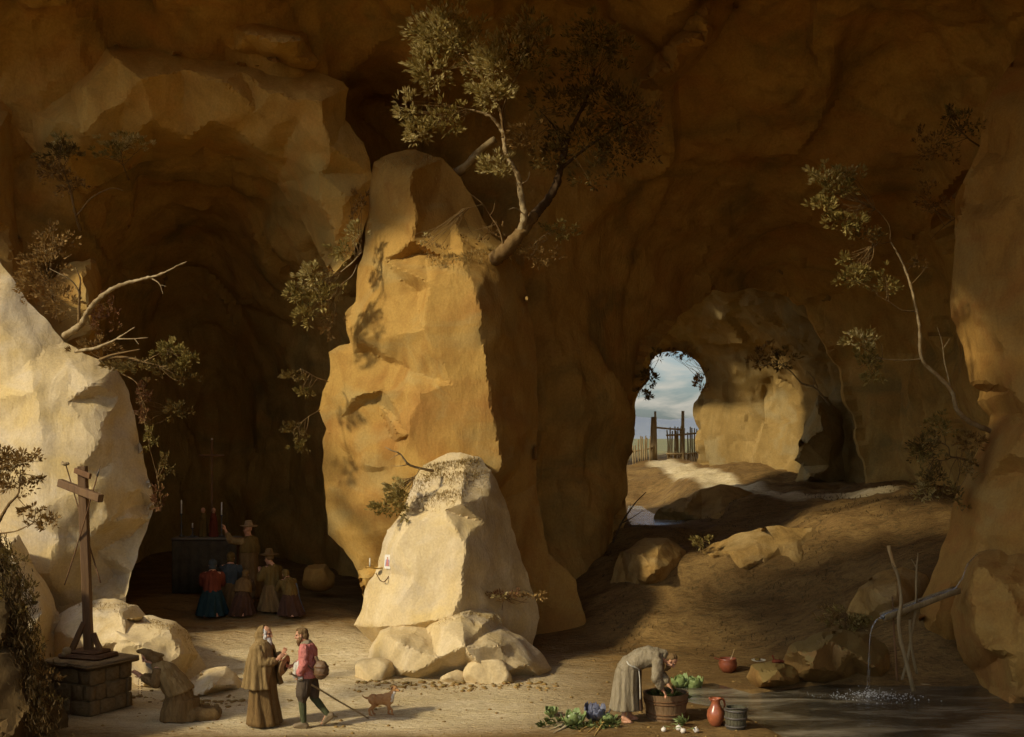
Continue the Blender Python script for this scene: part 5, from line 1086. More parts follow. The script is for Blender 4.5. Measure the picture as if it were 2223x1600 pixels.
# ---- pilgrim in a pink jacket, hat in hand
def pilgrim():
    e = empty('person', at_ground(667, 1577), R(180 - 8), 'bareheaded traveller in a pink jacket and dark breeches striding left, holding a hat', 'person', scale=0.97)
    B = Soup()
    T = head(B, (.10, .01, 1.585), (1, .10, -.22), k=1.02, neck=(.0, 0, 1.43))
    B.chain([((0, 0, 1.40), .11), ((-.02, 0, 1.15), .14), ((-.03, 0, .95), .13)]); B.cap((0, .15, 1.38), .06, (0, -.15, 1.38), .06)
    legL = [((-.02, .09, .92), .085), ((.06, .10, .50), .058), ((.03, .10, .10), .042)]; legR = [((-.03, -.09, .92), .085), ((-.08, -.09, .50), .058), ((-.34, -.09, .20), .042)]
    B.chain(legL).chain(legR); foot(B, (.03, .10, .09), (1, .15, 0)); foot(B, (-.34, -.09, .20), (.72, -.05, -.66))
    B.chain([((0, .19, 1.37), .055), ((-.02, .27, 1.12), .044), ((.06, .25, .94), .032)]); B.chain([((.02, -.19, 1.37), .055), ((.10, -.22, 1.12), .044), ((.30, -.12, 1.02), .032)])
    hand(B, (.062, .248, .93), (.35, -.1, -.9), (.6, -.7, 0), .9, left=True); hand(B, (.305, -.115, 1.02), (.9, .3, -.05), (0, .6, .7), .75, left=False)
    B.fuse('body', 'skin', e, .0085, 2); eyes(T, e, 1.02)
    J = Soup(); J.loft([((0, 0, 1.46), .075, .085), ((0, 0, 1.42), .12, .17), ((-.01, 0, 1.33), .155, .215), ((-.015, 0, 1.15), .165, .205), ((-.02, 0, .98), .165, .195), ((-.02, 0, .88), .19, .215), ((-.02, 0, .86), .185, .21)])
    J.chain([((0, .19, 1.365), .085), ((-.02, .275, 1.12), .078), ((.05, .255, .97), .062)]); J.chain([((.02, -.19, 1.365), .085), ((.10, -.225, 1.12), .075), ((.25, -.14, 1.035), .060)])
    J.fuse('jacket', 'cloth_pink', e, .010, 3, lambda p: .014 * noise.noise(V3((p.x * 9, p.y * 9, p.z * 16))) + .008 * noise.noise(V3((p.x * 24, p.y * 24, p.z * 30))))
    Cr = Soup(); Cr.loft([((.01, 0, 1.50), .070, .075), ((.01, 0, 1.455), .09, .10), ((0, 0, 1.43), .105, .13)]); Cr.fuse('collar', 'cloth_grey', e, .009, 2)
    Br = Soup(); Br.ell((-.02, 0, .90), (.165, .19, .12))
    Br.chain([((0, .09, .86), .125), ((.05, .105, .60), .125), ((.055, .105, .50), .085)]); Br.chain([((-.03, -.09, .86), .12), ((-.075, -.095, .60), .115), ((-.10, -.095, .50), .08)])
    Br.fuse('breeches', 'cloth_breeches', e, .011, 3, folds(.013, 18, 4))
    for leg, sgn in ((legL, 1), (legR, -1)):
        St = Soup(); k2, an = V3(leg[1][0]), V3(leg[2][0]); St.chain([(k2, .068), (k2.lerp(an, .35), .068), (an, .05)]); St.fuse('stocking', 'cloth_stocking', e, .009, 2, folds(.004, 30, 2))
    for an, d in (((.03, .10, .09), V3((1, .15, 0))), ((-.34, -.09, .20), V3((.72, -.05, -.66)))):
        d.normalize(); a = V3(an); q = Soup(); up = V3((0, 0, 1)) - d * d.z; up.normalize(); h = a - up * .055 - d * .045; t = a + d * .15 - up * .06
        q.cap(a - up * .01, .050, h, .046); q.cap(a - up * .02, .050, t, .042); q.cap(h - up * .02, .038, t - up * .005, .036); q.fuse('shoe', 'shoe', e, .009, 2)
    Hr = Soup(); Hr.ell(T(-.025, 0, .045), (.105, .092, .085)).ell(T(-.065, 0, -.03), (.06, .085, .085)).ell(T(.03, 0, .10), (.05, .06, .025)); Hr.fuse('hair', 'hair_brown', e, .008, 1, curls(.012, 30))
    Bd = Soup(); Bd.ell(T(.055, 0, -.09), (.05, .055, .045)); Bd.cap(T(.075, 0, -.11), .04, T(.085, 0, -.17), .016)
    for s in (-1, 1): Bd.ell(T(.02, .064 * s, -.05), (.03, .014, .05))
    Bd.fuse('beard', 'hair_brown', e, .008, 1, curls(.008))
    # white bundle tucked at the waist, belongs to his dress
    Wb = Soup(); Wb.ell((.09, .20, 1.04), (.10, .085, .13)).ell((.13, .21, .93), (.07, .06, .07)).ell((.06, .235, .88), (.06, .045, .05)); Wb.fuse('apron_bundle', 'cloth_white', e, .010, 2, folds(.016, 20, 6))
    rope('strap', [(.06, .13, 1.42), (.02, .22, 1.25), (-.10, .22, 1.08), (-.20, .20, 1.0)], .012, 'leather', e)
    M = e.matrix_basis
    # things he carries
    h = empty('hat', M @ V3((.385, -.02, 1.03)), e.rotation_euler.z, 'tan felt hat held out by the traveller in pink', 'hat')
    h.rotation_euler = (R(8), R(75), e.rotation_euler.z)
    lathe('brim', [(.085, .0), (.10, .012), (.165, .022), (.185, .038), (.17, .030), (.10, .004), (.085, -.006)], 'felt_hat', h, 32, False, .10)
    lathe('crown', [(.095, .0), (.092, .05), (.085, .10), (.06, .125), (.01, .128)], 'felt_hat', h, 28, False, .05)
    lathe('hat_band', [(.098, .010), (.097, .035), (.094, .035), (.095, .010)], 'leather', h, 28, False)
    k = empty('gourd_flask', M @ V3((-.30, .17, .86)), e.rotation_euler.z, 'round dark leather flask hanging at the back of the traveller in pink', 'flask')
    f = Soup(); f.ell((0, 0, .15), (.135, .11, .165)); f.cap((.05, 0, .28), .035, (.09, 0, .36), .025); f.fuse('body', 'leather', k, .010, 2, lambda p: .01 * noise.noise(p * 7))
    for z in (.09, .21): 
        b = lathe('band', [(.127, z - .012), (.131, z), (.127, z + .012)], 'wood_dark', k, 28, False); b.scale = (1.0, .83, 1)
    a, b = M @ V3((.12, .30, .93)), at_ground(800, 1562) + V3((0, 0, .02))
    s = empty('walking_staff', b, 0, 'long thin walking staff slanting from the hand of the traveller to the ground', 'staff')
    child_at(tube('shaft', [a + (a - b) * .06, a.lerp(b, .33) + V3((0, 0, .01)), a.lerp(b, .66), b], .017, .013, 'wood_grey', None, 8, 4, .006), s)
    tp = a + (a - b) * .06; bm = bmesh.new(); bmesh.ops.create_icosphere(bm, subdivisions=2, radius=.03); o = link('knob', mesh_of('knob', bm), MATS['wood_grey']); o.location = tp; child_at(o, s)
pilgrim()

# ---- hermit kneeling before the cross
def kneeling_hermit():
    e = empty('person', at_ground(382, 1562), R(180 + 4), 'hooded hermit in a brown habit kneeling in prayer before the cross', 'person', scale=1.09)
    B = Soup()
    T = head(B, (.22, 0, 1.06), (1, .12, -.38), k=1.0, neck=(.10, 0, .92))
    B.chain([((.09, 0, .90), .10), ((-.01, 0, .68), .13), ((-.09, 0, .46), .14)]); B.cap((.09, .14, .88), .06, (.09, -.14, .88), .06)
    for s in (-1, 1):
        B.chain([((-.10, .09 * s, .42), .10), ((.08, .10 * s, .08), .06), ((-.36, .11 * s, .055), .042)]); foot(B, (-.36, .12 * s, .06), (-.8, .1 * s, .10), .95)
        B.chain([((.09, .18 * s, .86), .05), ((.20, .20 * s, .64), .042), ((.42, .05 * s, .73), .030)])
    hand(B, (.42, .035, .735), (.75, -.12, .65), (0, -1, 0), .28, left=True); hand(B, (.42, -.035, .73), (.75, .12, .65), (0, 1, 0), .28, left=False)
    B.fuse('body', 'skin', e, .0085, 2); eyes(T, e)
    H = Soup(); H.loft([((-.02, 0, .70), .19, .22), ((-.08, 0, .50), .21, .24), ((-.06, 0, .30), .23, .26), ((-.03, 0, .12), .27, .29), ((-.03, 0, .01), .29, .30)])
    H.cap((.10, .10, .13), .13, (-.42, .12, .09), .10).cap((.10, -.10, .13), .13, (-.42, -.12, .09), .10)
    H.fuse('habit', 'cloth_habit_dark', e, .012, 3, folds(.020, 12, 3))
    for s in (-1, 1): 
        q = Soup(); q.chain([((.09, .18 * s, .84), .085), ((.20, .205 * s, .64), .085), ((.36, .085 * s, .70), .07)]); q.fuse('sleeve', 'cloth_habit_dark', e, .011, 3, folds(.010, 22, 7))
    C = Soup(); C.loft([((.12, 0, .985), .075, .085), ((.10, 0, .94), .12, .16), ((.05, 0, .86), .185, .235), ((-.03, 0, .66), .225, .28), ((-.09, 0, .47), .25, .295), ((-.10, 0, .44), .24, .285)])
    C.fuse('cape', 'cloth_habit', e, .011, 3, folds(.020, 15, 9))
    Hd = Soup(); Hd.ell((.195, 0, 1.095), (.125, .105, .115)).ell((.10, 0, 1.03), (.10, .11, .11)).cap((.12, 0, 1.10), .075, (-.02, 0, 1.10), .03).cap((.24, 0, 1.17), .055, (.34, 0, 1.165), .03)
    o = Hd.fuse('hood', 'cloth_habit_dark', e, .010, 2, folds(.009, 16, 5, 'x'))
    bm = bmesh.new(); bm.from_mesh(o.data); bmesh.ops.delete(bm, geom=[f for f in bm.faces if f.calc_center_median().x > .245 + .5 * max(0, f.calc_center_median().z - 1.09) and f.calc_center_median().z < 1.13], context='FACES'); bm.to_mesh(o.data); bm.free()
    m = o.modifiers.new('thickness', 'SOLIDIFY'); m.thickness = .014; m.offset = -1
    Bd = Soup(); Bd.ell(T(.055, 0, -.09), (.05, .055, .045)); Bd.cap(T(.075, 0, -.11), .042, T(.07, 0, -.22), .016); Bd.fuse('beard', 'hair_grey', e, .008, 1, curls(.009))
    M = e.matrix_basis; r = empty('rosary', M @ V3((.45, 0, .72)), e.rotation_euler.z, 'string of beads hanging from the praying hands of the kneeling hermit', 'rosary')
    me = None
    for i in range(26):
        t = i / 26 * 2 * math.pi; p = V3((.025 * math.sin(t), .03 * math.sin(t), -.17 + .17 * math.cos(t)))
        if me is None: bm = bmesh.new(); bmesh.ops.create_icosphere(bm, subdivisions=1, radius=.011); me = mesh_of('bead', bm)
        b = link('bead', me, MATS['wood_dark'], r); b.location = p
kneeling_hermit()
hr = obj_by_label('hooded hermit')
for c_ in hr.children:      # bowed well forward, habit trailing behind
    for v_ in c_.data.vertices:
        if v_.co.z > .35: v_.co.x += .30 * (v_.co.z - .35); v_.co.z -= .10 * (v_.co.z - .35)
        elif v_.co.x < -.1: v_.co.x += .45 * (v_.co.x + .1)
rz_ = obj_by_label('string of beads'); rz_.location += Vector((-.12, 0, -.05))

# ---- monk bending over the tub
def washing_monk():
    e = empty('person', at_ground(1362, 1566), R(-8), 'barefoot monk in a grey-brown habit bending over the wooden tub', 'person', scale=1.0)
    B = Soup()
    T = head(B, (.74, -.02, 1.06), (.55, -.05, -.83), (.83, -.1, .55), k=1.0, neck=(.58, 0, 1.12))
    B.chain([((.55, 0, 1.12), .11), ((.28, 0, 1.13), .14), ((.04, 0, .98), .14)]); B.cap((.52, .15, 1.10), .06, (.52, -.15, 1.10), .06)
    B.chain([((.02, .09, .95), .095), ((.03, .10, .50), .058), ((.03, .11, .09), .040)]).chain([((-.02, -.09, .95), .095), ((-.02, -.10, .50), .058), ((-.06, -.10, .09), .040)])
    foot(B, (.03, .11, .085), (1, .2, 0)); foot(B, (-.06, -.10, .085), (1, -.35, 0))
    B.chain([((.52, .19, 1.07), .055), ((.55, .22, .80), .044), ((.70, .14, .60), .032)]).chain([((.52, -.19, 1.07), .055), ((.50, -.23, .80), .044), ((.60, -.14, .58), .032)])
    hand(B, (.70, .14, .60), (.7, -.2, -.62), (-.5, 0, -.85), .5, left=True); hand(B, (.60, -.14, .58), (.62, .2, -.72), (-.6, 0, -.8), .5, left=False)
    B.fuse('body', 'skin', e, .0085, 2); eyes(T, e)
    U = Soup(); U.loft([((.60, 0, 1.13), .10, .12), ((.53, 0, 1.12), .15, .21), ((.38, 0, 1.12), .175, .22), ((.20, 0, 1.07), .175, .21), ((.06, 0, .97), .18, .215), ((-.01, 0, .86), .20, .23)])
    U.chain([((.52, .19, 1.06), .09), ((.55, .225, .81), .088), ((.64, .17, .68), .075)]).chain([((.52, -.19, 1.06), .09), ((.50, -.235, .81), .09), ((.56, -.17, .66), .078)])
    U.fuse('tunic', 'cloth_grey', e, .011, 3, lambda p: .016 * noise.noise(V3((p.x * 8, p.y * 10, p.z * 9))) + .007 * noise.noise(p * 24))
    drape('skirt', [((.03, 0, 1.01), .17, .20, 0), ((0, 0, .86), .20, .23, .3), ((-.02, 0, .62), .215, .24, .7), ((-.03, 0, .40), .23, .25, .9), ((-.04, 0, .21), .25, .26, 1.0)], 'cloth_grey', e, nf=9, amp=.07, seed=4)
    Sc = Soup(); 
    Sc.loft([((.205, 0, .90), .030, .15), ((.21, 0, .60), .03, .15), ((.225, 0, .30), .035, .155), ((.23, 0, .215), .035, .15)]); Sc.fuse('scapular', 'cloth_scapular', e, .011, 2, folds(.015, 14, 3))
    rope('cord_belt', [(.20, -.16, .93), (.14, -.23, .97), (.03, -.235, 1.02), (-.02, 0, 1.09), (.03, .235, 1.02), (.16, .22, .96)], .013, 'cloth_white', e); rope('cord_end', [(.20, -.16, .93), (.22, -.18, .70), (.225, -.185, .42)], .010, 'cloth_white', e)
    H = Soup(); H.ell((.53, 0, 1.20), (.13, .15, .055)).cap((.50, 0, 1.22), .055, (.34, 0, 1.25), .02).ell((.63, 0, 1.16), (.065, .12, .085)); H.fuse('cowl', 'cloth_grey', e, .010, 2, folds(.010, 18, 6, 'x'))
    Hr = Soup(); Hr.ell(T(-.035, 0, .045), (.095, .088, .075)).ell(T(-.075, 0, -.02), (.045, .08, .07)); Hr.fuse('hair', 'hair_brown', e, .008, 1, curls(.009))
    Bd = Soup(); Bd.ell(T(.055, 0, -.09), (.05, .055, .05)); Bd.cap(T(.075, 0, -.11), .042, T(.09, 0, -.20), .016); Bd.fuse('beard', 'hair_brown', e, .008, 1, curls(.009))
washing_monk()

# ---- the group at the altar in the dark hollow (seen from behind, small in the picture)
def kneeler(px, py, Y, rz, label, sc, top, skirt, cover, covmat, cover_kind='scarf', extra=None, lean=0.0):
    p = W(px, py, Y); p.z = gz(p.x, p.y); e = empty('person', p, rz, label, 'person', 'people praying at the altar', sc)
    B = Soup(); T = head(B, (.10 + lean, 0, 1.10 - .1 * lean), (1, 0, -.15), neck=(.02 + lean * .8, 0, .96))
    B.chain([((.01 + lean * .7, 0, .93), .10), ((-.03, 0, .70), .13), ((-.08, 0, .48), .14)]); B.cap((lean * .7, .15, .90), .06, (lean * .7, -.15, .90), .06)
    for s in (-1, 1):
        B.chain([((-.08, .09 * s, .42), .09), ((.08, .10 * s, .08), .06), ((-.34, .10 * s, .06), .04)]); foot(B, (-.34, .11 * s, .06), (-.8, .1 * s, .1), .95)
        B.chain([((.02 + lean * .7, .19 * s, .88), .05), ((.12 + lean, .21 * s, .68), .042), ((.34 + lean, .05 * s, .80), .03)]); hand(B, (.34 + lean, .04 * s, .80), (.7, -.1 * s, .7), (0, -s, 0), .3, left=s > 0)
    B.fuse('body', 'skin', e, .012, 2)
    J = Soup(); J.loft([((.02 + lean * .8, 0, .97), .08, .09), ((lean * .7, 0, .92), .13, .18), ((-.02 + lean * .4, 0, .80), .16, .215), ((-.05, 0, .62), .165, .20), ((-.07, 0, .50), .18, .21)])
    for s in (-1, 1): J.chain([((.01 + lean * .7, .19 * s, .87), .085), ((.11 + lean, .22 * s, .68), .075), ((.28 + lean, .09 * s, .76), .06)])
    J.fuse('bodice', top, e, .014, 2, folds(.022, 16, px))
    drape('skirt', [((-.06, 0, .56), .17, .20, 0), ((-.07, 0, .40), .22, .25, .5), ((-.10, 0, .15), .32, .30, .9), ((-.12, 0, .01), .40, .34, 1)], skirt, e, nf=11, amp=.12, seed=px * .1)
    C = Soup()
    if cover_kind == 'hat':
        pass
    else:
        C.ell(T(-.02, 0, .04), (.115, .098, .10)).ell(T(-.06, 0, -.06), (.075, .09, .08))
        if cover_kind == 'shawl': C.loft([((.02 + lean * .8, 0, .99), .10, .11), ((lean * .7 - .02, 0, .90), .16, .22), ((-.05, 0, .70), .20, .25), ((-.07, 0, .62), .20, .25)])
        C.fuse('head_covering', covmat, e, .012, 2, folds(.008, 20, 2))
    if cover_kind == 'hat':
        Hr = Soup(); Hr.ell(T(-.03, 0, .03), (.10, .09, .08)); Hr.fuse('hair', 'hair_brown', e, .012, 1)
        b = lathe('hat', [(.01, .13), (.07, .12), (.095, .02), (.19, -.005), (.215, .012), (.20, -.012), (.09, .0), (.08, .0)], covmat, e, 28, False, .08); b.location = T(-.02, 0, .09)
    if extra: extra(e)
    return e
KY = 29.2
def xtra_sash(e): 
    C = Soup(); C.chain([((.02, -.20, .80), .05), ((.05, -.27, .50), .055), ((.02, -.34, .20), .06), ((-.10, -.36, .05), .06)]); C.fuse('blue_cloth', 'cloth_sky', e, .013, 2, folds(.014, 18, 4))
kneeler(461, 1332, KY, R(100), 'kneeling woman in a red bodice and blue-green skirt at the altar', 1.04, 'cloth_red', 'cloth_blue', 'scarf', 'cloth_bluegrey')
kneeler(500, 1322, KY + .7, R(95), 'kneeling figure with ochre headcloth and blue-grey shawl beside the woman in red', 1.06, 'cloth_bluegrey', 'cloth_habit_dark', 'scarf', 'cloth_yellow')
kneeler(528, 1336, KY - .1, R(85), 'dark-clad figure kneeling low in the middle of the praying group', .84, 'cloth_scapular', 'cloth_plum', 'shawl', 'cloth_habit_dark', 'shawl', lean=.12)
kneeler(590, 1330, KY + .2, R(140), 'kneeling pilgrim in a broad hat and ochre cloak at the right of the group', 1.10, 'cloth_yellow', 'cloth_habit_dark', 'shawl', 'cloth_habit_dark', 'hat')
kneeler(628, 1338, KY - .2, R(125), 'bowed figure in a plum skirt with a blue cloth, rightmost of the praying group', .86, 'cloth_yellow', 'cloth_plum', 'scarf', 'cloth_yellow', extra=xtra_sash, lean=.16)
def preacher():
    p = W(540, 1318, KY + 1.1); p.z = gz(p.x, p.y); e = empty('person', p, R(150), 'standing pilgrim with raised arm pointing to the altar, behind the kneeling group', 'person', 'people praying at the altar', 1.12)
    B = Soup(); T = head(B, (.03, 0, 1.60), (1, 0, .05), neck=(0, 0, 1.44)); B.chain([((0, 0, 1.40), .11), ((0, 0, 1.1), .14), ((0, 0, .9), .14)]); B.cap((0, .15, 1.38), .06, (0, -.15, 1.38), .06)
    for s in (-1, 1): B.chain([((0, .09 * s, .9), .085), ((0, .1 * s, .48), .056), ((0, .1 * s, .09), .04)]); foot(B, (0, .1 * s, .085), (1, .2 * s, 0))
    B.chain([((.02, .19, 1.37), .05), ((.28, .26, 1.38), .042), ((.42, .28, 1.60), .03)]); hand(B, (.42, .28, 1.60), (.3, 0, 1), (1, 0, 0), .4, left=True)
    B.chain([((0, -.19, 1.37), .05), ((.03, -.26, 1.10), .042), ((.22, -.22, 1.12), .03)]); hand(B, (.22, -.22, 1.12), (1, .2, 0), (0, .8, -.5), 1.0, left=False)
    B.fuse('body', 'skin', e, .012, 2)
    drape('habit', [((0, 0, 1.46), .10, .13, 0), ((0, 0, 1.36), .16, .22, .1), ((0, 0, 1.05), .18, .22, .3), ((0, 0, .6), .22, .24, .7), ((0, 0, .12), .27, .28, 1)], 'cloth_habit_dark', e, nf=9, amp=.06, seed=7)
    q = Soup(); q.chain([((.02, .19, 1.36), .085), ((.28, .26, 1.37), .08), ((.36, .27, 1.50), .065)]).chain([((0, -.19, 1.36), .085), ((.03, -.265, 1.10), .08), ((.16, -.235, 1.11), .065)]); q.fuse('sleeve', 'cloth_habit', e, .014, 3, folds(.012, 20, 2))
    c = Soup(); c.loft([((0, 0, 1.47), .09, .11), ((-.01, 0, 1.40), .15, .22), ((-.02, 0, 1.20), .20, .25), ((-.02, 0, 1.12), .20, .25)]); c.fuse('shoulder_cape', 'cloth_yellow', e, .014, 3, folds(.014, 16, 5))
    b = lathe('hat', [(.01, .13), (.07, .12), (.095, .02), (.17, .0), (.19, .015), (.17, -.012), (.09, .0)], 'felt_hat', e, 24, False, .08); b.location = T(-.02, 0, .085)
    M = e.matrix_basis; a = M @ V3((.31, -.20, 0)); 
    tag(tube('walking_staff', [V3((a.x, a.y, p.z - .02)), V3((a.x + .01, a.y, p.z + .7)), V3((a.x, a.y, p.z + 1.42))], .02, .016, 'wood_grey', None, 7, 3, .01), 'upright staff held by the standing pilgrim in the hollow', 'staff')
preacher()

# ---- little dog
def dog():
    e = empty('dog', at_ground(828, 1553), R(4), 'small brown dog with a white chest looking up towards the boulder', 'dog', scale=1.0)
    B = Soup()
    B.ell((.10, 0, .28), (.125, .092, .118)).ell((-.02, 0, .28), (.16, .084, .100)).ell((-.14, 0, .285), (.10, .080, .100))
    B.chain([((.15, 0, .32), .062), ((.20, -.01, .405), .050), ((.215, -.015, .44), .048)])
    hc = V3((.225, -.015, .465)); hf = V3((.75, -.62, .0)).normalized(); B.ell(hc, (.068, .062, .060), frame(hf).to_4x4()); B.cap(hc + hf * .04 - V3((0, 0, .012)), .032, hc + hf * .105 - V3((0, 0, .022)), .020); B.ell(hc + hf * .118 - V3((0, 0, .014)), (.010, .010, .009))
    # forelegs: elbow back, wrist low; one foreleg stepping
    B.chain([((.13, .045, .25), .040), ((.105, .048, .165), .028), ((.125, .048, .08), .019), ((.120, .048, .02), .018)]); B.ell((.135, .048, .016), (.030, .020, .016))
    B.chain([((.14, -.045, .25), .040), ((.125, -.048, .165), .028), ((.185, -.048, .10), .019), ((.180, -.048, .035), .017)]); B.ell((.195, -.048, .026), (.030, .020, .016))
    # hind legs: knee forward by the belly, hock behind, near-vertical shank
    for s, dx in ((1, .03), (-1, -.02)):
        B.chain([((-.15, .045 * s, .27), .058), ((-.105 + dx, .05 * s, .185), .036), ((-.195 + dx, .05 * s, .115), .020), ((-.175 + dx, .05 * s, .02), .017)]); B.ell((-.155 + dx, .05 * s, .016), (.030, .020, .016))
    B.chain([((-.20, 0, .315), .026), ((-.26, .01, .30), .018), ((-.31, .015, .325), .013), ((-.33, .015, .355), .008)])
    B.fuse('body', 'dog_coat', e, .0075, 2, lambda p: .0035 * noise.noise(p * 40))
    sd = frame(hf) @ V3((0, 1, 0))
    for s in (-1, 1):
        q = Soup(); a = hc + sd * .045 * s + V3((0, 0, .035)); q.cap(a, .018, a + sd * .032 * s + V3((0, 0, -.028)) - hf * .01, .014); q.fuse('ear', 'dog_ear', e, .006, 1)
        bm = bmesh.new(); bmesh.ops.create_icosphere(bm, subdivisions=2, radius=.0085, matrix=Matrix.Translation(hc + hf * .050 + sd * .024 * s + V3((0, 0, .014)))); link('eye', mesh_of('eye', bm), MATS['eye_dark'], e)
    bm = bmesh.new(); bmesh.ops.create_icosphere(bm, subdivisions=2, radius=.0125, matrix=Matrix.Translation(hc + hf * .124 - V3((0, 0, .012)))); link('nose', mesh_of('nose', bm), MATS['eye_dark'], e)
    q = Soup(); q.ell((.195, -.03, .33), (.035, .045, .075)).ell((.225, -.045, .40), (.028, .03, .045)).ell((.16, -.04, .265), (.05, .04, .04)); q.fuse('white_chest', 'dog_white', e, .007, 1, lambda p: .004 * noise.noise(p * 50))
    return e
dog()

# ------------------------------------------------------------ objects
def block_mesh(name, seed=0, bev=.06, rough=.03, sub=2):
    "a unit block with worn edges"
    bm = bmesh.new(); bmesh.ops.create_cube(bm, size=1); bmesh.ops.bevel(bm, geom=bm.edges[:], offset=bev, segments=2, affect='EDGES')
    for v in bm.verts: v.co += v.normal * rough * noise.noise(v.co * 3 + Vector((seed, seed * 2, 0)))
    return mesh_of(name, bm)
def block(name, me, loc, dim, mat, parent, rot=(0, 0, 0)):
    o = bpy.data.objects.new(name, me); COL.objects.link(o); o.location = loc; o.scale = dim; o.rotation_euler = rot; o.parent = parent
    if not me.materials: me.materials.append(MATS[mat]); me.shade_smooth()
    return o
def beam(name, a, b, w, d, mat, parent, seed=0, up=(0, 1, 0)):
    "a hewn timber from a to b"
    a, b = V3(a), V3(b); bm = bmesh.new(); n = 10; ax = (b - a).normalized(); x = ax.cross(V3(up)).normalized(); y = ax.cross(x); rows = []
    for i in range(n + 1):
        p = a.lerp(b, i / n); q = 1 + .05 * noise.noise(p * 3 + V3((seed, 0, 0)))
        pts = []
        for sx, sy in ((-1, -.8), (-.8, -1), (.8, -1), (1, -.8), (1, .8), (.8, 1), (-.8, 1), (-1, .8)):
            pts.append(bm.verts.new(p + x * sx * w / 2 * q + y * sy * d / 2 * q + x * .006 * noise.noise(p * 9 + V3((sx * 5, sy * 5, seed)))))
        rows.append(pts)
    for i in range(n):
        for k in range(8): bm.faces.new((rows[i][k], rows[i][(k + 1) % 8], rows[i + 1][(k + 1) % 8], rows[i + 1][k]))
    bm.faces.new(list(reversed(rows[0]))); bm.faces.new(rows[-1]); bmesh.ops.recalc_face_normals(bm, faces=bm.faces)
    return link(name, mesh_of(name, bm), MATS[mat], parent, False)

# stone pedestal
pb = at_ground(200, 1548); PED = V3(((196 - CX) * 22.25 / F, 22.25, gz(pb.x, 22.25)))
ped = empty('stone_pedestal', PED, R(-28), 'masonry pedestal of rough stone blocks under the wooden cross', 'pedestal')
bms = [block_mesh('stone_block', i * 3.1, .05, .10) for i in range(4)]
core = block('core', block_mesh('core', 9, .02, .01), (0, 0, .42), (.93, .93, .84), 'pedestal_stone', ped)
rs = random.Random(5); ch = .273
for side in range(4):
    for c in range(3):
        x = -.5; first = True
        while x < .5 - .02:
            w = rs.uniform(.18, .46) if not (first and c % 2) else .15; first = False
            if .5 - (x + w) < .12: w = .5 - x
            ang = side * math.pi / 2; cx = x + w / 2; pr = .46 + rs.uniform(.0, .018)
            p = Matrix.Rotation(ang, 3, 'Z') @ V3((cx, -pr, c * ch + ch / 2 + rs.uniform(-.012, .012)))
            block('stone_block', rs.choice(bms), p, (w - rs.uniform(.01, .03), .09, ch - rs.uniform(.012, .04)), 'pedestal_stone', ped, (0, 0, ang + rs.uniform(-.02, .02))); x += w
sl_me = block_mesh('top_slab', 4, .05, .04)
block('top_slab', sl_me, (-.27, 0, .875), (.62, 1.22, .10), 'pedestal_slab', ped, (0, 0, .005)); block('top_slab', sl_me, (.325, .01, .872), (.55, 1.20, .10), 'pedestal_slab', ped, (0, R(.6), -.008))
# cross
cb = PED + V3((-.04, .05, .925)); ct = W(179, 1012, 22.3)
cx_ = empty('wooden_cross', cb, 0, 'tall dark wooden cross with a name board on the stone pedestal', 'cross')
Mi = lambda o: child_at(o, cx_)
Mi(beam('upright', cb + V3((0, 0, -.02)), ct, .155, .14, 'wood_red', None, 1))
a1, a2 = W(132, 1048, 22.55), W(220, 1082, 21.95); arm = beam('crossbeam', a1 + V3((0, -.03, 0)), a2 + V3((0, -.03, 0)), 0.12, .14, 'wood_red', None, 2, (0, 0, 1)); Mi(arm)
b1, b2 = W(163, 1021, 22.2), W(196, 1034, 22.0); Mi(beam('name_board', b1, b2, .05, .10, 'wood_dark', None, 3, (0, 0, 1)))
q = block_mesh('plinth', 7, .05, .03)
for nm, dx, dz, sx, sy, sz in (('plinth', 0, .03, .86, .62, .10), ('plinth', .02, .10, .60, .45, .07)):
    o = block(nm, q, cb + V3((dx, -.02, dz)), (sx, sy, sz), 'wood_dark', None, (0, 0, R(-20))); Mi(o)
Mi(beam('wedge', cb + V3((-.30, -.10, .08)), cb + V3((-.08, -.02, .62)), .09, .12, 'wood_red', None, 5)); Mi(beam('wedge', cb + V3((.24, -.08, .10)), cb + V3((.08, -.02, .42)), .08, .10, 'wood_red', None, 6))
k = Soup(); k.ell(cb + V3((-.34, -.16, .13)), (.085, .075, .08)).ell(cb + V3((-.37, -.20, .08)), (.05, .05, .045)); o = k.fuse('skull', 'wood_grey', None, .009, 2); tag(o, 'small skull lying at the foot of the wooden cross', 'skull')
ln = empty('lance', W(142, 1285, 22.4), 0, 'thin spear leaning across the cross with its point up at the right', 'spear')
child_at(tube('shaft', [W(140, 1270, 22.45), W(175, 1160, 22.2), W(212, 1030, 22.0)], .014, .011, 'wood_dark', None, 6, 3), ln); child_at(tube('spearhead', [W(211, 1034, 22.0), W(214, 1024, 22.0), W(218, 1012, 22.0)], .022, .002, 'iron', None, 6, 1), ln)
sp = empty('sponge_pole', W(217, 1270, 22.4), 0, 'thin pole with a sponge on its end leaning behind the cross', 'pole')
child_at(tube('shaft', [W(218, 1265, 22.2), W(190, 1170, 22.5), W(152, 1040, 22.7), W(143, 1010, 22.7)], .014, .011, 'wood_dark', None, 6, 3), sp)
k = Soup(); k.ell(W(142, 1007, 22.7), (.075, .05, .04)).ell(W(136, 1005, 22.7), (.03, .03, .03)); child_at(k.fuse('sponge', 'wood_grey', None, .008, 1, curls(.012, 30)), sp)

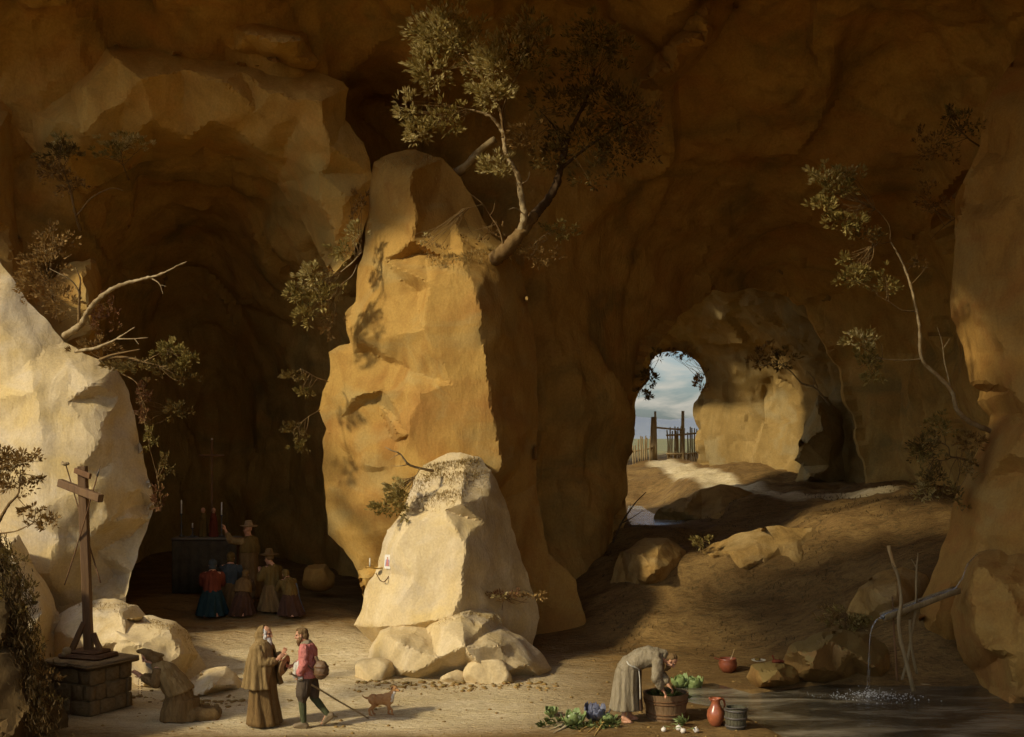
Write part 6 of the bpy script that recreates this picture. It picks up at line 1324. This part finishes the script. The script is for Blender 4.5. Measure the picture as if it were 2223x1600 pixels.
# print, candle and hook on the tall pale rock
PR = obj_by_label('with a print pinned')
l, n = hit(843, 1219, PR); n = (n + V3((-.3, -1.2, 0))).normalized(); e = empty('print', l + n * .025, 0, 'small paper print with a red and blue figure pinned on the pale rock', 'print')
e.rotation_mode = 'QUATERNION'; zq = n.to_track_quat('Z', 'Y'); e.rotation_quaternion = zq
def flat(name, pts, z, mat, parent, th=.004):
    bm = bmesh.new(); f = bm.faces.new([bm.verts.new((x, y, z)) for x, y in pts]); r = bmesh.ops.extrude_face_region(bm, geom=[f])
    for g in r['geom']:
        if isinstance(g, bmesh.types.BMVert): g.co.z -= th
    bmesh.ops.recalc_face_normals(bm, faces=bm.faces); return link(name, mesh_of(name, bm), MATS[mat], parent, False)
flat('sheet', [(-.085, -.15), (.08, -.155), (.09, 0), (.088, .15), (-.08, .145), (-.09, .02)], 0, 'paper', e)
flat('printed_figure', [(-.045, -.10), (.045, -.10), (.03, .0), (.022, .05), (-.022, .05), (-.03, .0)], .004, 'ink_red', e, .003); flat('printed_figure', [(-.018 + .018 + .02 * math.cos(t), .075 + .022 * math.sin(t)) for t in np.linspace(0, 6.2, 12)], .004, 'skin', e, .003)
flat('printed_figure', [(-.06, -.11), (-.046, -.10), (-.032, .0), (-.024, .05), (-.05, .03)], .0045, 'ink_blue', e, .003); flat('printed_figure', [(.06, -.11), (.046, -.10), (.032, .0), (.024, .05), (.05, .03)], .0045, 'ink_blue', e, .003)
l, n = hit(832, 1232, PR); c = empty('candle_bracket', l, 0, 'brass wall bracket with a white candle fixed to the pale rock', 'candle holder')
d = W(803, 1231, l.y - .05)
child_at(tube('arm', [l + V3((.06, .08, 0)), l.lerp(d, .5) + V3((0, 0, -.03)), d], .018, .012, 'brass', None, 8, 4), c)
o = lathe('dish', [(.01, -.02), (.05, -.015), (.10, .01), (.105, .022), (.09, .012), (.02, .0)], 'brass', None, 24, False); o.location = d; child_at(o, c)
o = lathe('candle', [(.016, .0), (.0165, .10), (.013, .19), (.004, .195)], 'wax', None, 12); o.location = d + V3((0, 0, .0)); child_at(o, c)
child_at(tube('wick', [d + V3((0, 0, .19)), d + V3((.002, 0, .22))], .003, .002, 'iron', None, 5, 1), c)
l, n = hit(845, 1247, PR); hk = W(824, 1258, l.y - .06)
tag(tube('iron_hook', [l + V3((.03, .08, .03)), W(836, 1262, l.y - .1), hk + V3((.03, 0, -.03)), hk, W(816, 1244, l.y - .06)], .013, .009, 'wood_red', None, 7, 4), 'bent iron hook under the print on the pale rock', 'hook')

# altar in the hollow
AY = 31.6; ab = W(450, 1240, AY); ab.z = gz(ab.x, ab.y); zt = HC - (1165 - HY) * AY / F; ht = zt - ab.z
al = empty('altar', ab, R(3), 'dim cloth-covered altar table at the back of the dark hollow', 'altar')
block('table_top', block_mesh('table_top', 1, .02, .005), (0, 0, ht - .04), (1.65, .75, .07), 'altar_cloth', al); 
d = pd('front_cloth', [(x, -.385 + .02 * math.sin(x * 26), z) for z in (ht - .07, ht * .5, .06) for x in np.linspace(-.80, .80, 60)], [(r * 60 + i, r * 60 + i + 1, (r + 1) * 60 + i + 1, (r + 1) * 60 + i) for r in range(2) for i in range(59)], MATS['altar_front'], al); m = d.modifiers.new('t', 'SOLIDIFY'); m.thickness = .012
lg = block_mesh('leg', 2, .04, .01)
for sx in (-.72, .72):
    for sy in (-.28, .28): block('leg', lg, (sx, sy, ht / 2 - .04), (.09, .09, ht - .07), 'wood_dark', al)
def on_altar(px): return W(px, 1165, AY)
for i, (px, top, lab) in enumerate(((394, 1085, 'tall candlestick at the left end of the altar'), (418, 1135, 'short candlestick left of the altar figures'), (481, 1090, 'tall candlestick right of the altar figures'))):
    b = on_altar(px); b.z = zt; h = (1165 - top) * AY / F; c = empty('candlestick', b, 0, lab, 'candlestick'); s = .62
    lathe('stem', [(.075, 0), (.08, .02), (.03, .05), (.018, .10), (.03, h * .3), (.016, h * .4), (.02, h * s - .03), (.05, h * s), (.02, h * s + .01)], 'iron', c, 16); lathe('candle', [(.018, h * s), (.018, h - .01), (.005, h)], 'wax', c, 10)
b = on_altar(456); b.z = zt; c = empty('altar_crucifix', b + V3((0, .2, 0)), 0, 'tall thin crucifix standing on the altar', 'crucifix'); hh = (1165 - 955) * AY / F
o = beam('upright', (0, 0, 0), (0, 0, hh), .05, .04, 'wood_dark', c, 1); beam('crossbeam', (-.32, -.03, hh * .84), (.32, -.03, hh * .84), .05, .04, 'wood_dark', c, 2); lathe('foot', [(.16, 0), (.15, .05), (.06, .08), (.05, .12)], 'wood_dark', c, 16)
k = lathe('finial', [(.005, hh), (.03, hh + .02), (.005, hh + .05)], 'wax', c, 10)
for px, mm, lab in ((441, 'cloth_yellow', 'small draped figure in ochre on the altar'), (464, 'cloth_red', 'small draped figure in red on the altar')):
    b = on_altar(px); b.z = zt; c = empty('statuette', b, 0, lab, 'statuette'); k = Soup(); k.loft([((0, 0, .0), .12, .12), ((0, 0, .25), .10, .11), ((0, 0, .48), .08, .12), ((0, 0, .60), .05, .06)]); k.cap((0, .1, .48), .04, (-.04, .06, .30), .03).cap((0, -.1, .48), .04, (-.04, -.06, .30), .03); k.fuse('robe', mm, c, .012, 2, folds(.012, 20, px))
    k = Soup(); k.ell((0, 0, .67), (.055, .05, .07)).cap((0, 0, .6), .03, (0, 0, .65), .03); k.fuse('head', 'skin', c, .01, 1)

# fence and gate beyond the cave
FY = 51.0
fe = empty('fence', W(1418, 1006, FY), 0, 'rustic paling fence with a tall gate seen through the cave opening', 'fence')
rs = random.Random(8)
def post(name, px, top, bot, r, Y):
    a = W(px, bot, Y); a.z = gz(a.x, a.y) - .05; b = W(px + rs.uniform(-2, 2), top, Y); child_at(tube(name, [a, a.lerp(b, .5) + V3((rs.gauss(0, .02), 0, 0)), b], r, r * .75, 'wood_grey', None, 6, 2, .01), fe)
for px in range(1376, 1414, 5): post('pale', px + rs.uniform(-1.5, 1.5), 958 + rs.uniform(-8, 10) - (px - 1376) * .35, 1008, .035, FY - .5)
for px in range(1448, 1514, 5): post('pale', px + rs.uniform(-1.5, 1.5), 932 + rs.uniform(-8, 8), 1004, .036, FY)
post('gate_post', 1419, 905, 1006, .16, FY); post('gate_post', 1424, 893, 1006, .06, FY - .1); post('gate_post', 1484, 892, 1004, .085, FY - .1); post('gate_post', 1478, 925, 1004, .06, FY)
for (x0, y0, x1, y1) in ((1424, 928, 1482, 932), (1446, 985, 1514, 983), (1446, 945, 1514, 940), (1374, 980, 1416, 972)): child_at(tube('rail', [W(x0, y0, FY - .12), W((x0 + x1) / 2, (y0 + y1) / 2 + 1, FY - .12), W(x1, y1, FY - .12)], .04, .035, 'wood_grey', None, 6, 2), fe)

# wooden tub with greens
tb = at_ground(1447, 1563); tub = empty('wooden_tub', tb + V3((0, .12, 0)), 0, 'round stave-built wooden tub in front of the bending monk', 'tub'); hb = .46; N = 26
st = None; bm = bmesh.new(); w0, w1 = 2 * .315 * math.tan(math.pi / N) * .97, 2 * .39 * math.tan(math.pi / N) * .97; rows = []
for i in range(7):
    t = i / 6; r = .315 + .075 * t; w = w0 + (w1 - w0) * t; rows.append([bm.verts.new((r + dx, sy * w / 2, hb * t)) for dx, sy in ((0, -1), (.004, 0), (0, 1), (-.028, .9), (-.028, -.9))])
for i in range(6):
    for k in range(5): bm.faces.new((rows[i][k], rows[i][(k + 1) % 5], rows[i + 1][(k + 1) % 5], rows[i + 1][k]))
bm.faces.new(list(reversed(rows[0]))); bm.faces.new(rows[-1]); bmesh.ops.recalc_face_normals(bm, faces=bm.faces); stm = mesh_of('stave', bm)
for i in range(N):
    o = link('stave', stm, MATS['wood_tub'], tub, False); o.rotation_euler = (0, 0, 2 * math.pi * i / N); o.scale = (1 + random.uniform(-.006, .006), 1, 1 + random.uniform(-.02, .012))
for z in (.06, .12, .30, .35): r = .315 + .075 * z / hb; lathe('hoop', [(r + .002, z - .014), (r + .016, z - .010), (r + .016, z + .010), (r + .004, z + .014)], 'wood_dark', tub, 40, False)
lathe('base', [(.005, .03), (.30, .03), (.30, .015), (.005, .015)], 'wood_tub', tub, 30, False)
lathe('water', [(.005, .375), (.345, .375), (.343, .36), (.005, .36)], 'pool_water', tub, 30, False)
gr = empty('salad_greens', tub.location + V3((0, 0, .37)), 0, 'heap of wet green leaves being washed in the tub', 'greens')
leaf_mat('leaf_green', (0.05, 0.06, 0.014), (0.10, 0.115, 0.03), (0.20, 0.22, 0.07)); leaf_mat('leaf_purple', (0.03, 0.03, 0.045), (0.075, 0.08, 0.11), (0.17, 0.19, 0.24)); leaf_mat('leaf_cabbage', (0.12, 0.16, 0.04), (0.22, 0.27, 0.09), (0.36, 0.40, 0.17))
leaves('leaf_heap', [(V3((0, 0, .03)), (.24, .22, .05), 420)], .10, 'leaf_green', gr, 41, aspect=.6)

def curved_leaf(name, L_, w, cup, mat, parent, rot, seed, loc=(0, 0, 0), frill=.12):
    v = []; f = []; nu, nv = 9, 7
    for i in range(nu):
        t = i / (nu - 1); ww = w * math.sin(math.pi * (t * .85 + .12)) ** .7
        for j in range(nv):
            s = (j / (nv - 1) - .5) * 2; v.append((L_ * t * math.cos(cup * t), s * ww * .5, L_ * t * math.sin(cup * t) + .35 * ww * s * s * (.5 + .5 * t) + frill * w * abs(s) ** 3 * math.sin(t * 19 + s * 4 + seed)))
    for i in range(nu - 1):
        for j in range(nv - 1): f.append((i * nv + j, i * nv + j + 1, (i + 1) * nv + j + 1, (i + 1) * nv + j))
    o = pd(name, v, f, MATS[mat], parent); o.rotation_euler = rot; o.location = loc; m = o.modifiers.new('t', 'SOLIDIFY'); m.thickness = .004; return o
def cabbage(px, py, r, core, leafm, label, cat, seed, knob=True, tilt=0):
    p = at_ground(px, py); e = empty(cat, p + V3((0, r * .5, 0)), seed, label, cat); rs = random.Random(seed)
    k = Soup(); k.ell((0, 0, r * .75), (r * .72, r * .72, r * .68))
    if knob:
        for _ in range(26): d = V3((rs.gauss(0, 1), rs.gauss(0, 1), abs(rs.gauss(0, 1)))).normalized(); k.ell(V3((0, 0, r * .75)) + d * r * .62, (r * .22,) * 3)
    k.fuse('head', core, e, r * .07, 1, lambda q: r * .05 * noise.noise(q * (4 / r)))
    for ring, (n, up, ll) in enumerate(((7, .75, 1.25), (6, 1.25, 1.05))):
        for i in range(n):
            a = 2 * math.pi * (i + ring * .5) / n + rs.uniform(-.2, .2)
            curved_leaf('leaf', r * 1.5 * ll * rs.uniform(.85, 1.1), r * 1.1, up * rs.uniform(.7, 1.1), leafm, e, (0, R(-10 - 35 * ring + rs.uniform(-12, 12)), a), rs.uniform(0, 9), (.25 * r * math.cos(a), .25 * r * math.sin(a), r * .12))
    return e
cabbage(1246, 1578, .15, 'cauliflower', 'cabbage_leaf', 'cauliflower with green leaves in the vegetable heap', 'cauliflower', 3)
cabbage(1292, 1568, .18, 'purple_leaf', 'purple_leaf', 'dark purple cabbage in the vegetable heap', 'red_cabbage', 5, False)
cabbage(1505, 1492, .19, 'cabbage_core', 'cabbage_leaf', 'large green cabbage lying behind the tub at the pool edge', 'cabbage', 7, False)
cabbage(1478, 1494, .15, 'cabbage_leaf', 'cabbage_leaf', 'loose-leaved green cabbage just behind the tub rim', 'lettuce', 11, False)
cabbage(1196, 1556, .10, 'cabbage_leaf', 'cabbage_leaf', 'small leafy green at the left end of the vegetable heap', 'lettuce', 12, False)
cabbage(1322, 1572, .10, 'cabbage_leaf', 'cabbage_leaf', 'leafy greens at the right end of the vegetable heap', 'lettuce', 13, False)
def root(px0, py0, px1, py1, r, mat, label, seed, tops=4, cat='parsnip'):
    a = at_ground(px0, py0) + V3((0, 0, r * .8)); b = at_ground(px1, py1) + V3((0, 0, r * .3)); e = empty(cat, a, 0, label, cat)
    v = []; f = []; P = spline([a, a.lerp(b, .5) + V3((0, .01, 0)), b], 6); n = len(P); seg = 10
    o = tube('root', [a, a.lerp(b, .5), b], r, r * .12, mat, None, 10, 6, .004, .1); child_at(o, e); rs = random.Random(seed)
    d = (a - b).normalized()
    for i in range(tops):
        t = tube('leaf_stalk', [a, a + d * .08 + V3((rs.gauss(0, .03), rs.gauss(0, .03), .03)), a + d * .17 + V3((rs.gauss(0, .05), rs.gauss(0, .05), .02))], .006, .003, 'cabbage_leaf', None, 5, 3); child_at(t, e)
    return e
root(1305, 1566, 1258, 1587, .030, 'parsnip', 'yellow parsnip pointing left, nearest the cauliflower', 1); root(1308, 1569, 1274, 1593, .030, 'parsnip', 'yellow parsnip in the middle of the root bundle', 2); root(1311, 1572, 1290, 1598, .028, 'parsnip', 'yellow parsnip pointing towards the viewer', 3)
root(1300, 1570, 1340, 1582, .026, 'parsnip', 'yellow root lying to the right towards the monk', 4, 0); root(1222, 1576, 1192, 1586, .026, 'parsnip_pale', 'pale root at the left of the vegetable heap', 5); root(1228, 1580, 1202, 1592, .026, 'parsnip_pale', 'pale root in front of the other pale root', 6)
hp = empty('herb_leaves', at_ground(1270, 1580), 0, 'scattered carrot tops and herb leaves under the vegetables', 'greens')
leaves('leaf_heap', [(V3((-.45, .1, .05)), (.22, .12, .05), 110), (V3((0, 0, .03)), (.45, .10, .035), 160), (V3((.45, .1, .05)), (.20, .10, .04), 90), (V3((-.6, .25, .10)), (.10, .10, .09), 60)], .09, 'leaf_green', hp, 43, aspect=.5)
def onion(px, py, r, label, seed):
    p = at_ground(px, py); e = empty('onion', p, seed, label, 'onion'); rs = random.Random(seed)
    b = lathe('bulb', [(.006, .0), (r * .6, r * .1), (r, r * .7), (r * .9, r * 1.2), (r * .45, r * 1.65), (r * .16, r * 1.95), (r * .12, r * 2.3)], 'onion', e, 20, True, .06); b.rotation_euler = (R(rs.uniform(-30, 30)), R(rs.uniform(20, 50)), 0); b.location.z = r * .15
    for i in range(3): tube('shoot', [(r * .8, 0, r * 1.3), (r * 1.8, rs.gauss(0, .03), r * 1.8), (r * 3.2 + rs.gauss(0, .02), rs.gauss(0, .06), r * 1.4)], .007, .003, 'cabbage_leaf', e, 5, 3)
onion(1441, 1589, .045, 'single white onion lying apart left of the others', 1); onion(1473, 1586, .052, 'white onion at the left of the cluster by the tub', 2); onion(1486, 1591, .048, 'white onion in the middle of the cluster by the tub', 3); onion(1511, 1590, .050, 'white onion nearest the red jug', 4)
hp = empty('green_shoots', at_ground(1494, 1578), 0, 'green onion tops fanned out above the white onions', 'greens'); leaves('leaf_heap', [(V3((0, .05, .06)), (.14, .10, .06), 90)], .12, 'leaf_cabbage', hp, 44, aspect=.25)
# jug, pail, pan
jp = at_ground(1556, 1579); j = empty('earthenware_jug', jp + V3((0, .12, 0)), R(20), 'glazed red-brown earthenware jug beside the dark pail', 'jug')
lathe('body', [(.07, 0), (.085, .01), (.135, .10), (.150, .18), (.135, .26), (.09, .33), (.072, .38), (.082, .44), (.098, .47), (.088, .465), (.062, .38), (.08, .32), (.12, .25), (.13, .18), (.11, .08), (.01, .03)], 'terracotta', j, 32, True, .015)
tube('handle', [(.085, 0, .445), (.15, 0, .43), (.175, 0, .34), (.165, 0, .24), (.135, 0, .20)], .018, .016, 'terracotta', j, 10, 5); tube('spout', [(-.08, 0, .44), (-.10, 0, .465), (-.125, 0, .48)], .030, .018, 'terracotta', j, 10, 3)
pp = at_ground(1600, 1585); p_ = empty('pail', pp + V3((0, .12, 0)), 0, 'dark wooden pail with an iron handle, right of the red jug', 'pail')
bm = bmesh.new(); N2 = 18; rows = []; w0 = 2 * .155 * math.tan(math.pi / N2) * .96; w1 = 2 * .175 * math.tan(math.pi / N2) * .96
for i in range(5):
    t = i / 4; r = .155 + .02 * t + .012 * math.sin(t * math.pi); w = w0 + (w1 - w0) * t; rows.append([bm.verts.new((r + dx, sy * w / 2, .36 * t)) for dx, sy in ((0, -1), (.004, 0), (0, 1), (-.02, .9), (-.02, -.9))])
for i in range(4):
    for k in range(5): bm.faces.new((rows[i][k], rows[i][(k + 1) % 5], rows[i + 1][(k + 1) % 5], rows[i + 1][k]))
bm.faces.new(list(reversed(rows[0]))); bm.faces.new(rows[-1]); bmesh.ops.recalc_face_normals(bm, faces=bm.faces); sm_ = mesh_of('stave', bm)
for i in range(N2): o = link('stave', sm_, MATS['wicker'], p_, False); o.rotation_euler = (0, 0, 2 * math.pi * i / N2)
for z in (.05, .19, .31): r = .158 + .02 * z / .36 + .012 * math.sin(z / .36 * math.pi); lathe('hoop', [(r, z - .018), (r + .014, z - .013), (r + .014, z + .013), (r, z + .018)], 'iron', p_, 32, False)
lathe('base', [(.005, .02), (.15, .02), (.15, .01), (.005, .01)], 'wicker', p_, 24, False); lathe('water', [(.005, .27), (.155, .27), (.15, .26), (.005, .26)], 'pool_water', p_, 24, False)
tube('handle', [(.178, 0, .33), (.19, -.06, .345), (.14, -.15, .36), (0, -.19, .37), (-.14, -.15, .36), (-.185, -.05, .345), (-.178, 0, .33)], .009, .009, 'iron', p_, 7, 5)
bp = at_ground(1582, 1462); b_ = empty('copper_bowl', bp + V3((0, .1, 0)), 0, 'red-brown round pot with a ladle at the back of the pool', 'pot')
lathe('bowl', [(.06, .0), (.12, .02), (.18, .11), (.195, .20), (.17, .27), (.185, .30), (.17, .295), (.155, .26), (.175, .19), (.16, .11), (.10, .04), (.01, .03)], 'copper_bowl', b_, 30, True, .01)
tube('handle', [(-.17, 0, .27), (-.24, 0, .29), (-.29, -.01, .32)], .018, .014, 'copper_bowl', b_, 8, 4); tube('ladle', [(-.02, 0, .10), (.08, -.02, .34), (.13, -.03, .50)], .010, .008, 'wood_pale', b_, 7, 4)
ST = obj_by_label('low flat-topped stone')
l, n = hit(1655, 1440, ST); pl = empty('plate', l + V3((-.05, .12, .02)), 0, 'pewter plate on the flat stone in the pool', 'plate'); lathe('rim', [(.02, 0), (.08, .0), (.14, .022), (.145, .030), (.135, .026), (.08, .008), (.005, .008)], 'cloth_white', pl, 28, True)
bm = bmesh.new(); bmesh.ops.create_icosphere(bm, subdivisions=3, radius=.06)
for v in bm.verts: v.co.z *= .6; v.co += v.normal * .006 * noise.noise(v.co * 30)
o = link('bread', mesh_of('bread', bm), MATS['cloth_yellow']); o.location = pl.location + V3((-.02, 0, .04)); tag(o, 'small round loaf lying on the pewter plate', 'bread')
l, n = hit(1690, 1443, ST); mt = empty('meat_pieces', l + V3((0, .12, .01)), 0, 'red raw meat laid on the flat stone beside the plate', 'meat'); k = Soup(); k.ell((0, 0, .035), (.11, .07, .04)).ell((.09, .02, .03), (.06, .05, .035)).cap((-.05, 0, .05), .02, (-.10, -.02, .16), .012); k.fuse('flesh', 'cloth_red', mt, .009, 2, lambda q: .012 * noise.noise(q * 18))

# spring: trough, props, water
k = NB('falling_water', 0.08, 0.5); k.b.inputs['Transmission Weight'].default_value = 0.8; k.b.inputs['IOR'].default_value = 1.33; k.color((0.80, 0.80, 0.74))
k = NB('foam', 0.5, 0.4); k.color((0.72, 0.70, 0.62))
TY = 23.75; t0 = W(1916, 1336, TY); t1 = W(2078, 1277, TY + .35); tr = empty('wooden_trough', t1, 0, 'hollowed log trough carrying spring water over the pool', 'trough')
bm = bmesh.new(); ax = (t1 - t0).normalized(); sd = V3((0, 0, 1)).cross(ax).normalized(); up = ax.cross(sd); rows = []
for i in range(13):
    p = t0.lerp(t1, i / 12); r = .115 + .012 * noise.noise(p * 3); ring = [p + sd * r * math.cos(a) + up * r * math.sin(a) for a in np.linspace(R(165), R(375), 12)] + [p + sd * r * .72 * math.cos(a) + up * (r * .72 * math.sin(a) + .01) for a in np.linspace(R(365), R(175), 12)]
    rows.append([bm.verts.new(q + sd * .006 * noise.noise(q * 12)) for q in ring])
for i in range(12):
    for k2 in range(24): bm.faces.new((rows[i][k2], rows[i][(k2 + 1) % 24], rows[i + 1][(k2 + 1) % 24], rows[i + 1][k2]))
for rr in (rows[0], rows[-1]):
    for k2 in range(11): bm.faces.new((rr[k2], rr[k2 + 1], rr[22 - k2], rr[23 - k2]))
bmesh.ops.recalc_face_normals(bm, faces=bm.faces); child_at(link('channel', mesh_of('channel', bm), MATS['wood_grey']), tr)
child_at(tube('channel_water', [t0 - ax * .02 + V3((0, 0, -.025)), t0.lerp(t1, .5) + V3((0, 0, -.025)), t1 + V3((0, 0, -.02))], .05, .05, 'falling_water', None, 8, 3, 0, .1), tr)
def prop(paths, label, rr=.035):
    e = empty('prop_pole', W(*paths[0][0][0]), 0, label, 'pole')
    for i, (P, r0, r1, m) in enumerate(paths): child_at(tube('pole' if i == 0 else 'side_twig', [W(*q) for q in P], r0, r1, m, None, 8, 5, .008), e)
prop([([(1984, 1500, TY), (1976, 1470, TY - .1), (1966, 1430, TY - .15), (1955, 1385, TY - .18), (1951, 1345, TY - .18), (1956, 1300, TY - .15), (1950, 1255, TY - .12), (1940, 1228, TY - .1)], .042, .030, 'wood_grey'), ([(1942, 1232, TY - .1), (1934, 1205, TY - .1), (1929, 1184, TY - .1)], .032, .034, 'wood_pale'), ([(1944, 1240, TY - .1), (1936, 1222, TY - .15)], .014, .006, 'wood_grey')], 'tall crooked pole with a pale cut top propping the trough')
prop([([(1958, 1475, TY + .3), (1972, 1420, TY + .25), (1980, 1370, TY + .22), (1988, 1320, TY + .2), (1989, 1260, TY + .2), (1990, 1225, TY + .2)], .028, .018, 'wood_grey'), ([(1990, 1228, TY + .2), (1992, 1212, TY + .2), (1993, 1200, TY + .2)], .016, .008, 'wood_grey'), ([(1990, 1234, TY + .2), (1984, 1222, TY + .2), (1979, 1214, TY + .2)], .011, .006, 'wood_grey')], 'thin forked pole standing behind the trough')
prop([([(1948, 1478, TY + .25), (1944, 1420, TY + .2), (1940, 1360, TY + .15), (1937, 1295, TY + .12)], .024, .014, 'wood_dark')], 'short dark pole left of the crooked one under the trough')
prop([([(1990, 1462, TY + .3), (1978, 1400, TY + .2), (1975, 1345, TY + .15)], .028, .022, 'wood_grey')], 'short stout pole right of the crooked one under the trough')
def waterstuff(name, parts, label):
    v, f = [], []
    for P, r0, r1 in parts: tube_geo(v, f, spline([V3(q) for q in P], 6), r0, r1, 7, .35)
    return tag(pd(name, v, f, MATS['falling_water']), label, None, None, 'stuff')
sp0 = t0 - ax * .03 + V3((0, 0, -.03)); fall = fl(1882, 1508, POOL_Z); fall.y = TY; fall.z = POOL_Z; fall.x = (1882 - CX) * TY / F
waterstuff('spout_water', [([sp0, sp0 + V3((-.10, 0, -.06)), sp0 + V3((-.20, -.01, -.28)), V3((fall.x + .04, TY, .75)), V3((fall.x, TY, POOL_Z))], .014, .005), ([sp0 + V3((0, .03, 0)), sp0 + V3((-.12, .03, -.10)), sp0 + V3((-.22, .02, -.42)), V3((fall.x + .07, TY + .03, .5)), V3((fall.x + .04, TY + .03, POOL_Z))], .008, .003)], 'thin stream of water falling from the trough into the pool')
waterstuff('spring_water', [([W(2122, 1203, TY + .55), W(2112, 1212, TY + .35), W(2098, 1228, TY + .18), W(2092, 1250, TY + .12), W(2078, 1272, TY + .2), W(2068, 1280, TY + .3)], .009, .008), ([W(2108, 1216, TY + .32), W(2096, 1236, TY + .14), W(2088, 1256, TY + .12), W(2072, 1278, TY + .3)], .006, .005)], 'spring water trickling over the rock into the trough')
rs = random.Random(9); v = []; f = []
for i in range(420):
    a = rs.uniform(0, 6.28); d = abs(rs.gauss(0, .34)); c = V3((fall.x + d * math.cos(a) * 1.5, TY - .15 + d * math.sin(a) * .9, POOL_Z + (abs(rs.gauss(0, .06)) if d < .3 else .004))); r = .004 + .010 * rs.random() ** 2; b = len(v)
    v += [c + V3(q) * r for q in ((1.6, 0, 0), (-1.6, 0, 0), (0, 1.2, 0), (0, -1.2, 0), (0, 0, .7), (0, 0, -.6))]; f += [(b + p, b + q, b + s) for p, q, s in ((0, 2, 4), (2, 1, 4), (1, 3, 4), (3, 0, 4), (2, 0, 5), (1, 2, 5), (3, 1, 5), (0, 3, 5))]
tag(pd('splash_drops', v, f, MATS['foam']), 'white splashes where the water strikes the pool', None, None, 'stuff')
tag(tube('floating_stick', [fl(1998, 1487, POOL_Z) + V3((0, 0, .01)), fl(2010, 1488, POOL_Z) + V3((0, 0, .02)), fl(2024, 1488, POOL_Z) + V3((0, 0, .01))], .018, .010, 'bark_pale', None, 6, 3), 'short pale stick floating on the dark pool', 'stick')

# pebbles strewn over the floor
rs = random.Random(12); v = []; f = []; tone = []
bm = bmesh.new(); bmesh.ops.create_icosphere(bm, subdivisions=1, radius=1); bm.verts.ensure_lookup_table(); bm.verts.index_update(); iv = [q.co.copy() for q in bm.verts]; fi = [tuple(q.index for q in g.verts) for g in bm.faces]; bm.free()
PX = []
for _ in range(1500):
    px = rs.uniform(120, 2000); py = 1432 + 190 * rs.random() ** 1.1
    PX.append(fl(px, py)[:2])
for (x0, x1, y0, n_) in ((770, 1210, 1482, 260), (360, 540, 1516, 120), (90, 450, 1512, 90), (1620, 1740, 1500, 70), (1700, 1960, 1500, 60)):
    for _ in range(n_): PX.append(fl(rs.uniform(x0, x1), y0 + abs(rs.gauss(0, 9)))[:2])
NBIG = len(PX) - 600; PX = np.array(PX); PZ = ground_z(PX); PD = poly_dist(PX, POOLW)
for ii, ((x, y), z, d) in enumerate(zip(PX, PZ, PD)):
    if d < -.15: continue
    r = .007 + .032 * rs.random() ** 5 if ii < NBIG else .012 + .06 * rs.random() ** 3; b = len(v); a = rs.uniform(0, 6.28); sq = rs.uniform(.4, .8)
    v += [V3((x, y, z + r * .15)) + V3((q.x * r * 1.3 * math.cos(a) - q.y * r * math.sin(a), q.x * r * 1.3 * math.sin(a) + q.y * r * math.cos(a), q.z * r * sq)) * (1 + .25 * noise.noise(q * 2 + V3((x, y, 0)))) for q in iv]; f += [tuple(b + i for i in t) for t in fi]
tag(pd('pebbles', v, f, MATS['wet_rock']), 'small pebbles strewn over the sandy floor', None, None, 'stuff')
